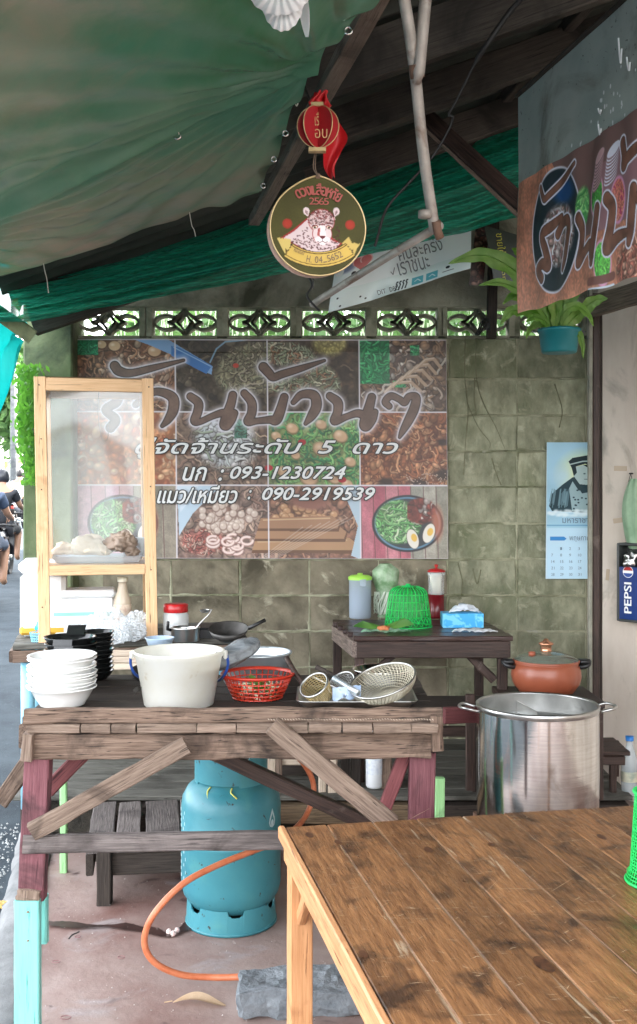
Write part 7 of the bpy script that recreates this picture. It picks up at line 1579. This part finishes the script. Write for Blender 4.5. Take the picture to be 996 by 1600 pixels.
# trees
def leafcloud(name, c, rad, n, s, mt, parent, seed=0, dens=1.6):
    rg = np.random.default_rng(seed); vs = []; fs = []; k = 0
    cl = [(rg.normal(0, .42, 3)) for _ in range(int(16*dens))]
    for i in range(n):
        b_ = cl[rg.integers(len(cl))]; p = np.clip(b_+rg.normal(0, .20, 3), -1.1, 1.1)*np.array(rad)+np.array(c)
        d = rg.normal(0, 1, 3); d /= np.linalg.norm(d); e = np.cross(d, rg.normal(0, 1, 3)); e /= np.linalg.norm(e); q = s*rg.uniform(.6, 1.4)
        vs += [p-d*q, p+e*q*.45, p+d*q, p-e*q*.45]; fs.append([k, k+1, k+2, k+3]); k += 4
    m = MB(); m.v = [tuple(v) for v in vs]; m.f = fs; return m.build(name, mt, parent)
def tree(label, x, y, h, rad, n, s, seed):
    z0 = gz(y)-.03; t = thing('leafy_tree', label, 'tree', (x, y, z0), 'trees beyond the block wall')
    rg = random.Random(seed); m = MB(); tp0 = Vector((x, y, z0)); pts = [tp0, tp0+Vector((rg.uniform(-.2, .2), 0, h*.3)), tp0+Vector((rg.uniform(-.3, .3), rg.uniform(-.3, .3), h*.62))]
    m.tube(spline(pts, 4), [.14-.008*i for i in range(9)], 9)
    for k in range(7):
        a = k*.9+rg.random(); st0 = pts[1].lerp(pts[2], rg.uniform(.2, 1)); en = st0+Vector((math.cos(a)*rad[0]*.7, math.sin(a)*rad[1]*.7, h*rg.uniform(.15, .35))); m.tube([st0, st0.lerp(en, .5)+Vector((0, 0, .1)), en], [.06, .04, .015], 6)
    m.build('trunk', BARK, t, True); leafcloud('crown', (x, y, z0+h*.72), rad, n, s, LEAFD, t, seed); return t
tree('bushy tree just beyond the left openwork vents', -1.0, 9.6, 3.9, (1.3, 1.0, .8), 1300, .09, 1); tree('bushy tree beyond the middle openwork vents', .9, 10.2, 3.9, (1.5, 1.0, .8), 1300, .09, 2)
tree('bushy tree beyond the right openwork vents', 3.1, 9.8, 4.0, (1.4, 1.0, .9), 1300, .09, 3); tree('tall tree farther back beyond the wall centre', 1.2, 17, 5.0, (2.6, 2, 1.2), 2600, .16, 4); tree('tall tree farther back behind the street end of the wall', -2.0, 19, 5.2, (2.2, 2, 1.2), 2600, .16, 5)
tree('street tree in the distance above the farthest rider', -13.5, 50, 6.5, (3.0, 3, 2.4), 5000, .28, 6); tree('distant street tree left of the farthest rider', -18.5, 58, 7.5, (3, 3, 3), 4000, .32, 7); tree('distant tree closing the end of the street', -14, 75, 9, (6, 4, 4), 6000, .4, 8)
m = MB(); rg = random.Random(4)
for i in range(360):                                       # slim bamboo-like fronds behind the vents
    x = rg.uniform(-1.7, 2.2); y = rg.uniform(6.7, 7.4); z = rg.uniform(2.35, 3.05); l_ = rg.uniform(.12, .34); dx = rg.uniform(-.06, .06); w_ = rg.uniform(.004, .010)
    m.add([(x-w_, y, z), (x+w_, y, z), (x+dx, y+rg.uniform(-.05, .05), z-l_)], [[0, 1, 2]])
stuff(m.build('palm_fronds', mat('pale_frond', (.42, .54, .32), (.70, .78, .58), scale=3, rough=.6, transl=.5, tcol=(.62, .74, .5))), 'hanging pale green palm fronds seen through the vent blocks', 'fronds')
# hanging vine at street end
hv = thing('hanging_vine', 'bright green trailing plant hanging on the street end of the wall', 'plant', P(45, 735, 5.55))
rg = random.Random(9); m = MB(); m2 = MB()
for i in range(900):
    t = rg.random()**1.25; y = 572+185*t; x = 40+rg.gauss(0, 11)*(1-.5*t)+6*t+4*math.sin(t*9); p = P(x, y, 5.6+rg.uniform(-.14, .14)); d = Vector((rg.gauss(0, .6), rg.gauss(0, .5), -1+rg.gauss(0, .5))).normalized()*rg.uniform(.012, .026); s_ = d.orthogonal().normalized()*d.length*.42
    (m).add([p-d, p+s_, p+d, p-s_], [[0, 1, 2, 3]])
m.build('foliage', LEAFV, hv)
for k in range(9): x = 30+k*4; m2.tube(spline([P(x, 575, 5.6), P(x+3*math.sin(k), 640, 5.6), P(x+5, 700+rg.uniform(0, 40), 5.6)], 4), .002, 4)
m2.build('stem', LEAFV, hv)
# far houses across the street
def house(label, x0, x1, y, d, h, zb=0):
    t = thing('far_house', label, 'house', ((x0+x1)/2, y, gz(y)-.03)); z0 = gz(y)-.03
    MB().box(((x0+x1)/2, y+d/2, z0+h/2), (x1-x0, d, h)).build('walls', FARW, t)
    m = MB(); m.add([(x0-.5, y-.9, z0+h-.1), (x1+.5, y-.9, z0+h-.1), (x1+.5, y+d+.5, z0+h-.1), (x0-.5, y+d+.5, z0+h-.1), (x0-.5, y+d/2, z0+h+1.4), (x1+.5, y+d/2, z0+h+1.4)], [[0, 1, 5, 4], [2, 3, 4, 5], [0, 4, 3], [1, 2, 5], [3, 2, 1, 0]]); m.build('roof', FARR, t)
    for k in range(int((x1-x0)/2.2)):
        for lv in range(int(h/2.8)): f = MB().box((x0+1.2+2.2*k, y-.02, z0+1.7+2.8*lv), (1.1, .08, 1.2)).build('window', FARW, t); MB().box((x0+1.2+2.2*k, y-.065, z0+1.7+2.8*lv), (.95, .02, 1.05)).build('pane', GLASSW, f)
    m = MB(); m.add([(x0, y, z0+2.9), (x1, y, z0+2.9), (x1, y-1.6, z0+2.5), (x0, y-1.6, z0+2.5), (x0, y, z0+2.84), (x1, y, z0+2.84), (x1, y-1.6, z0+2.44), (x0, y-1.6, z0+2.44)], [[0, 1, 2, 3], [7, 6, 5, 4], [0, 4, 5, 1], [2, 6, 7, 3], [0, 3, 7, 4], [1, 5, 6, 2]]); m.build('awning', FARR, t); return t
house('pale two storey house with a grey awning along the street', -26, -15.5, 44, 8, 6.0); house('pale house farther down the street with small windows', -30, -19, 66, 8, 6.4)
m = MB()
for (y, w_) in ((635, 12), (650, 30), (690, 30)): pass
ut = thing('utility_pole', 'pale concrete utility pole with sagging wires at the far street', 'pole', rp(22, 38)); q = Vector(rp(22, 38))
MB().tube([q, q+Vector((0, 0, 8))], [.14, .10], 10).build('shaft', KERB, ut, True); MB().box(q+Vector((0, 0, 7.0)), (1.8, .1, .1)).build('crossarm', KERB, ut)
m = MB()
for k in range(5): m.tube(spline([q+Vector((-.8+.4*k, 0, 7.1-.5*(k % 2))), q+Vector((-.6+.4*k, -14, 5.9-.4*(k % 2))), q+Vector((-.4+.4*k, -30, 7.0))], 8), .018, 5)
m.build('wires', WIRE, ut)
# unseen house shell added further along the right side behind the wall keeps the lane in shade

nh = thing('neighbour_house', 'tall grey neighbouring house beyond the block wall on the right', 'house', (6.7, 20, .2))
MB().box((6.7, 20, 4.4), (7.0, 26, 8.6)).build('walls', FARW, nh); MB().box((6.7, 20, 8.8), (7.6, 26.6, .25)).build('roof_slab', FARR, nh)  # walls and slab of the added shade house
for k in range(6):
    f = MB().box((3.19, 9.5+4*k, 2.2), (.08, 1.2, 1.2)).build('window', FARR, nh); MB().box((3.14, 9.5+4*k, 2.2), (.03, 1.0, 1.0)).build('pane', GLASSW, f)  # windows of the added shade house
dvn = thing('dried_vine', 'thin dark dried vine traces running down the blocks right of the banner', 'vine', P(750, 720, 5.89))
for pts in ([(728, 528), (727, 590), (731, 640), (727, 690), (725, 742)], [(745, 528), (744, 575), (748, 610), (760, 640), (776, 668), (790, 705)], [(731, 632), (748, 668), (765, 690), (766, 700)], [(769, 716), (775, 740), (784, 758)], [(868, 600), (878, 640), (874, 668)], [(742, 590), (742, 625), (744, 648)], [(716, 880), (722, 910), (720, 935)], [(738, 888), (745, 912), (752, 890)]):
    MB().tube(spline([P(x+random.uniform(-1, 1), y, 5.893) for x, y in pts], 6), .0032, 5).build('stem', mat('vine_trace', (.13, .13, .075), (.20, .195, .12), scale=30, rough=.9) if 'vine_trace' not in bpy.data.materials else bpy.data.materials['vine_trace'], dvn, True)

sf = thing('timber_house', 'long brown timber house across the yard behind the viewer', 'building', (3.2, -6.2, 0))  # unseen front added behind the camera to shape reflections
MB().box((3.2, -6.3, 1.25), (7.2, .2, 2.5)).build('wall', mat('brown_front', (.10, .065, .045), (.2, .14, .1), scale=2, rough=.8), sf)  # wall of the added reflection house
for x in (.4, 2.4, 4.6): f = MB().box((x, -6.17, 1.25), (1.1, .08, 2.3)).build('door', mat('door_paint', (.3, .32, .3), rough=.5) if 'door_paint' not in bpy.data.materials else bpy.data.materials['door_paint'], sf)  # doors of the added reflection house
for i, x in enumerate((-.9, 1.5, 3.0)): tag(plank('yard_post', (x, -.5, 0), (x, -.5, 3.2), .14, .12, W_dark, None, up=(0, 1, 0)), ['dark roof post behind the viewer on the street side', 'dark roof post behind the viewer in the middle', 'dark roof post behind the viewer by the house wall'][i], 'post')  # unseen posts added to give the steel pot dark reflected bands

q = P(192, 1031, 4.45)
wbx = thing('wooden_box', 'small pale wooden box below the plastic bags behind the bowls', 'box', q+Vector((0, 0, -.05)))
for k in range(3): plank('slat', q+Vector((-.075, 0, .028-.028*k)), q+Vector((.075, 0, .028-.028*k)), .026, .012, W_crate, wbx, up=(0, 1, 0), seg=3)
for sx in (-.07, .07): plank('end_slat', q+Vector((sx, .02, -.045)), q+Vector((sx, .02, .04)), .02, .02, W_crate, wbx, up=(0, 1, 0), seg=2)
for (x, y, Y, r, lb) in ((358, 1001, 3.95, .075, 'small blackened wok tilted behind the grey plastic bundle'), (228, 1066, 3.7, .05, 'dark little pan low behind the white bucket on the left')):
    q = P(x, y, Y); wk = thing('wok', lb, 'pan', q); Rm = Matrix.Rotation(.25, 3, 'X')
    m = MB(); m.lathe([(0, 0), (r*.5, .006), (r*.85, .025), (r, .05), (r*.96, .048), (r*.8, .026), (r*.45, .01), (0, .006)], (0, 0, 0), 32); m.v = [tuple(q+Rm@Vector(v)) for v in m.v]; m.build('pan_body', mat('sooty_iron', (.02, .019, .018), (.07, .065, .06), scale=14, rough=.5, metal=.4) if 'sooty_iron' not in bpy.data.materials else bpy.data.materials['sooty_iron'], wk, True)
    MB().tube([q+Vector((r*.95, 0, .045)), q+Vector((r*1.8, .02, .075))], .007, 8).build('handle', BLKPL, wk, True)
